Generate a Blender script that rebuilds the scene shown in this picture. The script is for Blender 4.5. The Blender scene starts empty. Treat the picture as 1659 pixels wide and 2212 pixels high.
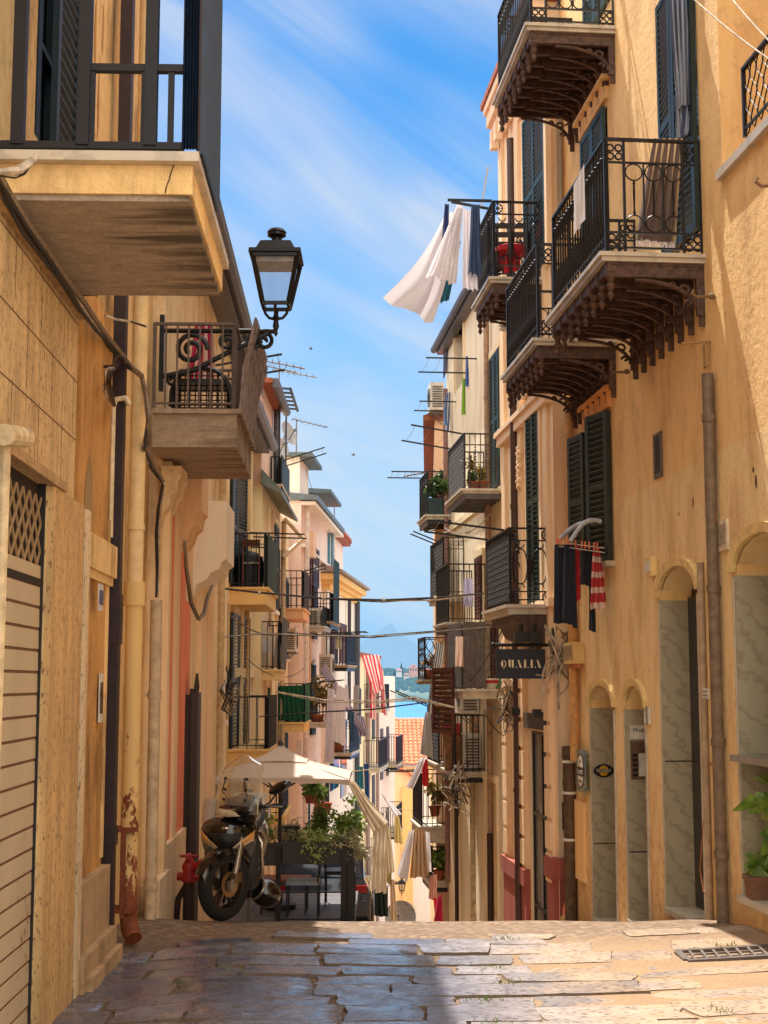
import bpy, bmesh, math, random
from mathutils import Vector, Matrix, noise
R = random.Random(7)
S = bpy.context.scene
COL = S.collection
PI = math.pi
# ------------------------------------------------------------------ camera model (surveyed from the photograph)
F, CX, CY, HZ = 3024.0, 829.5, 1106.0, 1475.0
TH = math.atan((HZ-CY)/F); CT, ST = math.cos(TH), math.sin(TH)
def ray(x, y):
    a, b = (x-CX)/F, -(y-CY)/F
    return Vector((a, CT-b*ST, ST+b*CT))
def at(x, y, Y):
    d = ray(x, y); return d*(Y/d.y)
def lin(c):
    return tuple((v/255/12.92 if v/255 <= .04045 else ((v/255+.055)/1.055)**2.4) for v in c)

# ------------------------------------------------------------------ mesh building
class MB:
    def __init__(s, xf=None):
        s.V, s.F, s.UV, s.M = [], [], {}, []
        s.xf = xf; s.mi = 0
    def v(s, p):
        p = Vector(p)
        s.V.append(s.xf(p) if s.xf else p); return len(s.V)-1
    def f(s, *i):
        s.F.append(tuple(i)); s.M.append(s.mi)
    def poly(s, pts): s.f(*[s.v(p) for p in pts])
    def hexa(s, p):
        i = [s.v(q) for q in p]
        for a in ((3,2,1,0),(4,5,6,7),(0,1,5,4),(1,2,6,5),(2,3,7,6),(3,0,4,7)): s.f(*[i[k] for k in a])
    def box(s, x0, x1, y0, y1, z0, z1):
        s.hexa([(x0,y0,z0),(x1,y0,z0),(x1,y1,z0),(x0,y1,z0),(x0,y0,z1),(x1,y0,z1),(x1,y1,z1),(x0,y1,z1)])
    def bar(s, a, b, w, h, up=(0,0,1)):
        a, b = Vector(a), Vector(b); d = (b-a).normalized(); up = Vector(up)
        x = d.cross(up)
        if x.length < 1e-4: x = d.cross(Vector((1,0,0)))
        x.normalize(); y = x.cross(d)
        x *= w/2; y *= h/2
        s.hexa([a-x-y, a+x-y, b+x-y, b-x-y, a-x+y, a+x+y, b+x+y, b-x+y])
    def tube(s, pts, r, n=6, cap=True):
        pts = [Vector(p) for p in pts]; m = len(pts); rings = []
        up = None
        for k, p in enumerate(pts):
            d = pts[min(k+1, m-1)]-pts[max(k-1, 0)]
            if d.length < 1e-9: d = Vector((0,0,1))
            d.normalize()
            if up is None:
                up = Vector((0,0,1)) if abs(d.z) < .9 else Vector((1,0,0))
            x = d.cross(up)
            if x.length < 1e-4: x = d.cross(Vector((.3,1,.2)))
            x.normalize(); y = x.cross(d); up = y
            rr = r[k] if isinstance(r, (list, tuple)) else r
            rings.append([s.v(p+(x*math.cos(2*PI*j/n)+y*math.sin(2*PI*j/n))*rr) for j in range(n)])
        for k in range(m-1):
            for j in range(n):
                s.f(rings[k][j], rings[k][(j+1) % n], rings[k+1][(j+1) % n], rings[k+1][j])
        if cap: s.f(*rings[0][::-1]); s.f(*rings[-1])
    def lathe(s, c, prof, n=10, axis=(0,0,1), cap=True):
        c = Vector(c); ax = Vector(axis).normalized()
        x = ax.orthogonal().normalized(); y = ax.cross(x); rings = []
        for r, h in prof:
            rings.append([s.v(c+ax*h+(x*math.cos(2*PI*j/n)+y*math.sin(2*PI*j/n))*max(r,1e-4)) for j in range(n)])
        for k in range(len(prof)-1):
            for j in range(n):
                s.f(rings[k][j], rings[k][(j+1) % n], rings[k+1][(j+1) % n], rings[k+1][j])
        if cap: s.f(*rings[0][::-1]); s.f(*rings[-1])
    def prism(s, pts, off):
        off = Vector(off); n = len(pts)
        a = [s.v(Vector(p)) for p in pts]; b = [s.v(Vector(p)+off) for p in pts]
        s.f(*a[::-1]); s.f(*b)
        for k in range(n): s.f(a[k], a[(k+1) % n], b[(k+1) % n], b[k])
    def grid(s, fn, nu, nv, closed=False):
        idx = [[s.v(fn(i/nu, j/nv)) for j in range(nv+1)] for i in range(nu+1)]
        for i in range(nu):
            for j in range(nv):
                s.UV[len(s.F)] = [(i/nu, j/nv), ((i+1)/nu, j/nv), ((i+1)/nu, (j+1)/nv), (i/nu, (j+1)/nv)]
                s.f(idx[i][j], idx[i+1][j], idx[i+1][j+1], idx[i][j+1])
        return idx
    def ball(s, c, r, nu=10, nv=7, R3=(1,1,1)):
        c = Vector(c)
        s.lathe_pts(c, r, nu, nv, R3)
    def lathe_pts(s, c, r, nu, nv, R3):
        rings = []
        for k in range(nv+1):
            a = -PI/2+PI*k/nv; rr = max(math.cos(a), 1e-3)*r; z = math.sin(a)*r
            rings.append([s.v(c+Vector((rr*math.cos(2*PI*j/nu)*R3[0], rr*math.sin(2*PI*j/nu)*R3[1], z*R3[2]))) for j in range(nu)])
        for k in range(nv):
            for j in range(nu): s.f(rings[k][j], rings[k][(j+1) % nu], rings[k+1][(j+1) % nu], rings[k+1][j])
    def loft(s, rings, cap=True):
        I = [[s.v(p) for p in r] for r in rings]; n = len(I[0])
        for k in range(len(I)-1):
            for j in range(n): s.f(I[k][j], I[k][(j+1) % n], I[k+1][(j+1) % n], I[k+1][j])
        if cap: s.f(*I[0][::-1]); s.f(*I[-1])

BASE = {}
def thing(name, label, cat, loc, group=None):
    o = bpy.data.objects.new(name, None); COL.objects.link(o)
    o.location = loc; o.empty_display_size = .1
    BASE[o] = Vector(loc)
    return tag(o, label, cat, group)
def tag(o, label, cat, group=None):
    o['label'] = label; o['category'] = cat
    if group: o['group'] = group
    return o
def obj(name, mb, mat, parent=None, smooth=False, base=None, recalc=True, stuff=False):
    b = BASE[parent] if parent is not None else Vector(base if base is not None else (0,0,0))
    me = bpy.data.meshes.new(name)
    me.from_pydata([tuple(p-b) for p in mb.V], [], mb.F)
    for m in (mat if isinstance(mat, (list, tuple)) else [mat]): me.materials.append(m)
    if any(mb.M): me.polygons.foreach_set('material_index', mb.M)
    if mb.UV:
        uv = me.uv_layers.new(name='UVMap')
        for pi, c in mb.UV.items():
            for k, li in enumerate(me.polygons[pi].loop_indices): uv.data[li].uv = c[k]
    if recalc:
        bm = bmesh.new(); bm.from_mesh(me); bmesh.ops.recalc_face_normals(bm, faces=bm.faces); bm.to_mesh(me); bm.free()
    if smooth:
        me.polygons.foreach_set('use_smooth', [True]*len(me.polygons))
        try: me.set_sharp_from_angle(angle=math.radians(45))
        except Exception: pass
    me.update()
    o = bpy.data.objects.new(name, me); COL.objects.link(o)
    if parent is not None: o.parent = parent
    else: o.location = b
    BASE[o] = b
    if stuff: o['kind'] = 'stuff'
    return o
def single(name, mb, mat, label, cat, base, group=None, smooth=False, recalc=True):
    return tag(obj(name, mb, mat, None, smooth, base, recalc), label, cat, group)
def struct(name, mb, mat, smooth=False):
    o = obj(name, mb, mat, None, smooth); o['kind'] = 'structure'; return o

# ------------------------------------------------------------------ walls as local frames: s along the street, d out into it, z up
class Wall:
    def __init__(w, ox, head, side):
        w.O = Vector((ox, 0, 0)); w.t = Vector((head, 1, 0)).normalized()
        w.n = Vector((w.t.y, -w.t.x, 0))*(1 if side == 'L' else -1)
        w.side = side
    def P(w, s, d, z): return w.O+w.t*s+w.n*d+Vector((0,0,z))
    def mb(w): return MB(lambda p: w.P(p.x, p.y, p.z))
    def px(w, x, y, d=0):
        r = ray(x, y); k = (w.O+w.n*d).dot(w.n)/r.dot(w.n); p = r*k
        return (p-w.O).dot(w.t), p.z
    def out(w, x, y, s):
        r = ray(x, y); k = (w.O.dot(w.t)+s)/r.dot(w.t); p = r*k
        return (p-w.O).dot(w.n), p.z

# ------------------------------------------------------------------ materials
def new_mat(name):
    m = bpy.data.materials.new(name); m.use_nodes = True
    nt = m.node_tree; b = nt.nodes['Principled BSDF']
    return m, nt, b
class NT:
    def __init__(s, nt): s.nt = nt
    def n(s, typ, **kw):
        nd = s.nt.nodes.new(typ)
        for k, v in kw.items():
            if k == 'ins':
                for a, b in v.items():
                    if hasattr(b, 'is_output'): s.nt.links.new(b, nd.inputs[a])
                    else: nd.inputs[a].default_value = b
            else: setattr(nd, k, v)
        return nd
    def pos(s, scale=(1,1,1), obj=False, rot=(0,0,0)):
        g = s.n('ShaderNodeTexCoord').outputs['Object'] if obj else s.n('ShaderNodeNewGeometry').outputs['Position']
        return s.n('ShaderNodeMapping', ins={'Vector': g, 'Scale': scale, 'Rotation': rot}).outputs[0]
    def noise(s, vec, scale, detail=4, rough=.55, dist=0):
        return s.n('ShaderNodeTexNoise', ins={'Vector': vec, 'Scale': scale, 'Detail': detail, 'Roughness': rough, 'Distortion': dist}).outputs[0]
    def ramp(s, fac, p0, p1, c0=(0,0,0,1), c1=(1,1,1,1)):
        r = s.n('ShaderNodeValToRGB', ins={'Fac': fac}); e = r.color_ramp.elements
        e[0].position, e[1].position = p0, p1; e[0].color, e[1].color = c0, c1
        return r.outputs[0]
    def mix(s, fac, a, b, mode='MIX'):
        m = s.n('ShaderNodeMix', data_type='RGBA', blend_type=mode)
        for i, v in ((0, fac), (6, a), (7, b)):
            if hasattr(v, 'is_output'): s.nt.links.new(v, m.inputs[i])
            else: m.inputs[i].default_value = v
        return m.outputs[2]
    def math(s, op, a, b=0.5):
        m = s.n('ShaderNodeMath', operation=op)
        for i, v in ((0, a), (1, b)):
            if hasattr(v, 'is_output'): s.nt.links.new(v, m.inputs[i])
            else: m.inputs[i].default_value = v
        return m.outputs[0]
    def bump(s, h, strength, dist=.01):
        return s.n('ShaderNodeBump', ins={'Height': h, 'Strength': strength, 'Distance': dist}).outputs[0]
def c4(c, g=1.):
    l = lin(c); g = min(g, .86/max(l)); return (*[v*g for v in l], 1)
PG = 1.62
MC = {}
def plaster(col, stain=None, amt=.5, bump=.35, rough=.9, grime=True, seed=0, low=None, zlow=0.):
    key = ('pl', col, stain, amt, bump, seed, low)
    if key in MC: return MC[key]
    m, nt, b = new_mat('plaster'); N = NT(nt)
    stain = stain or tuple(int(v*.68) for v in col)
    p = N.pos()
    vert = N.noise(N.pos((2.0,2.0,.7)), 1.3, 6, .65)
    blot = N.noise(p, .9+.1*seed, 6, .65)
    fine = N.noise(p, 9, 5, .6)
    light = tuple(min(255, int(v*1.07+3)) for v in col)
    c = N.mix(N.ramp(blot, .35, .7), c4(col, PG), c4(light, PG))
    if low:      # lighter below a straight edge: a step in shade put into the colour
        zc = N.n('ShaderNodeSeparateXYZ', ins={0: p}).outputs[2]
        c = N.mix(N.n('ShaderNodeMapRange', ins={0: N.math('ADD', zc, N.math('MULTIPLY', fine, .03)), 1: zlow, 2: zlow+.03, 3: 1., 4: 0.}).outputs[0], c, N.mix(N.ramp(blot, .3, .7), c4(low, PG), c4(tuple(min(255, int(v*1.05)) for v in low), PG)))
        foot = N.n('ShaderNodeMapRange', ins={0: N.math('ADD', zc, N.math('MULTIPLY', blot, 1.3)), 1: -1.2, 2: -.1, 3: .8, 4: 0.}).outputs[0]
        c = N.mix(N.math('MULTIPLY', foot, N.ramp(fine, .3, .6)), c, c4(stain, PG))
    # big repaired patches with soft edges
    c = N.mix(N.math('MULTIPLY', N.ramp(N.noise(N.pos((.9,.9,.6)), .8, 3, .4, .6), .56, .585), amt*.28), c, c4(tuple(int(v*.86) for v in col), PG))
    c = N.mix(N.math('MULTIPLY', N.ramp(vert, .47, .70), amt), c, c4(stain, PG))
    c = N.mix(N.math('MULTIPLY', N.ramp(fine, .58, .8), amt*.55), c, c4(tuple(int(v*.8) for v in stain), PG))
    # faint long drip marks
    drip = N.noise(N.pos((9,9,1.3)), 1.0, 6, .65)
    c = N.mix(N.math('MULTIPLY', N.ramp(drip, .56, .74), amt*.34), c, c4(tuple(int(v*.62) for v in stain), PG))
    chip = N.noise(p, 3.2, 8, .72)
    c = N.mix(N.math('MULTIPLY', N.ramp(chip, .69, .71), amt*.6), c, c4((150,132,112)))
    nt.links.new(c, b.inputs['Base Color']); b.inputs['Roughness'].default_value = rough
    h = N.math('ADD', N.math('MULTIPLY', N.noise(p, 95, 3), .35), N.noise(p, 14, 5, .6))
    nt.links.new(N.bump(h, bump, .02), b.inputs['Normal'])
    MC[key] = m; return m
def flat(col, rough=.6, metal=0., var=.15, bump=0., scale=12, spec=.5, coat=0.):
    key = ('fl', col, rough, metal, var, bump, scale, coat)
    if key in MC: return MC[key]
    m, nt, b = new_mat('paint'); N = NT(nt)
    nz = N.noise(N.pos(), scale, 5, .6)
    d = tuple(int(v*(1-var)) for v in col); l = tuple(min(255, int(v*(1+var*.5)+2)) for v in col)
    nt.links.new(N.mix(N.ramp(nz, .3, .7), c4(d), c4(l)), b.inputs['Base Color'])
    b.inputs['Roughness'].default_value = rough; b.inputs['Metallic'].default_value = metal
    b.inputs['Specular IOR Level'].default_value = spec
    if coat: b.inputs['Coat Weight'].default_value = coat; b.inputs['Coat Roughness'].default_value = .04
    if bump: nt.links.new(N.bump(N.noise(N.pos(), scale*4, 4), bump, .01), b.inputs['Normal'])
    MC[key] = m; return m
def rusty(col, amt=.5, lo=.52, hi=.58):
    m, nt, b = new_mat('rusty_paint'); N = NT(nt)
    a = N.noise(N.pos((1,1,.5)), 16, 8, .72); g = N.noise(N.pos((1,1,.4)), 2.2, 4)
    geo = N.n('ShaderNodeSeparateXYZ', ins={0: N.n('ShaderNodeNewGeometry').outputs['Position']}).outputs[2]
    low = N.n('ShaderNodeMapRange', ins={0: geo, 1: -1.9, 2: 0.4, 3: .07, 4: -.07}).outputs[0]
    fac = N.ramp(N.math('ADD', N.math('ADD', N.math('MULTIPLY', a, .75), N.math('MULTIPLY', g, .25)), N.math('MULTIPLY', low, amt*1.6)), lo, hi)
    c = N.mix(N.noise(N.pos(), 30, 4), c4((70,30,16)), c4((150,74,36)))
    c = N.mix(fac, N.mix(g, c4(col), c4(tuple(int(v*.8) for v in col))), c)
    nt.links.new(c, b.inputs['Base Color']); b.inputs['Roughness'].default_value = .75
    nt.links.new(N.bump(fac, .3, .005), b.inputs['Normal'])
    return m
def marble(col, vein, scale=1.6, rough=.35, amt=.7, rot=(.5,0,.3)):
    m, nt, b = new_mat('marble'); N = NT(nt)
    p = N.pos((1,1,1.8), rot=rot)
    w = N.n('ShaderNodeTexWave', wave_type='BANDS', bands_direction='DIAGONAL', ins={'Vector': p, 'Scale': scale, 'Distortion': 9, 'Detail': 5, 'Detail Scale': 1.6, 'Detail Roughness': .65}).outputs[0]
    n2 = N.noise(N.pos((1.5,1.5,.5)), 2.5, 6, .6)
    c = N.mix(n2, c4(col), c4(tuple(int(v*.8) for v in col)))
    c = N.mix(N.math('MULTIPLY', N.ramp(w, .72, .98), amt), c, c4(vein))
    nt.links.new(c, b.inputs['Base Color']); b.inputs['Roughness'].default_value = rough
    return m
def streaked_concrete(col, dark, x0, x1):
    m, nt, b = new_mat('streaked_concrete'); N = NT(nt)
    X = N.n('ShaderNodeSeparateXYZ', ins={0: N.n('ShaderNodeNewGeometry').outputs['Position']}).outputs[0]
    st = N.noise(N.pos((.9,8,8)), 1.1, 6, .62); f = N.noise(N.pos((4,7,7)), 3.0, 7, .7); g = N.noise(N.pos(), 60, 5, .7)
    edge = N.n('ShaderNodeMapRange', ins={0: X, 1: x0, 2: x1, 3: -.06, 4: .2}).outputs[0]
    c = N.mix(N.ramp(f, .3, .7), c4(col, 1.25), c4(tuple(int(v*.8) for v in col), 1.25))
    c = N.mix(N.math('MULTIPLY', N.ramp(N.math('ADD', st, edge), .52, .70), .85), c, c4(dark))
    c = N.mix(N.math('MULTIPLY', N.ramp(g, .45, .7), .5), c, c4((104,90,76)))
    nt.links.new(c, b.inputs['Base Color']); b.inputs['Roughness'].default_value = .95
    nt.links.new(N.bump(N.math('ADD', g, st), .5, .012), b.inputs['Normal']); return m
def travertine(col):
    m, nt, b = new_mat('travertine'); N = NT(nt)
    st = N.noise(N.pos((7,7,1.1)), 1.6, 6, .6)
    pit = N.noise(N.pos((46,46,17)), 1.3, 4, .6)
    big = N.noise(N.pos((1,1,.4)), .9, 4)
    c = N.mix(N.ramp(st, .35, .68), c4(col, 1.5), c4(tuple(int(v*.80) for v in col), 1.5))
    c = N.mix(N.math('MULTIPLY', N.ramp(big, .5, .75), .5), c, c4((150,116,78)))
    c = N.mix(N.math('MULTIPLY', N.ramp(pit, .57, .62), .8), c, c4((110,78,46)))
    nt.links.new(c, b.inputs['Base Color']); b.inputs['Roughness'].default_value = .7
    nt.links.new(N.bump(N.ramp(pit, .66, .58), .4, .008), b.inputs['Normal'])
    return m
def cloth_mat(c1, c2=None, n=0, duty=.5, trans=.35, third=None, axis=0, weave=.15, off=0.):
    m, nt, b = new_mat('cloth'); N = NT(nt)
    col = None
    if c2:
        uv = N.n('ShaderNodeSeparateXYZ', ins={0: N.n('ShaderNodeUVMap').outputs[0]}).outputs[axis]
        fr = N.math('FRACT', N.math('ADD', N.math('MULTIPLY', uv, n), off))
        col = N.mix(N.math('LESS_THAN', fr, duty), c4(c1), c4(c2))
        if third: col = N.mix(N.math('LESS_THAN', N.math('ABSOLUTE', N.math('SUBTRACT', fr, duty/2)), duty*.16), col, c4(third))
    nz = N.noise(N.pos(), 14, 5)
    col = N.mix(N.math('MULTIPLY', nz, weave), col or c4(c1), c4(tuple(int(v*.6) for v in c1)))
    nt.links.new(col, b.inputs['Base Color']); b.inputs['Roughness'].default_value = .9
    b.inputs['Sheen Weight'].default_value = .1
    nt.links.new(N.bump(N.noise(N.pos(), 260, 2), .15, .003), b.inputs['Normal'])
    if trans:
        t = N.n('ShaderNodeBsdfTranslucent', ins={0: col})
        mx = N.n('ShaderNodeMixShader', ins={0: trans, 1: b.outputs[0], 2: t.outputs[0]})
        nt.links.new(mx.outputs[0], nt.nodes['Material Output'].inputs[0])
    return m
def leaf_mat(c1, c2, seed=0):
    m, nt, b = new_mat('leaf'); N = NT(nt)
    c = N.mix(N.ramp(N.noise(N.pos(), 9+seed, 3), .35, .65), c4(c1), c4(c2))
    nt.links.new(c, b.inputs['Base Color']); b.inputs['Roughness'].default_value = .5
    t = N.n('ShaderNodeBsdfTranslucent', ins={0: c})
    mx = N.n('ShaderNodeMixShader', ins={0: .3, 1: b.outputs[0], 2: t.outputs[0]})
    nt.links.new(mx.outputs[0], nt.nodes['Material Output'].inputs[0])
    return m
def clear_glass(tint=(235,242,245), opac=.18):
    m, nt, b = new_mat('clear_sheet'); N = NT(nt)
    g = N.n('ShaderNodeBsdfGlossy', ins={0: (.9,.9,.9,1), 'Roughness': .03})
    t = N.n('ShaderNodeBsdfTransparent', ins={0: c4(tint)})
    d = N.n('ShaderNodeBsdfDiffuse', ins={0: c4((215,210,200))})
    fr = N.n('ShaderNodeMath', operation='MULTIPLY', ins={0: N.n('ShaderNodeFresnel', ins={0: 1.3}).outputs[0], 1: .55})
    a = N.n('ShaderNodeMixShader', ins={0: opac, 1: t.outputs[0], 2: d.outputs[0]})
    x = N.n('ShaderNodeMixShader', ins={0: fr.outputs[0], 1: a.outputs[0], 2: g.outputs[0]})
    nt.links.new(x.outputs[0], nt.nodes['Material Output'].inputs[0])
    return m
IRON = flat((32,29,31), .45, .3, .35, .15, 30)
IRON_BROWN = flat((86,62,50), .6, .2, .4, .3, 18)
IRON_BLUE = flat((26,30,52), .5, .2, .2)
GREEN_DK = flat((18,38,36), .45, 0, .25)
GREEN_SH = flat((24,52,46), .5, 0, .3)
SHUT_GREY = flat((40,52,47), .55, 0, .3)
MAROON = flat((86,38,32), .5, 0, .25)
MARBLE_W = marble((214,202,182), (150,140,128), 1.2, .4, .45)
MARBLE_G = marble((188,176,146), (128,114,92), 2.2, .4, .45)
STONE_SILL = flat((178,160,134), .8, 0, .2, .3, 10)
CABLE_W = flat((190,176,156), .6, 0, .3)
CABLE_K = flat((42,38,38), .6, 0, .2)
CABLE_T = flat((132,112,90), .7, 0, .3, .3, 40)
PANE = flat((18,20,24), .06, 0, .2)
CREAM = flat((226,196,132), .8, 0, .1, .2)
WHITE_P = flat((216,210,198), .6, 0, .12)
WOOD = flat((132,84,46), .6, 0, .3, .2, 20)
ZINC = flat((112,108,104), .5, .4, .25)
RED_P = flat((168,30,28), .45, 0, .2)
BLACK_G = flat((20,18,18), .35, 0, .2)
TERRA = flat((156,84,54), .8, 0, .25, .2)
# ------------------------------------------------------------------ architecture kit
def arc(c, r, a0, a1, n):
    return [(c[0]+r*math.cos(a0+(a1-a0)*k/n), c[1]+r*math.sin(a0+(a1-a0)*k/n)) for k in range(n+1)]
def hole_outline(h):
    sa, sb, za, zb, ar = h[:5]
    pts = [(sa, za), (sb, za)]
    if ar <= 0: return pts+[(sb, zb), (sa, zb)]
    c = ((sa+sb)/2); w = (sb-sa)/2; sp = zb-ar
    return pts+[(c+w*math.cos(PI*k/12), sp+ar*math.sin(PI*k/12)) for k in range(13)]
def facade(bld, W, s0, s1, z0, z1, mat, holes=(), depth=4., ends=True, name='wall', wob=0.):
    m = W.mb()
    ss = sorted(set([s0, s1]+[h[k] for h in holes for k in (0, 1)]))
    zs = sorted(set([z0, z1]+[h[k] for h in holes for k in (2, 3)]))
    for i in range(len(ss)-1):
        for j in range(len(zs)-1):
            cs, cz = (ss[i]+ss[i+1])/2, (zs[j]+zs[j+1])/2
            if any(h[0] < cs < h[1] and h[2] < cz < h[3] for h in holes): continue
            m.poly([(ss[i], 0, zs[j]), (ss[i+1], 0, zs[j]), (ss[i+1], 0, zs[j+1]), (ss[i], 0, zs[j+1])])
    for h in holes:
        o = hole_outline(h); rv = h[5]; n = len(o)
        for k in range(n):
            a, b = o[k], o[(k+1) % n]
            m.poly([(a[0], 0, a[1]), (b[0], 0, b[1]), (b[0], -rv, b[1]), (a[0], -rv, a[1])])
        if h[4] > 0:
            ap = o[2:]; mid = len(ap)//2
            for k in range(len(ap)-1):
                cor = (h[1], h[3]) if k < mid else (h[0], h[3])
                m.poly([(ap[k][0], 0, ap[k][1]), (ap[k+1][0], 0, ap[k+1][1]), (cor[0], 0, cor[1])])
    if ends:
        for s in (s0, s1): m.poly([(s, 0, z0), (s, -depth, z0), (s, -depth, z1), (s, 0, z1)])
        m.poly([(s0, -depth, z0), (s1, -depth, z0), (s1, -depth, z1), (s0, -depth, z1)])
        m.poly([(s0, 0, z1), (s1, 0, z1), (s1, -depth, z1), (s0, -depth, z1)])
    return obj(name, m, mat, bld, recalc=False)
def hole_back(bld, W, h, mat, name='door', inset=.0):
    m = W.mb(); o = hole_outline(h); rv = h[5]-inset
    m.poly([(p[0], -rv+.004, p[1]) for p in o])
    return obj(name, m, mat, bld)
def shutter_mb(W, a, b, z0, z1, pitch=.065, th=.04, mb=None, solid=0.):
    m = mb or W.mb(); a = Vector((*a, 0)); b = Vector((*b, 0)); d = (b-a); L = d.length; d.normalize()
    nn = Vector((-d.y, d.x, 0))
    def bx(u0, u1, w0, w1, za, zb):
        P = lambda u, w, z: tuple(a+d*u+nn*w+Vector((0,0,z)))
        m.hexa([P(u0,w0,za), P(u1,w0,za), P(u1,w1,za), P(u0,w1,za), P(u0,w0,zb), P(u1,w0,zb), P(u1,w1,zb), P(u0,w1,zb)])
    fr = min(.07, L*.2)
    bx(0, fr, 0, th, z0, z1); bx(L-fr, L, 0, th, z0, z1)
    H = z1-z0
    for f0 in (0, .5, 1): bx(fr, L-fr, .004, th-.004, z0+(H-fr)*f0, z0+(H-fr)*f0+fr)
    n = int(H/pitch)
    for k in range(n):
        z = z0+fr*.6+(H-fr)*(k/n)
        P = lambda u, w, zz: tuple(a+d*u+nn*w+Vector((0,0,zz)))
        u0, u1 = fr, L-fr
        m.hexa([P(u0,.004,z), P(u1,.004,z), P(u1,th-.004,z+pitch*.62), P(u0,th-.004,z+pitch*.62),
                P(u0,.004,z+.012), P(u1,.004,z+.012), P(u1,th-.004,z+pitch*.62+.012), P(u0,th-.004,z+pitch*.62+.012)])
    return m
def ring_mb(m, c, du, dz, r, w, n=14, th=.012, a0=0, a1=2*PI):
    """ring drawn in the plane of unit vectors du (horizontal) and z"""
    pts = [c+du*(r*math.cos(a0+(a1-a0)*k/n))+Vector((0,0,r*math.sin(a0+(a1-a0)*k/n))) for k in range(n+1)]
    m.tube(pts, w, 5, cap=(a1-a0) < 6.2)
def rail(m, W, p0, p1, z0, h, style='bars', sp=.1, post=True, r=.009, top=.022):
    a = Vector((*p0, z0)); b = Vector((*p1, z0)); d = b-a; L = d.length; d.normalize(); up = Vector((0,0,1))
    m.bar(a+up*h, b+up*h, top*1.8, top)
    m.bar(a+up*.06, b+up*.06, .022, .016)
    if post:
        for q in (a, b): m.bar(q, q+up*(h+.01), .03, .03, (1,0,0))
    n = max(2, int(round(L/sp)))
    if style == 'bars':
        for k in range(1, n): q = a+d*(L*k/n); m.bar(q+up*.0, q+up*h, r*1.7, r*1.7, (1,0,0))
    elif style == 'sparse':
        m.bar(a+up*(h*.8), b+up*(h*.8), .016, .016)
        for k in range(1, n): q = a+d*(L*k/n); m.bar(q+up*.0, q+up*h, r*1.7, r*1.7, (1,0,0))
    elif style == 'bulb':
        m.bar(a+up*(h*.86), b+up*(h*.86), .016, .012); m.bar(a+up*.16, b+up*.16, .016, .012)
        for k in range(1, n):
            q = a+d*(L*k/n)
            m.lathe(q, [(.008,.06),(.01,.16),(.012,.19),(.028,.25),(.03,.29),(.02,.36),(.011,.44),(.009,h*.66),(.012,h*.76),(.02,h*.82),(.026,h*.86),(.012,h*.87),(.008,h)], 6, cap=False)
    elif style == 'twist':
        m.bar(a+up*(h*.8), b+up*(h*.8), .018, .018)
        for k in range(1, n):
            q = a+d*(L*k/n); pr = [(r, 0)]
            if k % 2: 
                for j in range(1, 12): pr += [(r*.7, h*(.1+.058*j)), (r*2.1, h*(.1+.058*j)+.018), (r*.7, h*(.1+.058*j)+.036)]
            pr.append((r, h)); m.lathe(q, pr, 5, cap=False)
    elif style == 'circles':      # bays with a ring at head and foot, rosette squares in the corners
        m.bar(a+up*(h*.80), b+up*(h*.80), .02, .016); m.bar(a+up*(h*.19), b+up*(h*.19), .02, .016)
        sq = min(.16, L*.2)
        for q0 in (sq, L-sq): m.bar(a+d*q0, a+d*q0+up*h, .022, .022, (1,0,0))
        nb = max(1, int(round((L-2*sq)/.16))); bw = (L-2*sq)/nb
        for k in range(nb):
            c = a+d*(sq+bw*(k+.5)); rr = min(bw*.43, h*.09)
            if k: m.bar(a+d*(sq+bw*k)+up*h*.19, a+d*(sq+bw*k)+up*h*.8, .014, .014, (1,0,0))
            ring_mb(m, c+up*(h*.8-rr-.01), d, up, rr, .007); ring_mb(m, c+up*(h*.19+rr+.01), d, up, rr, .007)
            m.lathe(c+up*(h*.19+2*rr+.01), [(.007,0),(.014,.02),(.008,.05),(.012,h*.2),(.008,h*.4-4*rr+.1 if h*.4-4*rr+.1 > h*.21 else h*.3),(.014,h*.61-4*rr-.05),(.007,h*.61-4*rr-.02)], 6, cap=False)
        for u in (0, L-sq):
            for zz in (h*.80, h*.02):
                hh = h*.18
                c = a+d*(u+sq/2)+up*(zz+hh/2); rr = min(sq, hh)*.24
                for sx in (-1, 1):
                    for sz in (-1, 1): ring_mb(m, c+d*(sx*rr*.95)+up*(sz*rr*.95), d, up, rr*.8, .009, 8)
    elif style == 'scroll':       # cast panels: rosettes, long loops and lyre shapes
        for zz in (.84, .17): m.bar(a+up*(h*zz), b+up*(h*zz), .02, .016)
        for u in (.08, .92):
            for zz in (.915, .1):
                c = a+d*(L*u)+up*(h*zz); ring_mb(m, c, d, up, h*.06, .009, 10)
                for k in range(4):
                    an = k*PI/4; o = d*math.cos(an)*h*.055+up*math.sin(an)*h*.055; m.tube([c-o, c+o], .006, 4)
        n2 = max(2, int(round(L/.24)))
        for k in range(n2):
            c = a+d*(L*(k+.5)/n2); w = L/n2*.36
            pts = [c+d*(w*math.cos(t))+up*(h*.5+h*.26*math.sin(t)*(1+.12*math.cos(2*t))) for t in [2*PI*j/20 for j in range(21)]]
            m.tube(pts, .009, 5, cap=False)
            ring_mb(m, c+up*h*.79, d, up, w*.55, .008, 10, a0=PI, a1=2*PI); ring_mb(m, c+up*h*.22, d, up, w*.55, .008, 10, a0=0, a1=PI)
            if k:
                q = a+d*(L*k/n2)
                m.lathe(q+up*.0, [(.008,0),(.01,h*.25),(.04,h*.33),(.02,h*.38),(.045,h*.44),(.022,h*.5),(.04,h*.55),(.012,h*.64),(.008,h)], 6, cap=False)
    elif style == 'lattice':      # close cast lattice
        sp2 = .075; n2 = max(2, int(L/sp2)); rows = int(h*.9/sp2)
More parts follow.
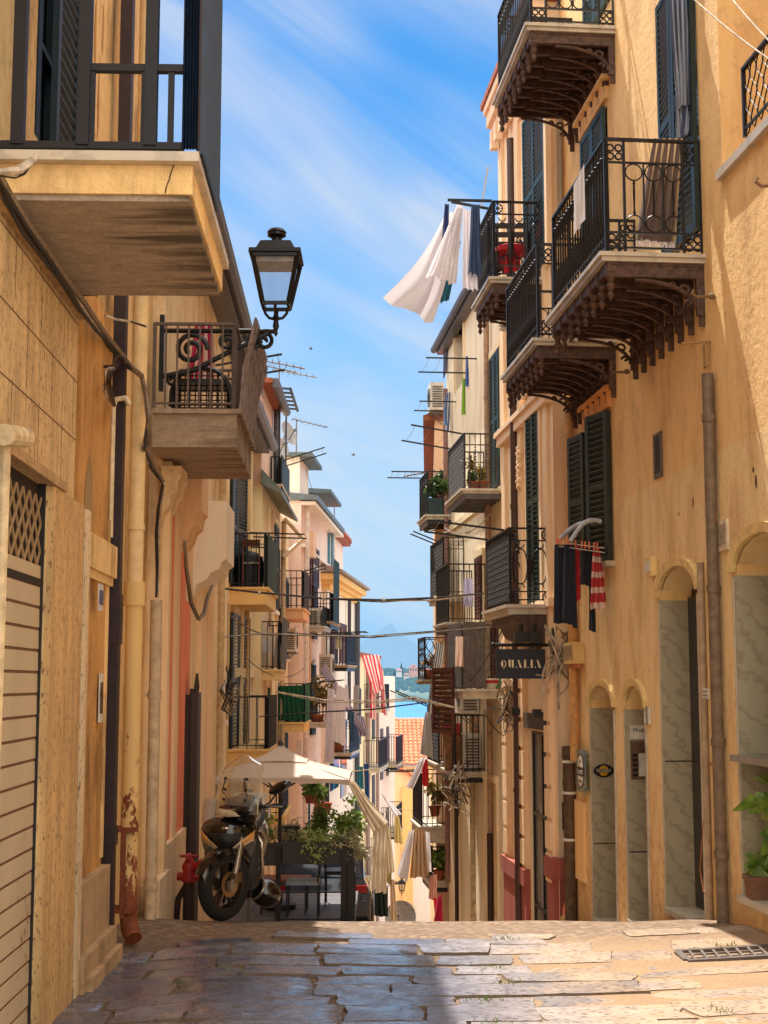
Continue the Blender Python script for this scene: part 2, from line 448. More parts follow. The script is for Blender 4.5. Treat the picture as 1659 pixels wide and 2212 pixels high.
        for k in range(n2+1): q = a+d*(L*k/n2); m.bar(q, q+up*h, .012, .012, (1,0,0))
        for j in range(rows):
            z = .06+j*sp2
            for k in range(n2):
                c = a+d*(L*(k+.5)/n2)+up*(z+sp2/2)
                m.bar(c-d*sp2*.4-up*sp2*.4, c+d*sp2*.4+up*sp2*.4, .02, .012); 
                if (j+k) % 2: m.bar(c-d*sp2*.4+up*sp2*.4, c+d*sp2*.4-up*sp2*.4, .02, .012)
    elif style == 'rings':        # row of rings under the top rail, plain bars below
        m.bar(a+up*(h*.8), b+up*(h*.8), .014, .014)
        for k in range(n):
            c = a+d*(L*(k+.5)/n); ring_mb(m, c+up*h*.9, d, up, min(L/n*.46, h*.09), .006, 9)
            q = a+d*(L*k/n); m.bar(q, q+up*h, r*1.5, r*1.5, (1,0,0))
    elif style == 'ovals':
        for k in range(n):
            c = a+d*(L*(k+.5)/n); w = L/n
            m.tube([c+d*(w*.5*math.sin(3*PI*j/14))+up*(h*j/14) for j in range(15)], .006, 4)
            m.tube([c-d*(w*.5*math.sin(3*PI*j/14))+up*(h*j/14) for j in range(15)], .006, 4)
def scroll_bracket(W, s, d1, z, drop=.42):
    """cast iron bracket below a balcony: beam, wall post, curl between them and an urn-shaped drop at the outer end"""
    m = W.mb(); w = .045
    m.box(s-w/2, s+w/2, .0, d1, z-.1, z)
    m.box(s-w/2, s+w/2, .0, .07, z-drop, z-.1)
    m.box(s-w*.35, s+w*.35, .0, .05, z-drop-.09, z-drop)
    m.lathe((s, d1-.05, z-.3), [(.008,0),(.022,.02),(.03,.05),(.014,.075),(.034,.1),(.04,.13),(.022,.15),(.045,.2)], 8)
    pts = [(s, .07+(d1*.62)*(1-math.cos(t)), z-.12-(drop-.18)*(1-math.sin(t))) for t in [PI/2*k/9 for k in range(10)]]
    m.tube(pts, .018, 5)
    for c, r in (((.16, z-.2), .055), ((.13, z-.31), .035), ((.27, z-.165), .032)):
        m.tube([(s, c[0]+r*(1-.09*k)*math.cos(k*.62), c[1]+r*(1-.09*k)*math.sin(k*.62)) for k in range(10)], .013, 5)
    return m
def balcony(bld, W, s0, L, proj, z, h, end='bars', front=None, slab='plain', t=.14, mat=None, iron=None, sp=.1, brk=0, soff=None, marble_lip=True, far_rail=True, name='balcony', under=None):
    front = front or end; iron = iron or IRON; mat = mat or STONE_SILL
    m = W.mb(); s1 = s0+L
    if slab == 'iron':
        m.box(s0-.05, s1+.05, 0, proj+.05, z-.035, z); m.box(s0-.025, s1+.025, 0, proj+.025, z-.075, z-.0355)
        b = obj(name, m, mat, bld)
        m = W.mb(); m.box(s0, s1, 0, proj-.02, z-.1, z-.076)
        u = under or IRON_BROWN
        obj('soffit', m, u, b)
        for k in range(brk):
            s = s0+.03+(L-.06)*k/max(1, brk-1)
            obj('bracket', scroll_bracket(W, s, proj-.01, z-.1), u, b, smooth=True)
        m = W.mb()
        for dd in (proj*.95,): m.box(s0, s1, dd-.02, dd+.02, z-.16, z-.1)
        obj('beam', m, u, b)
    else:
        m.box(s0-.04, s1+.04, 0, proj+.04, z-.04, z); m.box(s0, s1, 0, proj, z-t, z-.0405)
        b = obj(name, m, mat, bld)
        if slab == 'beams':
            u = under or IRON
            m = W.mb(); n = max(4, int(L/.25))
            for k in range(n):
                s = s0+.03+(L-.06)*k/(n-1); m.box(s-.03, s+.03, 0, proj-.03-.0*k, z-t-.09, z-t-.001)
            m.box(s0+.01, s1-.01, proj-.05, proj-.02, z-t-.1, z-t)
            obj('beam', m, u, b)
        elif slab == 'corbel':
            m = W.mb()
            pr = [(0, z-t-.001), (proj*.86, z-t-.001), (proj*.8, z-t-.08), (proj*.6, z-t-.12), (proj*.5, z-t-.24), (proj*.2, z-t-.32), (0, z-t-.4)]
            m.prism([(s0+.02, p[0], p[1]) for p in pr], (L-.04, 0, 0)); obj('corbel', m, under or mat, b)
    if end:
        m = W.mb(); i = .035
        rail(m, W, (s0+i, 0), (s0+i, proj-i), z, h, end, sp)
        obj('railing', m, iron, b, smooth=end in ('bulb', 'twist', 'scroll', 'circles'))
        m = W.mb(); rail(m, W, (s0+i, proj-i+.002), (s1-i, proj-i+.002), z, h, front, sp)
        obj('railing', m, iron, b, smooth=front in ('bulb', 'twist', 'scroll', 'circles'))
        if far_rail:
            m = W.mb(); rail(m, W, (s1-i, 0), (s1-i, proj-i), z, h, end, sp); obj('railing', m, iron, b)
    return b
def bal_px(bld, W, xw, yw, xo, yt, L, **k):
    s, z = W.px(xw, yw); proj, _ = W.out(xo, yw, s); _, zt = W.px(xw, yt)
    return balcony(bld, W, s, L, proj, z, zt-z, **k), s, z, proj, zt-z
def pipe(bld, W, x, y0, y1, d, r, mat, name='drainpipe', square=False, collars=(), x2=None):
    s, z0 = W.px(x, y0, d); _, z1 = W.px(x, y1, d)
    if x2 is not None:
        s2, _ = W.px(x2, y1, d)
        Y = s
        _, z1 = W.px(x2, y1, d)
    m = W.mb()
    if square: m.box(s-r, s+r, d-r*2, d, z1, z0)
    else: m.tube([(s, d, z0), (s, d, z1)], r, 10)
    for y in collars:
        z = W.px(x, y, d)[1]
        m.tube([(s, d, z-.03), (s, d, z+.03)], r*1.18, 10)
        m.box(s-.012, s+.012, .0, d, z-.012, z+.012)
    return obj(name, m, mat, bld, smooth=not square), s, z0, z1

# ------------------------------------------------------------------ loose things
def fold(A, B, drop, nrm, folds=4, amp=.05, sway=(0,0,0), taper=1., nu=40, nv=16, seed=0, sag=0., xf=None, jag=.04, drop2=None):
    A, B, nrm, sway = Vector(A), Vector(B), Vector(nrm), Vector(sway); m = MB(xf)
    drop2 = drop if drop2 is None else drop2
    def fn(u, v):
        uu = .5+(u-.5)*(1+(taper-1)*v)
        p = A+(B-A)*uu
        ph = noise.noise((u*3, v*1.2, seed*3.1))
        a = amp*(.25+.75*v)
        dr = drop+(drop2-drop)*u
        z = -v*dr*(1+jag*noise.noise((u*4, seed, 2)))-sag*4*u*(1-u)*(1-v*.5)
        return p+nrm*(a*math.sin(2*PI*folds*u+2.2*ph+seed)+a*.8*ph)+sway*(v**1.4)+Vector((0,0,z))+(B-A).normalized()*(amp*.35*math.cos(2*PI*folds*u+seed)*v)
    m.grid(fn, nu, nv); return m
def cloth(name, label, cat, m, mat, base, group=None):
    return single(name, m, mat, label, cat, base, group, smooth=True, recalc=False)
def curve_pts(A, B, sag, n=14):
    A, B = Vector(A), Vector(B)
    return [A+(B-A)*(k/n)-Vector((0,0,sag*4*(k/n)*(1-k/n))) for k in range(n+1)]
def leaves_mb(c, rad, n, size, rnd, m=None, flatten=1., droop=.3):
    m = m or MB(); c = Vector(c)
    nc = max(3, n//45)
    clumps = [Vector((rnd.gauss(0,.42), rnd.gauss(0,.42), rnd.gauss(0,.42))) for _ in range(nc)]
    for k in range(n):
        q = clumps[k % nc]+Vector((rnd.gauss(0,.2), rnd.gauss(0,.2), rnd.gauss(0,.2)))
        p = c+Vector((q.x*rad[0], q.y*rad[1], q.z*rad[2]))
        L = size*rnd.uniform(.6, 1.35); w = L*.42
        d = Vector((rnd.gauss(0,1), rnd.gauss(0,1), rnd.gauss(.2,.8))).normalized(); x = d.orthogonal().normalized()
        x = (x*math.cos(k)+d.cross(x)*math.sin(k)); mid = p+d*L*.5; tip = p+d*L-Vector((0,0,L*droop))
        m.poly([p, mid+x*w, tip]); m.poly([p, tip, mid-x*w])
    return m
def plant(name, label, c, pot, rad, n, size, leafm, seed, potm=None, stem=True, up=0., group=None, box=None):
    """pot=(r,h); c = ground point of the pot"""
    rnd = random.Random(seed); c = Vector(c); r, h = pot
    t = thing(name, label, 'plant', c, group)
    m = MB()
    if box: 
        m.hexa([c+Vector(p) for p in [(-box[0]*.9,-box[1]*.9,0),(box[0]*.9,-box[1]*.9,0),(box[0]*.9,box[1]*.9,0),(-box[0]*.9,box[1]*.9,0),(-box[0],-box[1],h),(box[0],-box[1],h),(box[0],box[1],h),(-box[0],box[1],h)]])
        m.box(c.x-box[0]*1.06, c.x+box[0]*1.06, c.y-box[1]*1.06, c.y+box[1]*1.06, c.z+h*.82, c.z+h*1.02)
    else: m.lathe(c, [(r*.72,0),(r*.92,h*.78),(r*1.08,h*.8),(r*1.1,h),(r*.95,h),(r*.9,h*.9)], 14)
    obj('pot', m, potm or TERRA, t, smooth=not box)
    top = c+Vector((0,0,h+rad[2]*.75+up))
    m = MB()
    for k in range(5):
        e = top+Vector((rnd.gauss(0,.35)*rad[0], rnd.gauss(0,.35)*rad[1], rnd.gauss(0,.3)*rad[2]))
        m.tube([c+Vector((0,0,h*.9)), c+Vector((0,0,h))+(e-c-Vector((0,0,h)))*.5+Vector((rnd.gauss(0,.02),rnd.gauss(0,.02),0)), e], [.008,.006,.003], 5)
    obj('stem', m, flat((84,66,44), .8), t)
    obj('foliage', leaves_mb(top, rad, n, size, rnd), leafm, t, recalc=False)
    return t
def ac_unit(label, W, s, d, z, w=.75, dp=.3, h=.55, group='air conditioners on the walls', side='end'):
    b = W.P(s, d, z); t = thing('air_conditioner', label, 'air conditioner', b, group)
    m = W.mb(); m.box(s, s+w, d, d+dp, z, z+h); obj('casing', m, WHITE_P, t)
    g = W.mb()
    for k in range(9): g.box(s-.012, s-.002, d+.04, d+dp-.04, z+.06+k*(h-.12)/9, z+.06+k*(h-.12)/9+.028)
    obj('side_grille', g, flat((96,92,88), .6), t)
    g = W.mb()
    for r in (.06,.11,.16,.2): 
        pts = [(s+w*.42+r*math.cos(a), d+dp+.012, z+h/2+r*math.sin(a)) for a in [2*PI*k/16 for k in range(17)]]
        g.tube(pts, .007, 4, cap=False)
    obj('fan_grille', g, flat((70,68,66), .6), t)
    for q in (.1, w-.1): g = W.mb(); g.bar((s+q, 0, z-.03), (s+q, d+dp, z-.03), .03, .03); g.bar((s+q, .02, z-.25), (s+q, d+dp*.8, z-.04), .02, .02); obj('bracket', g, ZINC, t)
    return t
def antenna(label, p, h, L, yaw, n=7, group='television aerials on the roofs'):
    p = Vector(p); t = thing('television_aerial', label, 'aerial', p, group)
    m = MB(); m.tube([p, p+Vector((0,0,h))], .02, 6); obj('mast', m, ZINC, t)
    d = Vector((math.cos(yaw), math.sin(yaw), -.18)).normalized(); x = Vector((-d.y, d.x, 0)).normalized()
    c = p+Vector((0,0,h*.97)); m = MB(); m.tube([c-d*L*.15, c+d*L], .016, 5)
    for k in range(n):
        q = c+d*(L*k/(n-1)-.1*L); w = .32-.02*k; m.tube([q-x*w, q+x*w], .007, 4)
    obj('boom', m, ZINC, t); return t
def dish(label, p, r, axis, group='satellite dishes', arm=.5):
    p = Vector(p); t = thing('satellite_dish', label, 'satellite dish', p, group); ax = Vector(axis).normalized()
    m = MB(); m.lathe(p, [(r*.05,0),(r*.5,r*.07),(r*.85,r*.2),(r,r*.28),(r*.98,r*.3),(r*.83,r*.22),(r*.48,r*.09),(r*.04,.015)], 20, ax)
    obj('reflector', m, flat((158,154,150), .5), t, smooth=True)
    m = MB(); m.tube([p-Vector((0,0,r*.9)), p+ax*r*.75], .015, 5); m.tube([p+ax*r*.72, p+ax*r*.9], .04, 8); obj('feed_arm', m, ZINC, t)
    m = MB(); m.tube([p-ax*.05, p-ax*.12-Vector((0,0,arm))], .022, 6); obj('mast', m, ZINC, t); return t
def rack(label, W, s, d0, z, L, gap=.5, group='clothes drying arms', lines=4, tilt=.12, mat=None):
    """two bars reaching over the street with lines strung between them"""
    t = thing('drying_rack', label, 'drying rack', W.P(s, d0, z), group)
    for k in (0, gap):
        m = W.mb(); m.bar((s+k, d0, z), (s+k, d0+L, z+tilt*L), .024, .024); obj('arm', m, mat or IRON, t)
    m = W.mb()
    for k in range(lines):
        q = (k+1)/(lines+.3); m.tube([(s, d0+L*q, z+tilt*L*q+.02), (s+gap*.5, d0+L*q, z+tilt*L*q-.03), (s+gap, d0+L*q, z+tilt*L*q+.02)], .004, 4)
    obj('line', m, CABLE_W, t); return t
def wire(name, label, pts, r, mat, extra=0, seed=1, group='cables strung across the street', clips=0):
    rnd = random.Random(seed); b = Vector(pts[0]); t = thing(name, label, 'cable', b, group)
    m = MB(); m.tube(pts, r, 6); obj('strand', m, mat, t, smooth=True)
    for e in range(extra):
        o = Vector((rnd.uniform(-1,1), rnd.uniform(-1,1), rnd.uniform(-1,1)))*r*1.6
        m = MB(); n = len(pts)
        m.tube([Vector(p)+o*(1 if 0 < k < n-1 else .4)+Vector((0,0,-abs(rnd.gauss(0,.25))*r*6*math.sin(PI*k/(n-1)))) for k, p in enumerate(pts)], r*rnd.uniform(.45,.8), 5)
        obj('strand', m, CABLE_K if e % 2 == 0 else CABLE_W, t, smooth=True)
    if clips:
        m = MB(); n = len(pts)
        for k in range(1, n-1): m.tube([Vector(pts[k])-Vector((.02,0,0)), Vector(pts[k])+Vector((.02,0,0))], r*2.1, 6)
        obj('clip', m, CABLE_W, t)
    return t
def pegs_mb(m, pts, col=None):
    for p in pts: m.box(p[0]-.008, p[0]+.008, p[1]-.01, p[1]+.01, p[2]-.03, p[2]+.045)
def text_mesh(name, body, size, mat, parent, M, extrude=.003, align='CENTER'):
    cu = bpy.data.curves.new('letters', 'FONT'); cu.body = body; cu.size = size; cu.extrude = extrude
    cu.align_x = align; cu.align_y = 'CENTER'
    o = bpy.data.objects.new('letters', cu); COL.objects.link(o)
    bpy.context.view_layer.update()
    me = bpy.data.meshes.new_from_object(o.evaluated_get(bpy.context.evaluated_depsgraph_get()))
    bpy.data.objects.remove(o); bpy.data.curves.remove(cu)
    me.transform(Matrix.Translation(-BASE[parent]) @ M); me.materials.clear(); me.materials.append(mat); me.name = name
    q = bpy.data.objects.new(name, me); COL.objects.link(q); q.parent = parent; BASE[q] = BASE[parent]; return q
def frame_M(o, x, y):
    x = Vector(x).normalized(); y = Vector(y).normalized(); z = x.cross(y)
    return Matrix(((x.x,y.x,z.x,o[0]),(x.y,y.y,z.y,o[1]),(x.z,y.z,z.z,o[2]),(0,0,0,1)))
# ------------------------------------------------------------------ ground profile of the street
def gz(Y, X=0.):
    c = .013*max(0, abs(X-.4))**2 if Y < 12.6 else .05
    a = min(1, max(0, (-.9-X)/1.1)); b = min(1, max(0, (11.9-Y)/1.5)); c -= .10*a*a*(3-2*a)*b*b*(3-2*b)
    if Y <= 10.4: z = -1.78-.010*Y
    elif Y <= 12.6:
        q = Y-10.4; z = -1.884-.012*q-(.178/2.2)*q*q/2
    else: z = -1.884-.012*2.2-.178*1.1-.19*(Y-12.6)
    return z+c
# ------------------------------------------------------------------ sky, sun, camera
AZ, EL = math.radians(-21), math.radians(66)
SUN = Vector((math.sin(AZ)*math.cos(EL), math.cos(AZ)*math.cos(EL), math.sin(EL)))
w = bpy.data.worlds.new('World'); S.world = w; w.use_nodes = True
N = NT(w.node_tree); bg = w.node_tree.nodes['Background']
sky = N.n('ShaderNodeTexSky', sky_type='NISHITA', sun_disc=False, sun_elevation=EL, sun_rotation=AZ, altitude=50, air_density=1.25, dust_density=.35, ozone_density=4.0)
hs = N.n('ShaderNodeHueSaturation', ins={'Saturation': 1.42, 'Value': .92, 'Color': sky.outputs[0]})
gen = N.n('ShaderNodeTexCoord').outputs['Generated']
sep = N.n('ShaderNodeSeparateXYZ', ins={0: gen})
cv = N.n('ShaderNodeCombineXYZ', ins={0: sep.outputs[0], 1: sep.outputs[2], 2: sep.outputs[1]})
mp0 = N.n('ShaderNodeMapping', ins={0: cv.outputs[0], 'Rotation': (0,0,math.radians(29))})
mp = N.n('ShaderNodeMapping', ins={0: mp0.outputs[0], 'Location': (.35, .12, .5), 'Scale': (1.7, 8.5, 1.2)})
wis = N.noise(mp.outputs[0], 1.25, 9, .58, 1.1)
mp2 = N.n('ShaderNodeMapping', ins={0: mp0.outputs[0], 'Location': (.6,.42,0), 'Scale': (1.6,4.2,1)})
msk = N.noise(mp2.outputs[0], 1.3, 3, .5)
hz = N.n('ShaderNodeMapRange', ins={0: sep.outputs[2], 1: .0, 2: .25, 3: .35, 4: 0.}).outputs[0]
cl = N.math('MULTIPLY', N.ramp(wis, .30, .62), N.ramp(msk, .42, .57))
cl = N.math('MINIMUM', N.math('MULTIPLY', cl, .95), .88)
hzc = N.mix(N.n('ShaderNodeMapRange', interpolation_type='SMOOTHSTEP', ins={0: sep.outputs[2], 1: -.05, 2: .42, 3: .92, 4: 0.}).outputs[0], hs.outputs[0], (1.45, 3.5, 6.1, 1))
over = N.n('ShaderNodeMapRange', interpolation_type='SMOOTHSTEP', ins={0: sep.outputs[2], 1: .52, 2: .8, 3: 0., 4: 1.}).outputs[0]
back = N.n('ShaderNodeMapRange', interpolation_type='SMOOTHSTEP', ins={0: sep.outputs[1], 1: .45, 2: -.2, 3: 0., 4: 1.}).outputs[0]
sky_fill = N.math('MULTIPLY', N.math('MAXIMUM', over, back), N.math('ADD', N.math('MULTIPLY', wis, .5), .6))
skyc = N.mix(sky_fill, N.mix(cl, hzc, (4.4, 4.8, 5.4, 1)), (15.5, 14.7, 13.0, 1))   # bright fill added overhead and behind the viewer to light shaded walls
w.node_tree.links.new(skyc, bg.inputs[0]); bg.inputs[1].default_value = .165
ld = bpy.data.lights.new('sun', 'SUN'); ld.energy = 9.0; ld.angle = math.radians(.5); ld.color = (1, .94, .84)
lo = bpy.data.objects.new('sun', ld); COL.objects.link(lo); lo.rotation_euler = SUN.to_track_quat('Z', 'Y').to_euler(); lo.location = (0, 0, 30)
cd = bpy.data.cameras.new('camera'); cam = bpy.data.objects.new('camera', cd); COL.objects.link(cam); S.camera = cam
cam.location = (0,0,0); cam.rotation_euler = (PI/2+TH, 0, 0)
cd.sensor_fit = 'VERTICAL'; cd.sensor_height = 36; cd.lens = F/2212*36; cd.clip_start = .1; cd.clip_end = 60000
S.view_settings.view_transform = 'Standard'; S.view_settings.look = 'None'; S.view_settings.exposure = 0
S.render.engine = 'CYCLES'; S.cycles.max_bounces = 10; S.cycles.diffuse_bounces = 8; S.cycles.transparent_max_bounces = 12

# ------------------------------------------------------------------ ground
def pav_mat(kind):
    m, nt, b = new_mat(kind); N = NT(nt)
    p = N.pos()
    X = N.n('ShaderNodeSeparateXYZ', ins={0: p}); 
    if kind == 'slab':
        inf = N.n('ShaderNodeAttribute', attribute_name='tint').outputs['Fac']
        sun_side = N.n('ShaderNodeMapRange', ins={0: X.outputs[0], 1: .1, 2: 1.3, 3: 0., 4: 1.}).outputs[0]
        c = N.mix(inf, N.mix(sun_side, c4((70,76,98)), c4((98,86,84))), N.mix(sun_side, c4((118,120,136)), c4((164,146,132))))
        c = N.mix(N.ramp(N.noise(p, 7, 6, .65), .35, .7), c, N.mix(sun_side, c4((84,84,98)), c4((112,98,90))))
        edge = N.n('ShaderNodeMapRange', ins={0: X.outputs[0], 1: -1.0, 2: -1.7, 3: 0., 4: .10}).outputs[0]
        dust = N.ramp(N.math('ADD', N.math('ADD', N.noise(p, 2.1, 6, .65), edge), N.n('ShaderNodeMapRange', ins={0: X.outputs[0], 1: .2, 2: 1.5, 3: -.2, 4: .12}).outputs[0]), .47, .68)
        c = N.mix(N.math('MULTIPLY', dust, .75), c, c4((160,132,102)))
        pick = N.n('ShaderNodeTexVoronoi', ins={'Vector': N.pos((10,30,0), rot=(0,0,.12)), 'Scale': 1.6, 'Randomness': 1.}).outputs[0]
        pk = N.ramp(pick, .14, .30)
        c = N.mix(N.math('MULTIPLY', N.math('SUBTRACT', 1., pk), .8), c, c4((36,30,32)))
        side = N.ramp(N.n('ShaderNodeSeparateXYZ', ins={0: N.n('ShaderNodeNewGeometry').outputs['True Normal']}).outputs[2], .80, .96, (1,1,1,1), (0,0,0,1))
        c = N.mix(side, c, c4((100,84,70)))
        nt.links.new(c, b.inputs['Base Color'])
        rg = N.math('ADD', N.math('MULTIPLY', N.math('MAXIMUM', N.math('MAXIMUM', dust, sun_side), side), .6), N.math('ADD', .15, N.math('MULTIPLY', N.ramp(N.noise(p, 5, 5), .4, .65), .22)))
        nt.links.new(rg, b.inputs['Roughness']); b.inputs['Specular IOR Level'].default_value = .8
        h = N.math('ADD', N.math('MULTIPLY', pk, .45), N.math('MULTIPLY', N.noise(p, 9, 3), N.math('ADD', .28, N.math('MULTIPLY', sun_side, .7))))
        nt.links.new(N.bump(h, 1., .022), b.inputs['Normal'])
    else:
        n1 = N.noise(p, 3, 6, .7); n2 = N.noise(p, 40, 5, .7)
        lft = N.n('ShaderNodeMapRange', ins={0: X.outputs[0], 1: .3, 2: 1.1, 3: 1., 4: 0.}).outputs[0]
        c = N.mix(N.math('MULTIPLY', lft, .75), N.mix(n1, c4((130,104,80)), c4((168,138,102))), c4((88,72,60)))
        vor = N.n('ShaderNodeTexVoronoi', ins={'Vector': N.pos((1,1.6,1)), 'Scale': 13.})
        far = N.ramp(N.n('ShaderNodeSeparateXYZ', ins={0: p}).outputs[1], .0, 1.)
        ym = N.n('ShaderNodeMapRange', ins={0: X.outputs[1], 1: 10.3, 2: 11.0, 3: 0., 4: 1.}).outputs[0]
        rim = N.ramp(vor.outputs[0], .3, .62)
        stone = N.mix(N.n('ShaderNodeSeparateXYZ', ins={0: vor.outputs[1]}).outputs[0], c4((112,92,82)), c4((170,146,118)))
        cob = N.mix(rim, stone, c4((110,86,66)))
        c = N.mix(N.math('MULTIPLY', ym, .85), N.mix(N.math('MULTIPLY', N.ramp(n2, .5, .75), .6), c, c4((96,76,60))), cob)
        nt.links.new(c, b.inputs['Base Color']); b.inputs['Roughness'].default_value = .8
        h = N.math('ADD', N.math('MULTIPLY', N.math('MULTIPLY', ym, N.math('SUBTRACT', 1., vor.outputs[0])), 1.4), n2)
        nt.links.new(N.bump(h, .8, .02), b.inputs['Normal'])
    return m
m = MB()
xs = [-6+k*.25 for k in range(49)]; ys = [-14+k*1. for k in range(19)]+[5+k*.25 for k in range(49)]+[17.5+k*2 for k in range(45)]
def groundfn(u, v):
    x = xs[round(u*(len(xs)-1))]; y = ys[round(v*(len(ys)-1))]
    z = gz(y, x)+.012*noise.noise((x*1.1, y*1.1, 0))-.012
    return (x, y, z)
m.grid(groundfn, len(xs)-1, len(ys)-1); m.UV = {}
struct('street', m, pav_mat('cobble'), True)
# large worn slabs laid in uneven courses
m = MB(); tint = []
rnd = random.Random(11)
y = 5.2; row = 0
while y < 10.75:
    dep = rnd.uniform(.24, .42); x = -2.1-rnd.uniform(0, .5); gap = .008
    while x < 4.2:
        wd = rnd.uniform(.42, .9) if x < 1.0 else rnd.uniform(.35, .95)
        skew = .05*x+.05*math.sin(x*1.1+y*2)
        far_skip = y > 10.35 and rnd.random() < .5
        drop = rnd.random() < (.0 if x < .6 else .10)
        if not (drop or far_skip or (2.0 < x+wd*.5 < 3.5 and 9.62 < y+dep*.5+skew < 10.05)):
            j = lambda a: rnd.uniform(-a, a)
            jx = .025 if x < .7 else .06
            cs = [(x+gap+j(jx), y+gap+j(.02)), (x+wd*.5+j(.1), y+gap+j(.02)), (x+wd-gap+j(jx), y+gap+j(.02)), (x+wd-gap+j(jx*.6), y+dep*.5+j(.05)), (x+wd-gap+j(jx), y+dep-gap+j(.02)), (x+wd*.5+j(.1), y+dep-gap+j(.02)), (x+gap+j(jx), y+dep-gap+j(.02)), (x+gap+j(jx*.6), y+dep*.5+j(.05))]
            # smooth and subdivide outline
            pts = []
            for k in range(len(cs)):
                a, b2 = Vector(cs[k]), Vector(cs[(k+1) % len(cs)])
                for q in (.0, .12, .5, .88): pts.append(a.lerp(b2, q))
            pts = [(pts[k-1]+pts[k]*4+pts[(k+1) % len(pts)])/6+Vector((j(.008), j(.007))) for k in range(len(pts))]
            cen = sum(pts, Vector((0,0)))/len(pts)
            tx, ty = j(.010), j(.014); lift = rnd.uniform(.000, .010) if x < .3 else rnd.uniform(-.008, .0) if x < .8 else rnd.uniform(-.015, -.004)
            def zz_(p): return gz(p.y+skew, p.x)+lift+tx*(p.x-cen.x)+ty*(p.y-cen.y)+.004*noise.noise((p.x*6, p.y*6, 1))
            f0 = len(m.F); prev = None
            for sc, dz in ((1.0, -.03), (.994, -.005), (.978, .0015), (.6, .003), (.2, .003)):
                ring = []
                for p in pts:
                    q = cen+(p-cen)*sc; ring.append(m.v((q.x, q.y+skew, zz_(q)+dz)))
                if prev:
                    for k in range(len(ring)): m.f(prev[k], prev[(k+1) % len(ring)], ring[(k+1) % len(ring)], ring[k])
                prev = ring
            m.f(*prev); tint += [rnd.random()]*(len(m.F)-f0)
        x += wd
    y += dep; row += 1
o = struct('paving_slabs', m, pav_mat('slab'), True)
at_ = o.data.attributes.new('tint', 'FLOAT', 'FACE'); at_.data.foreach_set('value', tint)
# weeds in the joints
m = MB(); rnd = random.Random(5)
for c in [(-1.25, 9.0), (-1.0, 9.4), (.55, 10.2), (.7, 9.6), (.62, 8.6), (.9,10.7), (.58,8.0), (2.4,10.1), (-1.6,9.9), (1.9,8.2), (.8,9.1)]:
    for k in range(26):
        p = Vector((c[0]+rnd.gauss(0,.05), c[1]+rnd.gauss(0,.05), gz(c[1], c[0])-.005)); d = Vector((rnd.gauss(0,.5), rnd.gauss(0,.5), 1))*rnd.uniform(.012,.035)
        x = Vector((.004,0,0)); m.poly([p-x, p+x, p+d])
o = obj('weeds', m, leaf_mat((86,108,40),(120,130,60)), None, base=(0,9,-1.8), recalc=False); tag(o, 'small green weeds growing in the joints between the paving stones', 'weeds'); o['kind'] = 'stuff'
# small loose stones
# drain grate
W0 = Vector((2.66, 9.85, gz(9.85, 2.66)+.001))
t = thing('drain_grate', 'rectangular iron drain grate set in the sunlit paving at right', 'drain', W0)
GX = lambda p: Vector((p.x, p.y, p.z+.059*(p.x-W0.x)))
m = MB(GX); gw, gd = 1.25, .34
for a in (-gd/2, gd/2): m.box(W0.x-gw/2, W0.x+gw/2, W0.y+a-.025, W0.y+a+.025, W0.z-.03, W0.z+.006)
for a in (-gw/2, gw/2): m.box(W0.x+a-.025, W0.x+a+.025, W0.y-gd/2+.026, W0.y+gd/2-.026, W0.z-.03, W0.z+.006)
obj('frame', m, flat((96,84,80), .6, .3), t)
m = MB(GX)
for k in range(15): a = -gw/2+.06+k*(gw-.12)/14; m.bar((W0.x+a, W0.y-gd/2+.03, W0.z), (W0.x+a+.02, W0.y+gd/2-.03, W0.z), .018, .008)
for q in (-.06, .06): m.box(W0.x-gw/2+.03, W0.x+gw/2-.03, W0.y+q-.01, W0.y+q+.01, W0.z-.012, W0.z-.003)
obj('bar', m, flat((110,98,92), .55, .3), t)
m = MB(GX); m.box(W0.x-gw/2+.01, W0.x+gw/2-.01, W0.y-gd/2+.01, W0.y+gd/2-.01, W0.z-.06, W0.z-.025); obj('pit', m, flat((26,20,18), .9), t)

# ------------------------------------------------------------------ sea, headland, far mountain
def water_mat():
    m, nt, b = new_mat('sea_water'); N = NT(nt)
    n = N.noise(N.pos((.02,.004,1)), 1, 4)
    nt.links.new(N.mix(n, c4((16,96,160)), c4((34,124,184))), b.inputs['Base Color']); b.inputs['Roughness'].default_value = .35
    nt.links.new(N.bump(N.noise(N.pos((.4,.4,1)), 1, 3), .4, .5), b.inputs['Normal']); return m
SEA = -27.
m = MB(); m.poly([(-30000,100,SEA),(30000,100,SEA),(30000,45000,SEA),(-30000,45000,SEA)])
struct('sea', m, water_mat())
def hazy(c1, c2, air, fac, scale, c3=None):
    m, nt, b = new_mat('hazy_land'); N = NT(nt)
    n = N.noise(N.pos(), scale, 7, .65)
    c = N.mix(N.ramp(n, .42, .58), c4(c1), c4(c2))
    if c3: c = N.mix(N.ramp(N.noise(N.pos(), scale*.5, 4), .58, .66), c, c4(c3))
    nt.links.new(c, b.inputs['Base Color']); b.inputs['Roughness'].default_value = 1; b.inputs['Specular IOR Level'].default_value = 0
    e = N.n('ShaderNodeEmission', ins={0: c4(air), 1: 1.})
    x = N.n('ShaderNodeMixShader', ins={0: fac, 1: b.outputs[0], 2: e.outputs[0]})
    nt.links.new(x.outputs[0], nt.nodes['Material Output'].inputs[0]); return m
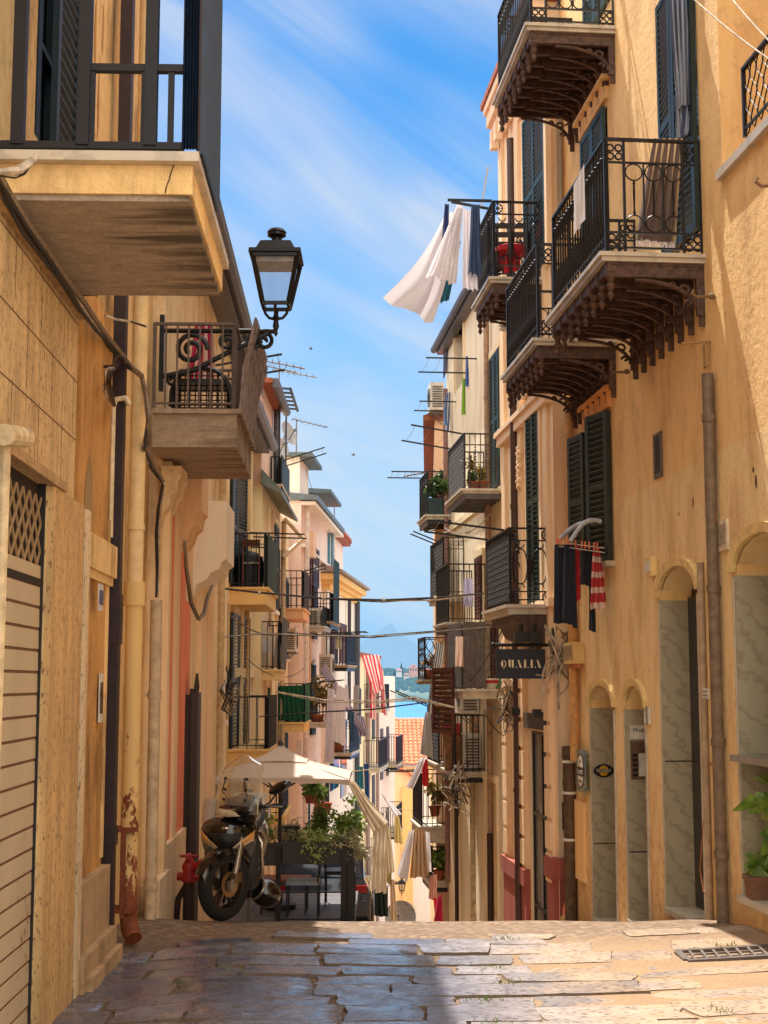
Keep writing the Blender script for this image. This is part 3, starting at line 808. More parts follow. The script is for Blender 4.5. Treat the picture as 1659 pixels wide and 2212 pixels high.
# headland: low cliff then a slope of scrub and villas
m = MB(); YH = 2000.; k_ = YH/3024
def head(u, v):
    x = (640+620*u-829.5)*k_
    prof = [(1521,0),(1508,4),(1494,30),(1480,110),(1466,240),(1456,380),(1452,480),(1462,600)]
    q = v*(len(prof)-1); i = min(int(q), len(prof)-2); f = q-i
    yy = prof[i][0]*(1-f)+prof[i+1][0]*f; dep = prof[i][1]*(1-f)+prof[i+1][1]*f
    Y = YH+dep
    z = -(yy-1475)/3024*Y+ (4*noise.noise((u*22, v*4, 0))+2.*noise.noise((u*60, v*8, 3)))*(v > .12)
    z = min(z, 30) - (0 if u > .3 else (.3-u)*12)
    return (x*(Y/YH), Y+20*noise.noise((u*9, v, 5)), max(z, SEA-3) if v > .01 else SEA-6)
m.grid(head, 90, 26); m.UV = {}
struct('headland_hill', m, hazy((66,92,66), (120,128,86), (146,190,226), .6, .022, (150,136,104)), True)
rnd = random.Random(3); m = MB()
for k in range(300):
    u, v = rnd.uniform(.28, .5), rnd.uniform(.28, .93); p = Vector(head(u, v)); r = rnd.uniform(2.2, 5.5)
    m.lathe_pts(p+Vector((0,0,r*.5)), r, 7, 4, (1.2, 1, rnd.uniform(.7,1.3)))
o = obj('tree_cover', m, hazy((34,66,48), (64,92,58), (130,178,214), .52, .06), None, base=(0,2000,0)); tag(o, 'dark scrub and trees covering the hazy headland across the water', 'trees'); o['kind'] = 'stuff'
wh = hazy((236,226,210), (226,214,196), (170,202,226), .5, .05); rf = hazy((190,112,84), (176,104,80), (160,190,216), .5, .05)
vill = [(862,1452,9,'small pale villa on the headland left of the tall cypress trees'), (878,1461,8,'low villa half hidden by trees at the left of the headland'), (893,1449,13,'large pink domed mansion on top of the headland'), (908,1458,9,'cream villa right below the large mansion on the headland'), (921,1453,11,'villa with orange roof at the right end of the headland'), (870,1469,8,'lowest white house near the headland shore'), (900,1467,9,'white house in the scrub below the mansion on the headland')]
for i, (x, y, wd, lb) in enumerate(vill):
    Y = 2180+i*6; p = at(x, y, Y); t = thing('villa', lb, 'villa', p, 'villas on the headland'); h = wd*.42
    m = MB(); m.box(p.x-wd/2, p.x+wd/2, p.y, p.y+wd*.6, p.z-h*2, p.z+h); obj('wall', m, wh if i != 2 else hazy((214,160,140), (204,150,130), (150,186,210), .3, .05), t)
    m = MB(); a = [(p.x-wd*.55, p.y-1, p.z+h), (p.x+wd*.55, p.y-1, p.z+h), (p.x+wd*.3, p.y+wd*.3, p.z+h*1.5), (p.x-wd*.3, p.y+wd*.3, p.z+h*1.5)]
    m.prism(a, (0, wd*.5, 0)); obj('roof', m, rf, t)
    for q in (-.3, 0, .3): m = MB(); m.box(p.x+wd*q-.9, p.x+wd*q+.9, p.y-.25, p.y-.05, p.z, p.z+h*.55); obj('window', m, MC.setdefault('vw', None) or MC.__setitem__('vw', hazy((70,80,90), (60,70,80), (120,160,190), .3, .1)) or MC['vw'], t)
    if i == 2:
        m = MB(); m.lathe_pts(p+Vector((0,3,h*1.3)), 3, 10, 6, (1,1,1.2)); obj('dome', m, rf, t, smooth=True)
for i, (x, y, h) in enumerate([(867,1447,17), (905,1443,17), (914,1446,13), (853,1452,12)]):
    p = at(x, y+14, 2240); m = MB(); m.lathe(p, [(1.5,0),(3.2,h*.25),(2.6,h*.6),(.3,h*1.25)], 7)
    t = thing('cypress_tree', ['tall dark cypress at left on the headland skyline', 'tallest cypress right of the pink mansion on the headland', 'second cypress right of the pink mansion on the headland', 'leftmost short cypress on the headland skyline'][i], 'tree', p, 'cypresses on the headland')
    obj('crown', m, hazy((24,54,44), (40,70,52), (92,150,190), .38, .1), t, smooth=True)
    m = MB(); m.tube([p-Vector((0,0,6)), p+Vector((0,0,1))], .6, 6); obj('trunk', m, hazy((60,50,44), (50,44,40), (92,150,190), .38, .1), t)
m = MB(); YM = 24000.
def mtn(u, v):
    x = (480+760*u-829.5)/3024*YM
    hh = 30+34*math.exp(-((u-.47)/.035)**2)+52*math.exp(-((u-.50)/.10)**2)+30*math.exp(-((u-.36)/.10)**2)+9*noise.noise((u*18, 0, 0))+4*noise.noise((u*55, 0, 2))
    return (x*(1+v*.2), YM*(1+v*.2), SEA+(hh+30)*YM/3024*math.sin(PI*.5*min(1, v*1.0))*(1+.05*noise.noise((u*30, v*9, 1))))
m.grid(mtn, 120, 8); m.UV = {}
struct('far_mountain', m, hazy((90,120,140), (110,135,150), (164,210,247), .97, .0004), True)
# low ground the town stands on
m = MB(); m.poly([(-60,-20,-19),(60,-20,-19),(90,140,-20),(-90,140,-20)]); m.poly([(-90,140,-20),(90,140,-20),(120,190,SEA-1),(-120,190,SEA-1)])
struct('town_ground', m, flat((150,128,100), .9))
# ================================================================== right-hand side of the street
WR1 = Wall(3.786, -.092, 'R'); WR2 = Wall(3.61, -.092, 'R'); WR3 = Wall(4.05, -.092, 'R')
WR4 = Wall(.17, .031, 'R')
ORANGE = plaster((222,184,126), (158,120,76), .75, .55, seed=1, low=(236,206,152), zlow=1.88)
PINKISH = plaster((230,208,174), (184,150,118), .45, .25, seed=2)
CREAMY = plaster((226,212,184), (170,140,104), .55, .3, seed=3)
YELL = plaster((206,172,116), (166,122,66), .5, .3, seed=4)
# ---------------- R1: big orange house
R1 = thing('orange_house', 'large orange plastered house in the right foreground with three iron balconies', 'house', WR1.P(13, 0, -2))
def hp(W, xf, xn, yt, ysp, yb, rv, arch=True):
    """opening between far edge xf and near edge xn"""
    sf, _ = W.px(xf, yt); sn, _ = W.px(xn, yt); sm = (sf+sn)/2
    xm = (xf+xn)/2; _, z1 = W.px(xm, yt); _, zs = W.px(xm, ysp); _, z0 = W.px(xm, yb)
    return (sn, sf, z0, z1, (z1-zs) if arch else 0, rv)
D1 = hp(WR1, 1425, 1506, 1222, 1282, 1972, .30)
D2 = hp(WR1, 1276, 1326, 1480, 1525, 1994, .30)
D3 = hp(WR1, 1351, 1394, 1481, 1527, 1994, .26)
D4 = list(hp(WR1, 1586, 1706, 1150, 1222, 1950, .34)); D4 = tuple(D4)
RWN = list(hp(WR1, 1270, 1320, 905, 905, 1222, .3, False)); RWN = tuple(RWN)
s_t, z_t = WR1.px(1560, 372); s_t2 = 5.2
LOG = (s_t2, s_t, WR1.px(1659, 285)[1]*0+z_t, 9.0, 0, 2.0)
DB2 = list(hp(WR1, 1428, 1500, -40, -40, 548, .12, False)); DB3 = hp(WR1, 1262, 1312, 268, 268, 733, .12, False); DB1 = hp(WR1, 1262, 1312, -330, -330, 60, .12, False)
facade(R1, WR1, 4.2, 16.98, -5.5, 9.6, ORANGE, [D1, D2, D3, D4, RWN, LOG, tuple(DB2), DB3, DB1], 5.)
for h, nm, mt in ((D1, 'door', flat((30,26,26), .4, 0, .2)), (D2, 'door', flat((34,28,24), .5)), (D3, 'door', flat((34,28,24), .5)), (D4, 'shop_window', PANE), (RWN, 'window', PANE), (tuple(DB2), 'balcony_door', PANE), (DB3, 'balcony_door', PANE), (DB1, 'balcony_door', PANE)):
    hole_back(R1, WR1, h, mt, nm)
m = WR1.mb(); sa, sb = LOG[0], LOG[1]
m.poly([(sa,-2,z_t),(sb,-2,z_t),(sb,-2,9),(sa,-2,9)]); obj('terrace_back_wall', m, plaster((168,124,70), (130,92,52), .4, .3), R1)
m = WR1.mb(); m.box(sa, sb+.02, -.5, .05, z_t-.07, z_t+.003); obj('terrace_sill', m, MARBLE_W, R1)
m = WR1.mb(); s9, z9 = WR1.px(1610, 296); rail(m, WR1, (sa, .0), (s9, .0), z9-.0, .55, 'ovals', .14); obj('terrace_railing', m, IRON, R1)
# arch mouldings, marble jambs, thresholds
for i, h in enumerate((D1, D2, D3, D4)):
    o = hole_outline(h); m = WR1.mb(); ap = o[2:]
    c = ((h[0]+h[1])/2, h[3]-h[4]); out = [(c[0]+(p[0]-c[0])*1.14+(.02 if p[0] > c[0] else -.02), c[1]+(p[1]-c[1])*1.22+(.02 if p[1] > c[1]+.01 else 0)) for p in ap]
    for k in range(len(ap)-1):
        a, b, c2, d = ap[k], ap[k+1], out[k+1], out[k]
        m.hexa([(a[0],-.02,a[1]),(b[0],-.02,b[1]),(c2[0],-.02,c2[1]),(d[0],-.02,d[1]),(a[0],.035,a[1]),(b[0],.035,b[1]),(c2[0],.045,c2[1]),(d[0],.045,d[1])])
    obj('arch_moulding', m, CREAM, R1)
    sp = h[3]-h[4]
    for u0, u1 in ((h[1]-.022, h[1]+.03), (h[0]-.03, h[0]+.02)): m = WR1.mb(); m.box(u0, u1, -h[5]+.01, .012, h[2], sp-.03); obj('door_jamb', m, MARBLE_G, R1)
    for u0, u1 in ((h[0]-.035, h[0]-.012), (h[1]+.012, h[1]+.035)): m = WR1.mb(); m.box(u0, u1, .0, .018, h[2], sp-.04); obj('jamb_edge', m, MARBLE_W, R1)
    m = WR1.mb(); m.box(h[1]-.018, h[1]-.024+.012, -h[5]+.02, -.005, sp-.035, sp+.09); obj('impost', m, YELL, R1)
    m = WR1.mb(); ex = .06 if i == 3 else .03
    m.box(h[0]-.03, h[1]+.03, -h[5]+.01, ex, h[2]-.045, h[2]+.006); obj('threshold', m, MARBLE_W, R1)
    if i in (0,):
        m = WR1.mb(); m.box(h[0]+.03, h[1]-.03, -h[5]+.005, -h[5]+.05, h[2]+.01, sp); obj('door_leaf', m, flat((38,30,30), .35, 0, .2), R1)
m = WR1.mb(); m.box(D4[0], D4[1]-.03, -.25, .10, WR1.px(1620, 1632)[1]-.05, WR1.px(1620, 1632)[1]); obj('counter_shelf', m, flat((150,144,136), .3, .5), R1)
for y in (1625,):
    m = WR1.mb(); z = WR1.px(1620, y)[1]
# joints between marble jamb slabs
for h, y in ((D1, 1645), (D2, 1830), (D3, 1845)):
    z = WR1.px(1300 if h is D2 else 1370 if h is D3 else 1440, y)[1]; m = WR1.mb(); m.box(h[1]-.026, h[1]-.0205, -h[5]+.02, -.0, z-.006, z+.006)
    obj('jamb_joint', m, flat((54,48,42), .8), R1)
# window with open louvred shutters
sn, sf, z0, z1 = RWN[:4]
m = shutter_mb(WR1, (sn-.02, .02), (sn+.44, .14), z0, z1, th=.05); obj('shutter', m, SHUT_GREY, R1)
m = shutter_mb(WR1, (sf+.02, .03), (sf+.50, .10), z0, z1-.05); obj('shutter', m, SHUT_GREY, R1)
m = WR1.mb(); m.box(sf-.08, sf-.02, -.2, -.12, z0, z1); obj('window_frame', m, flat((150,72,30), .5), R1)
m = WR1.mb(); m.box(sn-.08, sf+.08, 0, .05, z1+.03, z1+.2); m.box(sn-.14, sf+.14, 0, .09, z1+.201, z1+.25); obj('lintel', m, plaster((190,136,84), (150,104,62), .4, .4), R1)
m = WR1.mb(); m.box(sn-.06, sf+.1, -.2, .1, z0-.06, z0-.002); obj('sill', m, STONE_SILL, R1)
# lintel hoods of the balcony doors
for h in (DB3,):
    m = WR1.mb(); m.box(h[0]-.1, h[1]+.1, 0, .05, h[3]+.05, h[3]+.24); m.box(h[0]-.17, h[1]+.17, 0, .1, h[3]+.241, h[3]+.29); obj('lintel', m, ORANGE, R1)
# shutters of the balcony doors
sn, sf, z0, z1 = DB2[:4]
obj('shutter', shutter_mb(WR1, (sn-.03, .02), ((sn+sf)/2, .05), z0, z1), GREEN_DK, R1)
obj('shutter', shutter_mb(WR1, ((sn+sf)/2+.01, .05), (sf+.02, .02), z0, z1), GREEN_DK, R1)
sn, sf, z0, z1 = DB3[:4]
obj('shutter', shutter_mb(WR1, (sn, .02), ((sn+sf)/2, .02), z0, z1), GREEN_SH, R1); obj('shutter', shutter_mb(WR1, ((sn+sf)/2+.01, .02), (sf, .02), z0, z1), GREEN_SH, R1)
sn, sf, z0, z1 = DB1[:4]
obj('shutter', shutter_mb(WR1, (sn, .02), ((sn+sf)/2, .02), z0, z1), GREEN_SH, R1); obj('shutter', shutter_mb(WR1, ((sn+sf)/2+.01, .02), (sf, .02), z0, z1), GREEN_SH, R1)
# three balconies
b2, sB2, zB2, pB2, hB2 = bal_px(R1, WR1, 1521, 552, 1305, 296, 2.15, end='circles', front='bulb', slab='iron', mat=MARBLE_W, brk=8, sp=.105)
b3, sB3, zB3, pB3, hB3 = bal_px(R1, WR1, 1330, 735, 1158, 525, 1.85, end='circles', front='bulb', slab='iron', mat=MARBLE_W, brk=8, sp=.105)
b1, sB1, zB1, pB1, hB1 = bal_px(R1, WR1, 1328, 60, 1142, -150, 2.0, end='circles', front='bulb', slab='iron', mat=MARBLE_W, brk=8, sp=.105)
# pipes
pipe(R1, WR1, 1528, 808, 1990, .06, .05, flat((118,98,78), .6, 0, .2, .2), collars=(905, 1275, 1600, 1835))
pipe(R1, WR1, 1512, 1215, 1990, .03, .03, flat((170,146,118), .6), name='cable_conduit')
m = WR1.mb(); z = WR1.px(1535, 738)[1]; s = WR1.px(1535, 738)[0]
m.tube([(s, 0, z), (s, .25, z-.02)], .012, 5); m.tube([(s, .02, z), (s, .02, z-.2), (s+.12, .02, z-.2), (s+.12,.02,z)], .01, 5); obj('wall_hook', m, flat((150,116,74), .6), R1)
for x, y in ((1545, 640), (1360, 803), (1690,400)):
    s, z = WR1.px(x, y); m = WR1.mb(); m.tube([(s, 0, z), (s, .16, z-.01), (s, .2, z+.02), (s, .18, z+.05)], .013, 6); m.ball((s,.03,z), .03, 8, 5); obj('wall_hook', m, flat((120,92,60), .7), R1)
# holes in the plaster
rnd = random.Random(4)
for x, y, h in ((1498, 1085, .09), (1467, 1110, .03), (1634, 1040, .12), (1628,1015,.05)):
    s, z = WR1.px(x, y); m = WR1.mb()
    m.poly([(s+rnd.uniform(.6,1.3)*.018*math.cos(a), .004, z+rnd.uniform(.7,1.2)*h*.5*math.sin(a)) for a in [2*PI*k/9 for k in range(9)]])
    obj('plaster_hole', m, flat((96,62,38), .9), R1)
# ventilation grilles
def grille(label, W, x0, x1, y0, y1, mat, back, nb):
    sf, zt = W.px(x0, y0); sn, zb = W.px(x1, y1)
    zt = W.px((x0+x1)/2, y0)[1]; zb = W.px((x0+x1)/2, y1)[1]
    t = thing('vent_grille', label, 'vent', W.P(sn, 0, zb)); m = W.mb(); e = .035
    m.box(sn, sf, .0, .02, zb, zb+e); m.box(sn, sf, .0, .02, zt-e, zt); m.box(sn, sn+e, 0, .02, zb+e, zt-e); m.box(sf-e, sf, 0, .02, zb+e, zt-e); obj('frame', m, mat, t)
    m = W.mb(); m.box(sn+e, sf-e, .001, .004, zb+e, zt-e); obj('backing', m, back, t)
    m = W.mb()
    for k in range(nb):
        z = zb+e+(zt-zb-2*e)*(k+.2)/nb; m.hexa([(sn+e,.005,z+.012),(sf-e,.005,z+.012),(sf-e,.018,z),(sn+e,.018,z),(sn+e,.005,z+.02),(sf-e,.005,z+.02),(sf-e,.018,z+.008),(sn+e,.018,z+.008)])
    if back is not BLACK_G and False: pass
    obj('slat', m, mat, t)
grille('tall dark louvred vent high on the orange wall', WR1, 1414, 1433, 935, 1032, flat((96,84,70), .6), BLACK_G, 15)
grille('small cream louvred vent between the two arched doorways', WR1, 1548, 1576, 1125, 1190, flat((214,198,170), .6), flat((60,48,38), .8), 9)
# little boxes and plates
def plate(name, label, cat, W, x0, x1, y0, y1, d, mat, dep=.02):
    sf = W.px(x0, y0, d)[0]; sn = W.px(x1, y0, d)[0]; xm = (x0+x1)/2; zt = W.px(xm, y0, d)[1]; zb = W.px(xm, y1, d)[1]
    t = thing(name, label, cat, W.P((sn+sf)/2, d, (zt+zb)/2)); m = W.mb(); m.box(sn, sf, d+.003, d+dep, zb, zt)
    obj('panel' if name != 'junction_box' else 'casing', m, mat, t); return t, sn, sf, zb, zt
t, sn, sf, zb, zt = plate('junction_box', 'small cream junction box left of the tall arched doorway', 'box', WR1, 1408, 1420, 1204, 1245, 0, CREAM, .07)
m = WR1.mb(); m.box(sn+.02, sf-.02, .071, .078, zb+.04, zt-.04); obj('lid', m, WHITE_P, t)
t, sn, sf, zb, zt = plate('alarm_box', 'cream alarm siren box high above the narrow arched doors', 'alarm', WR1, 1243, 1263, 1388, 1434, 0, CREAM, .14)
m = WR1.mb()
for k in range(6): m.box(sn+.02, sf-.02, .141, .15, zt-.05-k*.028, zt-.035-k*.028)
obj('louvre', m, STONE_SILL, t); m = WR1.mb(); m.box(sn+.03, sf-.03, .03, .12, zb-.05, zb-.001); obj('lamp', m, flat((190,110,50), .4), t)
t, sn, sf, zb, zt = plate('house_plate', 'small white ceramic plate with a number on the door pier', 'plate', WR1, 1395, 1406, 1527, 1563, 0, WHITE_P, .02)
m = WR1.mb(); c = ((sn+sf)/2, .022, (zb+zt)/2); m.box(c[0]-.035, c[0]-.025, .0205, .023, c[2]-.09, c[2]+.09); m.box(c[0]+.0, c[0]+.012, .0205, .023, c[2]-.09, c[2]+.09); obj('digits', m, flat((70,66,90), .6), t)
t, sn, sf, zb, zt = plate('paper_notice', 'white paper notice stuck beside the grey drainpipe', 'notice', WR1, 1519, 1532, 1487, 1509, .115, WHITE_P, .008)
m = WR1.mb(); c = (sn+sf)/2
for k in range(3): m.box(sn+.02, sf-.02, .124, .126, zt-.03-k*.03, zt-.02-k*.03)
obj('lines', m, flat((130,124,120), .6), t)
# intercom and small notice on the far jamb of D3, coffee sticker on the far jamb of D2 -> surfaces facing down the street
def jamb_frame(h, W):
    s = h[1]-.023; return s
sJ = D3[1]-.0225
def jpx(W, s, x, y):
    d, z = W.out(x, y, s); return d, z
t = thing('intercom', 'steel intercom panel inside the second narrow doorway', 'intercom', WR1.P(sJ, -.1, WR1.out(1375, 1650, sJ)[1]))
d0, z1 = jpx(WR1, sJ, 1366, 1601); d1, z0 = jpx(WR1, sJ, 1389, 1683)
dl, dr = min(d0, d1), max(d0, d1)
if True:
    dl, dr = -.22, -.03
    m = WR1.mb(); m.box(sJ-.02, sJ, dl, dr, z0, z1); obj('panel', m, flat((120,92,74), .4, .4), t)
    m = WR1.mb(); m.box(sJ-.026, sJ-.0205, dl+.02, dr-.08, z0+.03, z1-.12); obj('screen', m, WHITE_P, t)
    m = WR1.mb()
    for k in range(5): m.box(sJ-.028, sJ-.0205, dr-.065, dr-.015, z0+.03+k*.05, z0+.055+k*.05)
    obj('button', m, BLACK_G, t)
    t = thing('notice_plate', 'white notice plate above the steel intercom', 'notice', WR1.P(sJ, -.1, z1+.06))
    m = WR1.mb(); m.box(sJ-.012, sJ, dl+.01, dr, z1+.02, z1+.16); obj('panel', m, WHITE_P, t)
    text_mesh('lettering', 'Moda', .06, BLACK_G, t, frame_M(WR1.P(sJ-.0135, (dl+dr)/2, z1+.11), -WR1.n, (0,0,1)), .001)
sJ = D2[1]-.0225; zc = WR1.out(1297, 1665, sJ)[1]
t = thing('coffee_sticker', 'black and yellow eye-shaped coffee logo on the narrow doorway jamb', 'sticker', WR1.P(sJ, -.14, zc))
wS, hS = .118, .075
def jam(m, pts, e): m.poly([(sJ-e, -.125-px, zc+pz) for px, pz in pts])
lens = [(wS*math.cos(a), hS*math.sin(a)*(abs(math.sin(a))**.25)) for a in [2*PI*k/40 for k in range(40)]]
m = WR1.mb(); jam(m, lens, .003); obj('ground', m, BLACK_G, t)
m = WR1.mb(); jam(m, [(.056*math.cos(a), .056*math.sin(a)) for a in [2*PI*k/28 for k in range(28)]], .0045); obj('disc', m, flat((222,170,30), .5), t)
m = WR1.mb(); jam(m, [(-wS*.93,-.017),(wS*.93,-.017),(wS*.93,.017),(-wS*.93,.017)], .006); obj('band', m, BLACK_G, t)
text_mesh('lettering', 'brunetti', .05, WHITE_P, t, frame_M(WR1.P(sJ-.0075, -.125, zc+.004), -WR1.n, (0,0,1)), .0005)
for q, bd in ((.03, 'espresso'), (-.03, 'caffe')): text_mesh('lettering', bd, .018, BLACK_G, t, frame_M(WR1.P(sJ-.0062, -.125, zc+q), -WR1.n, (0,0,1)), .0005)
# glass sign standing just off the wall
sa9, za9 = WR1.px(1245, 1665, .05); sb9, _ = WR1.px(1267, 1665, .05); zt9 = WR1.px(1256, 1619, .05)[1]; zb9 = WR1.px(1256, 1712, .05)[1]
cs9, cz9, hw9 = (sa9+sb9)/2, (zt9+zb9)/2, abs(sa9-sb9)/2
t = thing('glass_sign', 'square glass sign with a white oval coffee logo beside the narrow doorway', 'sign', WR1.P(cs9, .05, cz9))
m = WR1.mb(); m.box(cs9-hw9, cs9+hw9, .05, .058, zb9, zt9); obj('pane', m, clear_glass((150,190,165), .3), t)
for rx, rz, e, mt, nm in ((.68, .78, .061, BLACK_G, 'rim'), (.6, .72, .063, WHITE_P, 'oval')):
    m = WR1.mb(); m.poly([(cs9+hw9*rx*math.cos(a), e, cz9+(zt9-zb9)/2*rz*math.sin(a)) for a in [2*PI*k/32 for k in range(32)]]); obj(nm, m, mt, t)
m = WR1.mb(); m.box(cs9-hw9*.66, cs9+hw9*.66, .0635, .066, cz9-.055, cz9+.045); obj('band', m, BLACK_G, t)
for q, bd, sz, mt in ((-.005, 'brunetti', .085, WHITE_P), (.11, 'caffe', .05, BLACK_G), (-.11, 'espresso', .045, BLACK_G)):
    text_mesh('lettering', bd, sz, mt, t, frame_M(WR1.P(cs9, .068 if mt is WHITE_P else .0655, cz9+q), -WR1.t, (0,0,1)), .0005)
for ss in (-1, 1):
    for zz_ in (zb9+.06, zt9-.06): m = WR1.mb(); m.tube([(cs9+ss*hw9*.85, 0, zz_), (cs9+ss*hw9*.85, .068, zz_)], .014, 8); obj('stud', m, ZINC, t)
# meter cupboard door beside the sign
s0, zt = WR1.px(1232, 1690); s1, zb = WR1.px(1262, 1990)
m = WR1.mb(); m.box(WR1.px(1266,1800)[0], WR1.px(1240,1800)[0], .0, .03, WR1.px(1255,1900)[1], WR1.px(1255,1730)[1]); obj('meter_cover', m, plaster((232,190,130), (196,150,98), .4, .2), R1)
# cables on R1
def wall_cable(label, W, pts, r, mat, d=.03, extra=0, seed=1, group='cables fixed along the walls'):
    P = [W.P(*(lambda q: (q[0], d if len(p) < 3 else p[2], q[1]))(W.px(p[0], p[1], d if len(p) < 3 else p[2]))) for p in pts]
    return wire('wall_cable', label, P, r, mat, extra, seed, group)
wall_cable('thin brown cable hanging down beside the cream vent', WR1, [(1532,880),(1538,960),(1544,1060),(1549,1130)], .005, flat((150,96,60), .7))
wall_cable('loose thin cable drooping between two doorways low on the orange wall', WR1, [(1546,1640),(1526,1660),(1518,1800),(1512,1880),(1520,1925),(1535,1935)], .006, flat((160,100,56), .7), .02)
o = wire('washing_line', 'striped rope stretched from upper right to the terrace rail', curve_pts(at(1490, -10, 9.5), at(1668, 132, 8.6), .02), .006, CABLE_W, group='ropes by the terrace')
o = wire('washing_line', 'second steeper rope crossing the upper right corner', curve_pts(at(1575, -10, 9.5), at(1668, 95, 8.8), .01), .006, CABLE_W, group='ropes by the terrace')
# ---------------- R2: pink stuccoed house with shop
R2 = thing('stuccoed_house', 'pale pink stuccoed house with dark red plinth and black framed shop door', 'house', WR2.P(18.5, 0, -3))
S0, S1 = 17.0, 20.3
SD = hp(WR2, 1144, 1186, 1580, 1580, 2060, .16, False); SD = (SD[0], SD[1], -4.0, SD[3], 0, .16)
WN2 = hp(WR2, 1147, 1172, 868, 868, 1305, .1, False)
WN2b = hp(WR2, 1140, 1184, 225, 225, 598, .1, False)
facade(R2, WR2, S0, S1, -6, 8.7, PINKISH, [SD, WN2, WN2b], 5.)
for h, nm, mt in ((SD, 'shop_door', clear_glass((120,130,120), .25)), (WN2, 'window', PANE), (WN2b, 'balcony_door', PANE)): hole_back(R2, WR2, h, mt, nm, .1 if nm == 'shop_door' else 0)
m = WR2.mb(); m.box(SD[0], SD[1], -.9, -.16, SD[2], SD[2]+.02)
m.poly([(SD[0],-.9,SD[2]),(SD[1],-.9,SD[2]),(SD[1],-.9,SD[3]),(SD[0],-.9,SD[3])]); obj('shop_interior', m, plaster((150,120,86), (110,84,58), .5, .3), R2)
m = WR2.mb(); e = .05; a, b, c, d = SD[:4]
for u in (a, (a+b)/2-.025, b-e): m.box(u, u+e, -.08, -.03, c, d)
for zz_ in (d-e, c+(d-c)*.68, c+(d-c)*.34): m.box(a+e+.001, b-e-.001, -.078, -.032, zz_, zz_+e)
obj('door_frame', m, BLACK_G, R2)
m = WR2.mb(); m.box(a-.1, b+.1, 0, .06, d+.03, d+.22); obj('lintel', m, flat((74,62,54), .8), R2)
# plinth: red, stepping out, with pale cap
RED_PL = plaster((122,62,52), (100,50,42), .5, .3, seed=5)
zp = WR2.px(1125, 1905)[1]
m = WR2.mb(); m.box(S0-.06, a-.06, -.3, .06, -6, WR2.px(1195, 1855)[1]); m.box(S0-.09, a-.05, -.3, .1, WR2.px(1195, 1892)[1], WR2.px(1195, 1851)[1]+.02)
m.box(b+.06, S1+.05, 0, .06, -6, WR2.px(1125, 1870)[1]); m.box(b+.05, S1+.07, .0, .09, WR2.px(1125,1900)[1], WR2.px(1125, 1868)[1]+.02)
obj('plinth', m, RED_PL, R2)
# pilasters, string courses, quoins, cornice
m = WR2.mb()
for s in (S0+.2, b+.25, S1-.18):
    m.box(s-.13, s+.13, 0, .05, zp, 8.3)
    z = zp+.3
    while z < .6: m.box(s-.15, s+.15, .0505, .075, z, z+.32); z += .38
obj('pilaster', m, plaster((238,206,168), (206,166,126), .4, .25), R2)
PCOR = plaster((228,198,166), (188,152,118), .4, .25)
for nm, tiers in (('string_course', ((.0,.10,3.42,3.55),(0,.14,3.5502,3.62))), ('string_course', ((0,.08,.92,1.02),)), ('cornice', ((0,.08,8.0,8.14),(0,.13,8.1402,8.3),(0,.2,8.3002,8.5),(0,.24,8.5002,8.62)))):
    m = WR2.mb()
    for q0, q1, za, zb in tiers: m.box(S0-.03-q1*.3, S1+q1*.4, 0, q1, za, zb)
    if nm == 'cornice':
        for k in range(9): s = S0+.2+k*.36; m.box(s-.06, s+.06, .081, .19, 7.86, 8.139)
    obj(nm, m, PCOR, R2)
m = WR2.mb(); m.box(S0-.2, S1+.2, -5, .27, 8.625, 8.72); obj('roof', m, TERRA, R2)
# moulded surrounds
for h in (WN2, WN2b):
    m = WR2.mb(); m.box(h[0]-.14, h[0]-.01, 0, .07, h[2]-.1, h[3]+.12); m.box(h[1]+.01, h[1]+.14, 0, .07, h[2]-.1, h[3]+.12); m.box(h[0]-.2, h[1]+.2, 0, .11, h[3]+.121, h[3]+.26); m.box(h[0]-.14, h[1]+.14, 0, .06, h[3]+.261, h[3]+.4)
    obj('window_surround', m, plaster((238,206,168), (206,166,126), .4, .25), R2)
    for q in (0, 1):
        u0 = h[0]+(h[1]-h[0])*.5*q; obj('shutter', shutter_mb(WR2, (u0, .03), (u0+(h[1]-h[0])*.5-.01, .05), h[2], h[3]), GREEN_SH, R2)
# stucco flower relief between storeys
for x, y in ((1131, 980), (1131, 1010), (1131,1040), (1135,900)):
    m = WR2.mb(); s, z = WR2.px(x, y)
    for k in range(6): m.ball((s+.06*math.cos(k), .06, z+.08*math.sin(k)), .045, 7, 5)
    obj('relief', m, plaster((238,206,168), (206,166,126), .4, .25), R2, smooth=True)
bR2a, sx, zx, px2a, hx = bal_px(R2, WR2, 1178, 602, 1063, 433, 1.35, end='scroll', front='bulb', slab='iron', mat=MARBLE_W, brk=5, sp=.1)
sA2, zA2, hA2 = sx, zx, hx
bR2b, sC2, zC2, pC2, hC2 = bal_px(R2, WR2, 1190, 1306, 1098, 1140, 1.75, end='scroll', front='lattice', slab='corbel', mat=MARBLE_W, under=IRON_BROWN, t=.12)
# pipes at both ends
pipe(R2, WR2, 1103, 300, 1990, .08, .055, flat((72,44,36), .5, 0, .2), collars=(560, 850, 1100, 1400, 1700))
pipe(R1, WR1, 1229, 860, 1640, .07, .055, flat((206,152,92), .6, 0, .15), collars=(1000, 1180))
m = WR1.mb(); sP, _ = WR1.px(1229, 1640, .07); z0 = WR1.px(1229, 1612, .07)[1]
m.tube([(sP, .07, z0), (sP, .07, z0-.14)], .085, 12); m.tube([(sP, .07, z0-.14), (sP, .07, -3.2)], .075, 12); obj('iron_drainpipe', m, flat((92,70,50), .6, .2, .3), R1, smooth=True)
for y in (1645, 1712, 1812): z = WR1.px(1229, y, .07)[1]; m = WR1.mb(); m.tube([(sP, .07, z-.015), (sP, .07, z+.015)], .084, 12); obj('pipe_clamp', m, WHITE_P, R1)
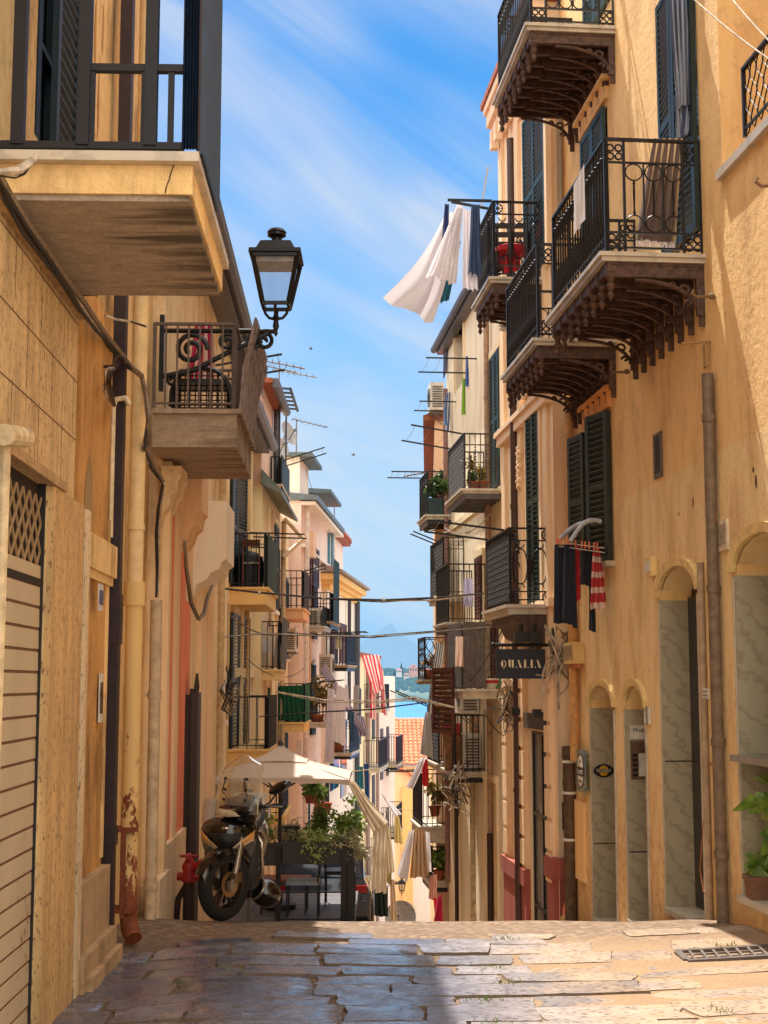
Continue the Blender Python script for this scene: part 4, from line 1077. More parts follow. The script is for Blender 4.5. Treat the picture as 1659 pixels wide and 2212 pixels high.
# things on the end face of R2
def endplate(label, name, cat, d0, d1, y0, y1, mat, dep=.05):
    s = S0; z1 = WR2.out(1200, y0, s)[1]; z0 = WR2.out(1200, y1, s)[1]
    t = thing(name, label, cat, WR2.P(s-dep, (d0+d1)/2, z0)); m = WR2.mb(); m.box(s-dep, s-.002, d0, d1, z0, z1); obj('casing', m, mat, t); return t, z0, z1
t, z0, z1 = endplate('black framed menu case on the house end by the grey drainpipe', 'menu_case', 'notice case', -.22, -.06, 1733, 1792, BLACK_G)
m = WR2.mb(); m.box(S0-.054, S0-.0505, -.205, -.075, z0+.03, z1-.03); obj('pane', m, PANE, t)
t, z0, z1 = endplate('small black letter box above the menu case', 'letter_box', 'letter box', -.20, -.07, 1682, 1697, BLACK_G, .06)
m = WR2.mb(); m.box(S0-.066, S0-.0605, -.18, -.09, z1-.05, z1-.035); obj('slot', m, ZINC, t)
# gas tap on plinth
s = S0-.09; z = WR2.out(1207, 1965, s)[1]
t = thing('gas_tap', 'terracotta painted gas tap low on the red plinth', 'tap', WR2.P(s, -.05, z-.3))
m = WR2.mb(); m.tube([(s-.04, -.05, z-.4), (s-.04, -.05, z), (s-.04, -.08, z+.1), (s-.04, -.16, z+.13), (s-.04,-.2,z+.1)], .03, 8); obj('pipe', m, plaster((190,100,70), (150,80,56), .5), t, smooth=True)
m = WR2.mb(); m.ball((s-.05, -.05, z-.1), .06, 10, 6); m.tube([(s-.12, -.05, z-.1), (s-.02, -.05, z-.1)], .02, 8); obj('valve', m, flat((190,150,96), .5, .3), t, smooth=True)
# spotlights over the shop door
for x, y, lb in ((1135, 1536, 'black square floodlight left over the glass shop door'), (1184, 1541, 'black square floodlight right over the glass shop door')):
    s, z = WR2.px(x, y); t = thing('floodlight', lb, 'lamp', WR2.P(s, .1, z), 'floodlights over the shop door')
    m = WR2.mb(); m.box(s-.05, s+.05, .09, .19, z-.05, z+.05); obj('casing', m, BLACK_G, t)
    m = WR2.mb(); m.tube([(s, 0, z), (s, .13, z)], .02, 6); obj('bracket', m, IRON, t)
# ---- QUALIA hanging sign
sQ = S0+.06; Dq = lambda x, y: WR2.out(x, y, sQ)
dl, zt = Dq(1071, 1402); dr, zb = Dq(1178, 1466)
t = thing('hanging_shop_sign', 'black hanging shop sign reading QUALIA in cream stencil letters', 'sign', WR2.P(sQ, 0, zb))
dl, dr = max(dl, dr), min(dl, dr)
m = WR2.mb(); m.box(sQ-.02, sQ+.02, dr, dl, zb, zt); obj('board', m, flat((20,26,40), .5, 0, .2), t)
db, zq = Dq(1065, 1393)
m = WR2.mb(); m.tube([(sQ, 0, zq), (sQ, db, zq)], .022, 8); m.ball((sQ, db, zq), .034, 8, 6); m.box(sQ-.05, sQ+.05, -.02, .02, zq-.14, zq+.2)
for dd in (dr+.08, dl-.08): m.tube([(sQ, dd, zt), (sQ, dd, zq)], .008, 5)
obj('arm', m, BLACK_G, t)
for dd in (dr+.13, (dr+dl)/2+.0):
    m = WR2.mb(); m.box(sQ-.1, sQ+.02, dd-.08, dd+.08, zq+.03, zq+.16); m.tube([(sQ-.03, dd-.0, zq+.16), (sQ-.03, dd, zq+.25)], .03, 8); obj('spotlight', m, BLACK_G, t)
# letters drawn as stencil strokes; letter box 0..1 high
GL = {'Q': [[(.02,.5),(.08,.8),(.24,.97),(.24,.03),(.08,.2)], [(.34,.97),(.5,.8),(.56,.5),(.5,.2),(.34,.03),(.34,.14),(.44,.3),(.47,.5),(.44,.7),(.34,.86)], [(.26,-.14),(.34,-.14),(.34,-.02),(.26,-.02)]],
      'U': [[(0,1),(.2,1),(.2,.06),(.1,.1),(0,.3)], [(.32,1),(.50,1),(.5,.06),(.32,.0)]],
      'A': [[(.2,1),(.34,1),(.64,0),(.42,0)], [(.0,0),(.1,0),(.13,.12),(.05,.2)]],
      'L': [[(0,1),(.2,1),(.2,0),(0,0)], [(.27,0),(.46,0),(.46,.14)]],
      'I': [[(0,1),(.2,1),(.2,0),(0,0)]]}
WD = {'Q': .58, 'U': .5, 'A': .64, 'L': .46, 'I': .2}
hl = (zt-zb)*.27; zc = (zt+zb)/2-hl*.5; tot = sum(WD[c] for c in 'QUALIA')+5*.2; sc = abs(dl-dr)*.82/tot
u = 0; m = WR2.mb()
for ch in 'QUALIA':
    for st in GL[ch]: m.prism([(sQ-.0255, dl-abs(dl-dr)*.09-(u+p[0])*sc, zc+p[1]*hl) for p in st], (.005, 0, 0))
    u += WD[ch]+.2
obj('lettering', m, flat((232,214,170), .5, 0, .05), t)
# pale wooden panel above shop door
m = WR2.mb(); s, z = WR2.px(1165, 1500); 
# ---------------- R3: cream house with many balconies
R3 = thing('cream_house', 'cream house with stacked small balconies behind the hanging shop sign', 'house', WR3.P(25, 0, -4))
hR = [hp(WR3, 1064, 1083, 766, 766, 1055, .1, False), hp(WR3, 984, 1003, 705, 730, 835, .15, False), hp(WR3, 1032, 1046, 1205, 1205, 1338, .1, False), hp(WR3, 1065, 1082, 1350, 1350, 1486, .1, False), hp(WR3, 1050, 1075, 1690, 1690, 1990, .2, False)]
facade(R3, WR3, 20.4, 29.6, -9, 7.1, CREAMY, hR, 5.)
for i, h in enumerate(hR): hole_back(R3, WR3, h, PANE if i < 4 else YELL, 'window' if i < 4 else 'door')
for i in (0, 2, 3):
    h = hR[i]; mt = (GREEN_SH, GREEN_SH, MAROON, MAROON)[i]
    for q in (0, 1): u0 = h[0]+(h[1]-h[0])*.5*q; obj('shutter', shutter_mb(WR3, (u0, .03), (u0+(h[1]-h[0])*.5-.01, .03), h[2], h[3]), mt, R3)
m = WR3.mb(); m.prism([(20.3,.2,7.1),(20.3,.2,7.2),(20.3,-2.5,8.3),(20.3,-5.2,7.1)], (9.5,0,0)); obj('roof', m, TERRA, R3)
m = WR3.mb(); m.tube([(20.2,.24,7.15),(29.8,.24,7.15)], .08, 8); m.box(20.3, 29.7, 0, .19, 7.02, 7.09); obj('gutter', m, flat((96,92,96), .5, .3), R3)
m = WR3.mb()
for h in hR: m.box(h[0]-.1, h[1]+.1, 0, .06, h[3]+.02, h[3]+.14); m.box(h[0]-.1, h[0]-.01, 0, .04, h[2], h[3]+.019); m.box(h[1]+.01, h[1]+.1, 0, .04, h[2], h[3]+.019)
for z in (3.1, -.2): m.box(20.4, 29.65, 0, .05, z, z+.12)
obj('window_surround', m, plaster((226,206,170), (190,160,124), .4, .25), R3)
pipe(R3, WR3, 1050, 690, 1990, .09, .05, flat((160,126,98), .6, 0, .25), collars=(860, 1000, 1300, 1500))
pipe(R3, WR3, 962, 840, 1900, .1, .05, flat((140,104,96), .6), collars=(1000, 1300, 1500))
pipe(R3, WR3, 1018, 1380, 2010, .09, .05, flat((196,176,140), .7, 0, .25), collars=(1500, 1640))
pipe(R3, WR3, 1058, 1800, 2040, .13, .05, flat((54,34,28), .5, 0, .2), name='drainpipe')
pipe(R3, WR3, 985, 1640, 2040, .1, .04, flat((44,30,28), .5, 0, .2), name='drainpipe')
b3a, s3a, z3a, p3a, h3a = bal_px(R3, WR3, 1086, 1056, 1000, 936, 1.9, end='twist', front='lattice', slab='beams', mat=MARBLE_W, sp=.085, under=flat((84,78,80), .6), t=.08, iron=flat((66,60,62), .5))
b3b, s3b, z3b, p3b, h3b = bal_px(R3, WR3, 1050, 1344, 965, 1218, 1.6, end='bars', front='bars', slab='beams', mat=MARBLE_W, t=.08)
b3c, s3c, z3c, p3c, h3c = bal_px(R3, WR3, 1090, 1488, 1000, 1350, 1.6, end='bars', front='bars', slab='plain', mat=MARBLE_W, t=.16)
b3d, s3d, z3d, p3d, h3d = bal_px(R3, WR3, 1048, 1668, 980, 1545, 1.5, end='bars', front='bars', slab='beams', mat=MARBLE_W, t=.09)
b3e, s3e, z3e, p3e, h3e = bal_px(R3, WR3, 1003, 1285, 955, 1160, 2.0, end='rings', front='lattice', slab='plain', mat=MARBLE_W, t=.12, sp=.1)
b3f, s3f, z3f, p3f, h3f = bal_px(R3, WR3, 1000, 1650, 945, 1530, 1.8, end='bars', front='lattice', slab='plain', mat=MARBLE_W, t=.12)
b3g, s3g, z3g, p3g, h3g = bal_px(R3, WR3, 968, 1785, 908, 1672, 1.6, end='bars', front='bars', slab='plain', mat=MARBLE_W, t=.34, sp=.12)
b3h, s3h, z3h, p3h, h3h = bal_px(R3, WR3, 974, 1112, 921, 1018, 1.4, end='rings', front='rings', slab='beams', mat=MARBLE_W, t=.1)
b3i, s3i, z3i, p3i, h3i = bal_px(R3, WR3, 972, 1468, 915, 1377, 1.2, end='ovals', front='ovals', slab='plain', mat=STONE_SILL, t=.1, sp=.2)
b3j, s3j, z3j, p3j, h3j = bal_px(R3, WR3, 967, 1902, 930, 1830, 1.6, end='bars', front='bars', slab='beams', mat=MARBLE_W, t=.14)
# ---------------- R4: the house beyond
R4 = thing('far_right_house', 'narrow cream house end beyond the stacked balconies on the right', 'house', WR4.P(33, 0, -6))
facade(R4, WR4, 30.2, 40, -10, 5.7, plaster((216,184,152), (176,140,108), .5, .3, seed=6), [], 6)
m = WR4.mb(); m.prism([(30.1,.25,5.7),(30.1,.25,5.8),(30.1,-3,6.8),(30.1,-6.2,5.7)], (10,0,0)); obj('roof', m, TERRA, R4)
# ================================================================== left-hand side of the street
WL0 = Wall(-1.77, -.029, 'L'); WL0C = Wall(-1.65, -.029, 'L'); WL1 = Wall(-1.65, -.029, 'L'); WL2 = Wall(-2.35, -.0125, 'L')
WL3 = Wall(-2.55, .0025, 'L'); WL4 = Wall(-4.32, .06, 'L'); WL5 = Wall(-5.28, .087, 'L'); WL6 = Wall(-5.8, .096, 'L')
OCHRE = plaster((206,174,122), (122,92,54), 1.15, .6, seed=7)
SAND = plaster((216,190,150), (150,116,76), .9, .35, seed=8)
LCREAM = plaster((226,208,172), (180,150,112), .5, .3, seed=9)
LPINK = plaster((224,202,190), (180,146,134), .45, .3, seed=10)
LWHITE = plaster((228,218,208), (184,166,150), .45, .25, seed=11)
LYEL = plaster((208,172,112), (170,134,80), .45, .25, seed=12)
TRAV = travertine((190,162,118)); TRAV2 = travertine((168,138,98))
# ---------------- L0: house with the garage
L0 = thing('garage_house', 'ochre house at left with travertine front, roller shutter and a concrete balcony', 'house', WL0.P(8, 0, -1.9))
sg1, ztop = WL0C.px(104, 1046); sg0 = 4.4; sc1, zc1 = WL0C.px(170, 690)
GH = (sg0, sg1, -3., ztop, 0, .06)
DU = (WL0.px(78, 150)[0], WL0.px(152, 150)[0], WL0.px(100, 335)[1], 5.6, 0, .14)
facade(L0, WL0, 3., 12.6, -5, 8.2, OCHRE, [DU], 5.)
hole_back(L0, WL0, DU, PANE, 'balcony_door')
facade(L0, WL0C, 3., sc1, -4, zc1, TRAV, [GH], .12, name='stone_cladding')
joints = []
for k, z in enumerate([ztop+.02+.36*q for q in range(1, 7)]):
    if z < zc1: joints.append((3., sc1+.001, -.003, .0015, z-.004, z+.004))
for k in range(8):
    s = sc1-.42-k*.62
    for q in range(4):
        z0 = ztop+.38*q; joints.append((s+.31*(q % 2)-.003, s+.31*(q % 2)+.003, -.003, .0012, z0+.04, min(z0+.40, zc1)))
for q in range(9):
    z = -2.2+q*.62
    if z < ztop: joints.append((sg1+.01, sc1+.001, -.003, .0015, z-.004, z+.004))
for q in joints: m = WL0C.mb(); m.box(*q); obj('stone_joint', m, flat((104,74,46), .9), L0)
m = WL0C.mb(); m.box(3, sc1+.03, -.14, .04, zc1+.001, zc1+.05); obj('stone_coping', m, TRAV2, L0)
m = WL0C.mb(); m.box(sg1+.005, WL0C.px(158, 1600)[0], .0, .035, -2.6, ztop-.01); obj('garage_jamb', m, travertine((182,148,100)), L0)
m = WL0C.mb(); m.box(sg0, sg1+.3, .002, .05, ztop-.005, ztop+.05); obj('garage_lintel', m, TRAV2, L0)
zl = WL0C.px(60, 1238)[1]; sl = sg1
m = WL0C.mb(); zz_ = -2.3; k = 0
while zz_ < zl-.02:
    h = .118; m.hexa([(sg0,-.058,zz_),(sl-.02,-.058,zz_),(sl-.02,-.022,zz_+.006),(sg0,-.022,zz_+.006),(sg0,-.058,zz_+h-.004),(sl-.02,-.058,zz_+h-.004),(sl-.02,-.024,zz_+h-.010),(sg0,-.024,zz_+h-.010)])
    zz_ += h
obj('roller_shutter', m, rusty((206,184,152), .25, .60, .63), L0)
m = WL0C.mb()
for k in range(26):
    s = sl-.06-k*.075
    for q in range(9):
        z = zl+.0+q*.075; a = .035*(1 if (k+q) % 2 else -1)
        if z+.075 < ztop-.02: m.bar((s-a, -.03, z), (s+a, -.03, z+.075), .010, .012, (1,0,0))
obj('shutter_lattice', m, rusty((186,152,110), .3, .58, .62), L0)
m = WL0C.mb(); m.box(sg0, sl, -.059, -.054, zl, ztop); m.box(sg0, sl, -.053, -.02, zl-.04, zl); obj('shutter_housing', m, flat((40,28,18), .9), L0)
m = WL0C.mb(); zz_ = -2.3
while zz_ < zl-.02: m.box(sg0, sl-.021, -.05, -.0265, zz_-.008, zz_+.004); zz_ += .118
obj('shutter_seam', m, rusty((120,84,56), .9, .48, .56), L0)
m = WL0C.mb(); m.box(sl-.02, sl-.001, -.0585, -.01, -2.4, ztop); obj('shutter_guide', m, flat((26,22,20), .6), L0)
# left-hand conduit and pipe stub
m = WL0C.mb(); s, z = WL0C.px(8, 950, .06); m.tube([(s, .06, z), (s, .06, -2.2)], .035, 10); m.tube([(s-.25, .12, z-.02), (s+.16, .12, z+.04)], .05, 12); obj('cream_conduit', m, flat((214,190,150), .6, 0, .2), L0)
# pilaster, rough stone base, step
sp0, sp1 = WL0.px(166, 1300, .1)[0], WL0.px(222, 1300, .06)[0]
m = WL0.mb(); m.box(sp0, sp1, 0, .09, -2.2, 2.6); obj('pilaster', m, plaster((166,124,70), (104,72,36), 1.1, .9, seed=13), L0)
m = WL0.mb(); m.box(sp1-.06, sp1-.001, .0905, .105, -1.2, 1.15); obj('pilaster_edge', m, OCHRE, L0)
m = WL0C.mb(); xa, xb = WL0C.px(160, 1600)[0], WL0C.px(169, 1600)[0]; m.box(xa, xb, .0, .045, -2.4, ztop-.02); obj('jamb_trim', m, travertine((222,198,160)), L0)
m = WL0.mb(); zt = WL0.px(200, 1158, .1)[1]; zb2 = WL0.px(200, 1232, .1)[1]; m.box(sp0, sp1+.1, .0905, .14, zb2, zt); m.box(sp0, sp1+.06, .091, .12, zb2-.06, zb2-.001); obj('pilaster_band', m, OCHRE, L0)
ROUGH = plaster((150,124,92), (96,74,50), .9, 1.0, seed=14)
zs = WL0.px(205, 1895, .16)[1]
m = WL0.mb(); m.box(sp0+.02, sp1+.04, .0, .15, -2.6, zs); m.box(sp0+.02, sp1+.07, .0, .2, -2.6, zs-.42); m.box(sp0+.1, sp1+.10, 0, .24, -2.6, zs-.55); obj('stone_base', m, ROUGH, L0)
# door number plate, long plate
t, sn, sf, zb, zt = plate('street_number', 'blue and white tile number on the ochre pilaster', 'plate', WL0, 220, 211, 1262, 1320, .14, flat((206,200,196), .4), .012)
m = WL0.mb(); c = (sn+sf)/2; m.box(min(sn,sf)+.01, max(sn,sf)-.01, .1525, .155, zb+.04, zt-.04); obj('tile_face', m, flat((64,64,120), .4), t)
t, sn, sf, zb, zt = plate('name_plate', 'tall narrow white plate with letters on the left wall', 'plate', WL0, 220, 213, 1455, 1560, .1, WHITE_P, .012)
m = WL0.mb(); a, b = min(sn,sf), max(sn,sf); m.box(a+.012, b-.012, .1125, .114, zt-.16, zt-.06); m.box(a+.012, b-.012, .1125, .114, zb+.06, zb+.2); obj('letters', m, flat((70,60,50), .6), t)
# pipes
m = WL0.mb(); s, _ = WL0.px(268, 700, .13); m.box(s-.06, s+.06, .06, .15, -1.75, 7.1); z = WL0.px(262, 1340, .13)[1]; m.box(s-.068, s+.068, .052, .16, z-.18, z+.18); z = WL0.px(250, 1790, .13)[1]; m.box(s-.068, s+.068, .052, .16, z-.1, z+.02)
obj('square_drainpipe', m, flat((44,24,28), .5, 0, .2), L0)
sR, _ = WL0.px(293, 800, .15); zR = WL0.px(280, 1262, .15)[1]
m = WL0.mb(); m.tube([(sR, .18, 7.1), (sR, .18, zR)], .06, 14); m.tube([(sR,.18,zR+.42),(sR,.18,zR+.46)], .068, 14); obj('cream_drainpipe', m, flat((238,206,150), .6, 0, .1), L0, smooth=True)
RUST = rusty((236,196,128), .9, .525, .565)
zg = gz(10.6, -1.8)
m = WL0.mb(); zR2 = WL0.px(275, 1790, .15)[1]
m.tube([(sR, .18, zR), (sR, .18, zg+.22), (sR-.03, .2, zg+.12), (sR-.1, .24, zg+.05)], .066, 14); m.tube([(sR,.18,zR-.16),(sR,.18,zR+.02)], .08, 14); m.tube([(sR,.18,zR2-.01),(sR,.18,zR2+.02)], .078, 14)
obj('rusty_drainpipe', m, RUST, L0, smooth=True)
m = WL0.mb(); m.box(sR-.14, sR-.1, .14, .17, zg+.2, zR2+.02)
for z in (zR2+.01, zg+.25): m.box(sR-.14, sR+.09, .04, .24, z-.014, z+.014)
obj('pipe_guard', m, rusty((120,60,36), .9, .4, .5), L0)
# balcony 1
M_SOF = streaked_concrete((168,152,134), (52,44,42), -1.5, -.8)
CONC = plaster((204,172,118), (136,108,70), .9, .7, seed=16)
sbn, zbn = WL0.px(40, 335); sbn = WL0.px(36, 330)[0]
s0, z0 = None, None
Y1 = 6.5
s0 = 6.5; pr, zt = WL0.out(432, 337, s0); zt2 = zt
m = WL0.mb(); zs1 = WL0.out(430, 420, s0)[1]; zs0 = WL0.out(440, 358, s0)[1]; sL = 8.2
m.box(s0-.0, sL, 0, pr-.035, zs1, zs0)
slab1 = obj('balcony', m, CONC, L0)
m = WL0.mb(); m.box(s0-.06, sL+.02, 0, pr, zs0+.001, zt); obj('marble_edge', m, MARBLE_W, slab1)
m = WL0.mb(); m.box(s0+.02, sL-.01, 0.0, pr-.05, zs1-.03, zs1-.001); obj('soffit', m, M_SOF, slab1)
CRK = flat((70,48,30), .9)
def crack(name, par, pts, W, s, w=.005):
    m = W.mb(); P = [(W.out(x, y, s)) for x, y in pts]
    for (d1, z1), (d2, z2) in zip(P[:-1], P[1:]): m.poly([(s-.003, d1-w*.6, z1), (s-.003, d1+w*.6, z1), (s-.003, d2+w*.6, z2), (s-.003, d2-w*.6, z2)])
    return obj(name, m, CRK, par)
crack('crack', slab1, [(378,352),(370,372),(366,388),(360,402),(357,418)], WL0, s0)
m = WL0.mb(); zr = WL0.out(390, 150, s0)[1]; zrb = WL0.out(390, 318, s0)[1]
def dx(x): return WL0.out(x, 250, s0)[0]
m.box(s0-.02, s0+.02, dx(190), pr-.08, zr-.018, zr+.018); m.box(s0-.02, s0+.02, 0, pr-.08, zrb-.018, zrb+.018)
for x in (198, 311, 369): m.box(s0-.014, s0+.014, dx(x)-.014, dx(x)+.014, zt, zr)
for x in (40, 181, 326): m.box(s0-.03, s0+.03, dx(x)-.03, dx(x)+.03, zrb, 6.2)
m.box(s0-.03, s0+.03, 0, pr-.05, 4.62, 4.68)
obj('railing', m, flat((18,16,24), .5, .2), slab1)
m = WL0.mb(); n = 34
for k in range(n):
    a = s0+.02+(7.35-s0)*k/n; b = s0+.02+(7.35-s0)*(k+1)/n; mid = (a+b)/2
    for za, zb_ in ((zt+.02, 5.6),):
        m.hexa([(a,pr-.02,za),(mid,pr+.01,za),(mid,pr+.02,za),(a,pr-.01,za),(a,pr-.02,zb_),(mid,pr+.01,zb_),(mid,pr+.02,zb_),(a,pr-.01,zb_)])
        m.hexa([(mid,pr+.01,za),(b,pr-.02,za),(b,pr-.01,za),(mid,pr+.02,za),(mid,pr+.01,zb_),(b,pr-.02,zb_),(b,pr-.01,zb_),(mid,pr+.02,zb_)])
for k in range(6):
    a, b = dx(395)+(pr-dx(395))*k/6, dx(395)+(pr-dx(395))*(k+1)/6; mid = (a+b)/2
    m.hexa([(s0-.03,a,zt+.02),(s0-.05,mid,zt+.02),(s0-.04,mid,zt+.02),(s0-.02,a,zt+.02),(s0-.03,a,5.6),(s0-.05,mid,5.6),(s0-.04,mid,5.6),(s0-.02,a,5.6)])
    m.hexa([(s0-.05,mid,zt+.02),(s0-.03,b,zt+.02),(s0-.02,b,zt+.02),(s0-.04,mid,zt+.02),(s0-.05,mid,5.6),(s0-.03,b,5.6),(s0-.02,b,5.6),(s0-.04,mid,5.6)])
obj('corrugated_screen', m, flat((20,36,58), .45, 0, .2), slab1)
m = WL0.mb()
for x0, x1 in ((84, 92), (100, 108), (142, 152)):
    a, b = WL0.px(x0, 150)[0], WL0.px(x1, 150)[0]; m.box(a, b, -.13, -.05, DU[2], 5.6)
m.box(DU[0], DU[1], -.12, -.06, WL0.px(100, 60)[1]-.04, WL0.px(100, 60)[1]); obj('door_frame', m, flat((28,48,60), .45), L0)
m = WL0.mb(); a, b = WL0.px(104, 150)[0], WL0.px(150, 150)[0]; 
obj('shutter', shutter_mb(WL0, (a, .02), (b, .03), DU[2], 5.6, .08), flat((22,44,58), .5), L0)
# peeled render patches on the upper wall
rnd = random.Random(9)
for x, y, w_, h_ in ((205, 100, .04, 1.1), (212, 220, .03, .8), (192, 230, .03, .6), (222, 60, .03, .5)):
    s, z = WL0.px(x, y); m = WL0.mb(); m.poly([(s+w_*rnd.uniform(.5,1.3)*math.cos(a), .004, z+h_*.5*rnd.uniform(.6,1.1)*math.sin(a)) for a in [2*PI*k/14 for k in range(14)]])
    obj('peeling_patch', m, plaster((150,110,66), (84,52,28), .9, .8), L0)
m = WL0.mb()
s, z = WL0.px(190, 1080, .091); m.poly([(s+q[0], .0925, z+q[1]) for q in ((-.0,.30),(.14,.18),(.17,-.1),(.2,-.5),(.16,-.62),(-.1,-.62),(-.16,-.3),(-.12,.1))]); obj('damp_patch', m, plaster((124,102,66), (96,78,46), .6, .8), L0)
m = WL0.mb(); m.prism([(2.9,.85,8.5),(2.9,.85,8.62),(2.9,-2.4,9.3),(2.9,-5.2,8.3)], (11.5,0,0)); obj('roof', m, TERRA, L0)  # eave and far end lengthened out of view to cast the street shadow
# ---------------- cable bundle along the left wall
def lw(x, y, d, W=WL0): s, z = W.px(x, y, d); return W.P(s, d, z)
pts = [lw(-20, 345, .2), lw(20, 420, .2), lw(60, 485, .2), lw(100, 540, .2), lw(140, 600, .22), lw(180, 652, .2), lw(212, 700, .15), lw(245, 745, .12), lw(285, 795, .2), lw(306, 812, .22)]
wire('rope_cable', 'thick twisted pale cable running down along the top of the stone cladding', pts, .022, CABLE_T, 3, 4, 'cable bundles on the left wall')
m = MB()
wire('rope_cable', 'black and white cable bundle dropping past the second balcony', [lw(306,812,.22), lw(316,850,.25), lw(322,900,.3), lw(318,930,.28), lw(312,960,.24), lw(330,1000,.26), lw(352,1040,.3)], .018, CABLE_T, 3, 8, 'cable bundles on the left wall')
wire('rope_cable', 'dark cable bundle hanging straight down beside the red stripe', [lw(352,1045,.3), lw(342,1100,.22), lw(338,1150,.16), lw(340,1230,.14), lw(338,1290,.13)], .013, CABLE_K, 3, 3, 'cable bundles on the left wall')
wire('rope_cable', 'short loop of pale cable tied to an iron hook on the left wall', [lw(254,790,.1), lw(236,800,.2), lw(232,830,.2), lw(240,860,.18), lw(246,875,.12)], .015, CABLE_T, 4, 6, 'cable bundles on the left wall')
wire('rope_cable', 'pale wires tangled at the left frame edge under the big balcony', [lw(-10,372,.3), lw(40,365,.34), lw(62,350,.36), lw(80,335,.36)], .014, CABLE_W, 4, 12, 'cable bundles on the left wall')
wire('rope_cable', 'thin rope running from the dark pipe to the second balcony', [lw(228,682,.1), lw(250,690,.16), lw(285,695,.2), lw(318,706,.4)], .009, CABLE_W, 1, 14, 'cable bundles on the left wall')
for x, y, lb in ((175, 640, 'iron wall hook holding the thick cable under the big balcony'), (228, 795, 'iron wall hook between the stone cladding and the dark pipe')):
    s, z = WL0.px(x, y, .1); t = thing('wall_hook', lb, 'hook', WL0.P(s, 0, z), 'iron hooks on the left wall'); m = WL0.mb()
    m.tube([(s-.02, 0, z), (s-.02, .18, z+.01)]+[(s-.02, .2+.04*math.sin(a), z+.02+.04*math.cos(a)+.02) for a in [PI+1.6*PI*k/9 for k in range(10)]], .012, 6); obj('rod', m, flat((70,48,38), .7, .2), t)
# white pvc conduit and lamp-like fitting
t = thing('electric_conduit', 'cream plastic conduit with a hooded top left of the dark pipe', 'conduit', lw(236, 1000, .08)); m = WL0.mb(); s, za = WL0.px(244, 880, .08); zb_ = WL0.px(236, 1160, .08)[1]
m.tube([(s,.08,zb_),(s,.08,za),(s,.1,za+.06),(s,.17,za+.07),(s,.2,za+.02)], .022, 8); obj('tube', m, flat((226,206,170), .5), t, smooth=True)
# ---------------- L1
L1 = thing('sand_house', 'sand coloured house at left with red painted bands and plaster corbels', 'house', WL1.P(16, 0, -2.5))
facade(L1, WL1, 12.62, 20., -7, 4.75, SAND, [], 5.)
m = WL1.mb(); m.prism([(12.7,.26,4.75),(12.7,.26,4.85),(12.7,-2.4,5.8),(12.7,-5.2,4.75)], (7.4,0,0)); obj('roof', m, TERRA, L1)
m = WL1.mb(); m.tube([(12.8,.32,4.8),(20.2,.32,4.8)], .085, 8); m.box(12.9, 20.1, .0, .26, 4.66, 4.745); obj('gutter', m, flat((104,100,104), .5, .4), L1)
m = WL1.mb()
def strip(W, m, x0, x1, y0, y1, d0, d1):
    a, b = W.px(x0, 1400)[0], W.px(x1, 1400)[0]; xm = (x0+x1)/2
    m.box(min(a,b), max(a,b), d0, d1, W.px(xm, y1)[1], W.px(xm, y0)[1])
for q in ((352, 368, 1090, 2050, 0, .02), (377, 395, 1130, 1800, 0, .02), (398, 408, 1300, 2050, 0, .015), (440, 445, 1300, 2050, 0, .015)):
    m = WL1.mb(); strip(WL1, m, *q); obj('painted_band', m, plaster((194,112,84), (150,80,60), .5, .3), L1)
for q in ((346, 351, 900, 2060, 0, .07), (369, 376, 1100, 2060, 0, .05), (424, 436, 1200, 2050, .0, .06), (446, 456, 1280, 2050, 0, .08), (466, 474, 1280, 2050, 0, .06)):
    m = WL1.mb(); strip(WL1, m, *q); obj('pilaster', m, plaster((214,186,146), (170,138,98), .5, .3), L1)
m = WL1.mb(); strip(WL1, m, 330, 352, 1880, 2080, 0, .10); strip(WL1, m, 354, 396, 1800, 2080, 0, .06); obj('plinth', m, plaster((206,180,146), (150,122,90), .6, .4), L1)
pipe(L1, WL1, 338, 1296, 2000, .08, .05, flat((196,172,140), .6, 0, .15), collars=(1500, 1900))
pipe(L1, WL1, 484, 900, 1990, .1, .045, flat((206,176,130), .6, 0, .15), collars=(1250, 1600))
# plaster corbels
def corbel_px(W, xw, xo, yt, yb, yc, ln, mat, name='plaster_corbel'):
    s = W.px(xw, yt)[0]; pr, zt = W.out(xo, yt, s); zb = W.out(xo, yb, s)[1]; zc = W.out(xo, yc, s)[1]; m = W.mb()
    prf = [(0, zt), (pr, zt), (pr, zb), (pr*.86, zb-(zb-zc)*.1), (pr*.8, zb-(zb-zc)*.4), (pr*.55, zb-(zb-zc)*.52), (pr*.42, zb-(zb-zc)*.8), (pr*.12, zc), (0, zc-.12)]
    m.prism([(s, p[0], p[1]) for p in prf], (ln, 0, 0)); return obj(name, m, mat, L1)
corbel_px(WL1, 348, 392, 1006, 1030, 1110, .5, SAND); corbel_px(WL1, 386, 436, 1004, 1100, 1180, .7, plaster((206,170,130), (160,122,84), .5, .4)); corbel_px(WL1, 420, 490, 1082, 1208, 1262, 1.1, plaster((240,224,200), (196,168,136), .5, .4))
# balcony 2
bL, sL2, zL2, pL2, hL2 = bal_px(L1, WL1, 330, 884, 512, 690, 1.9, end='bars', front='bars', slab='plain', t=.33, mat=streaked_concrete((160,142,122), (104,86,70), -1.9, -1.0), iron=flat((96,80,72), .6), sp=.105)
m = WL1.mb(); m.grid(lambda u, v: (sL2+.02+1.9*u, pL2+.02+.12*v*v, zL2-.02+(hL2+.12)*v), 60, 8); m.UV = {}
m2 = WL1.mb()
for k in range(38):
    s = sL2+.03+1.85*k/38; m2.tube([(s, pL2+.02, zL2-.02), (s, pL2+.05, zL2+hL2*.5), (s, pL2+.15, zL2+hL2+.06+.05*math.sin(k*3))], .011, 5)
obj('reed_screen', m2, flat((126,114,112), .8, 0, .4), bL)
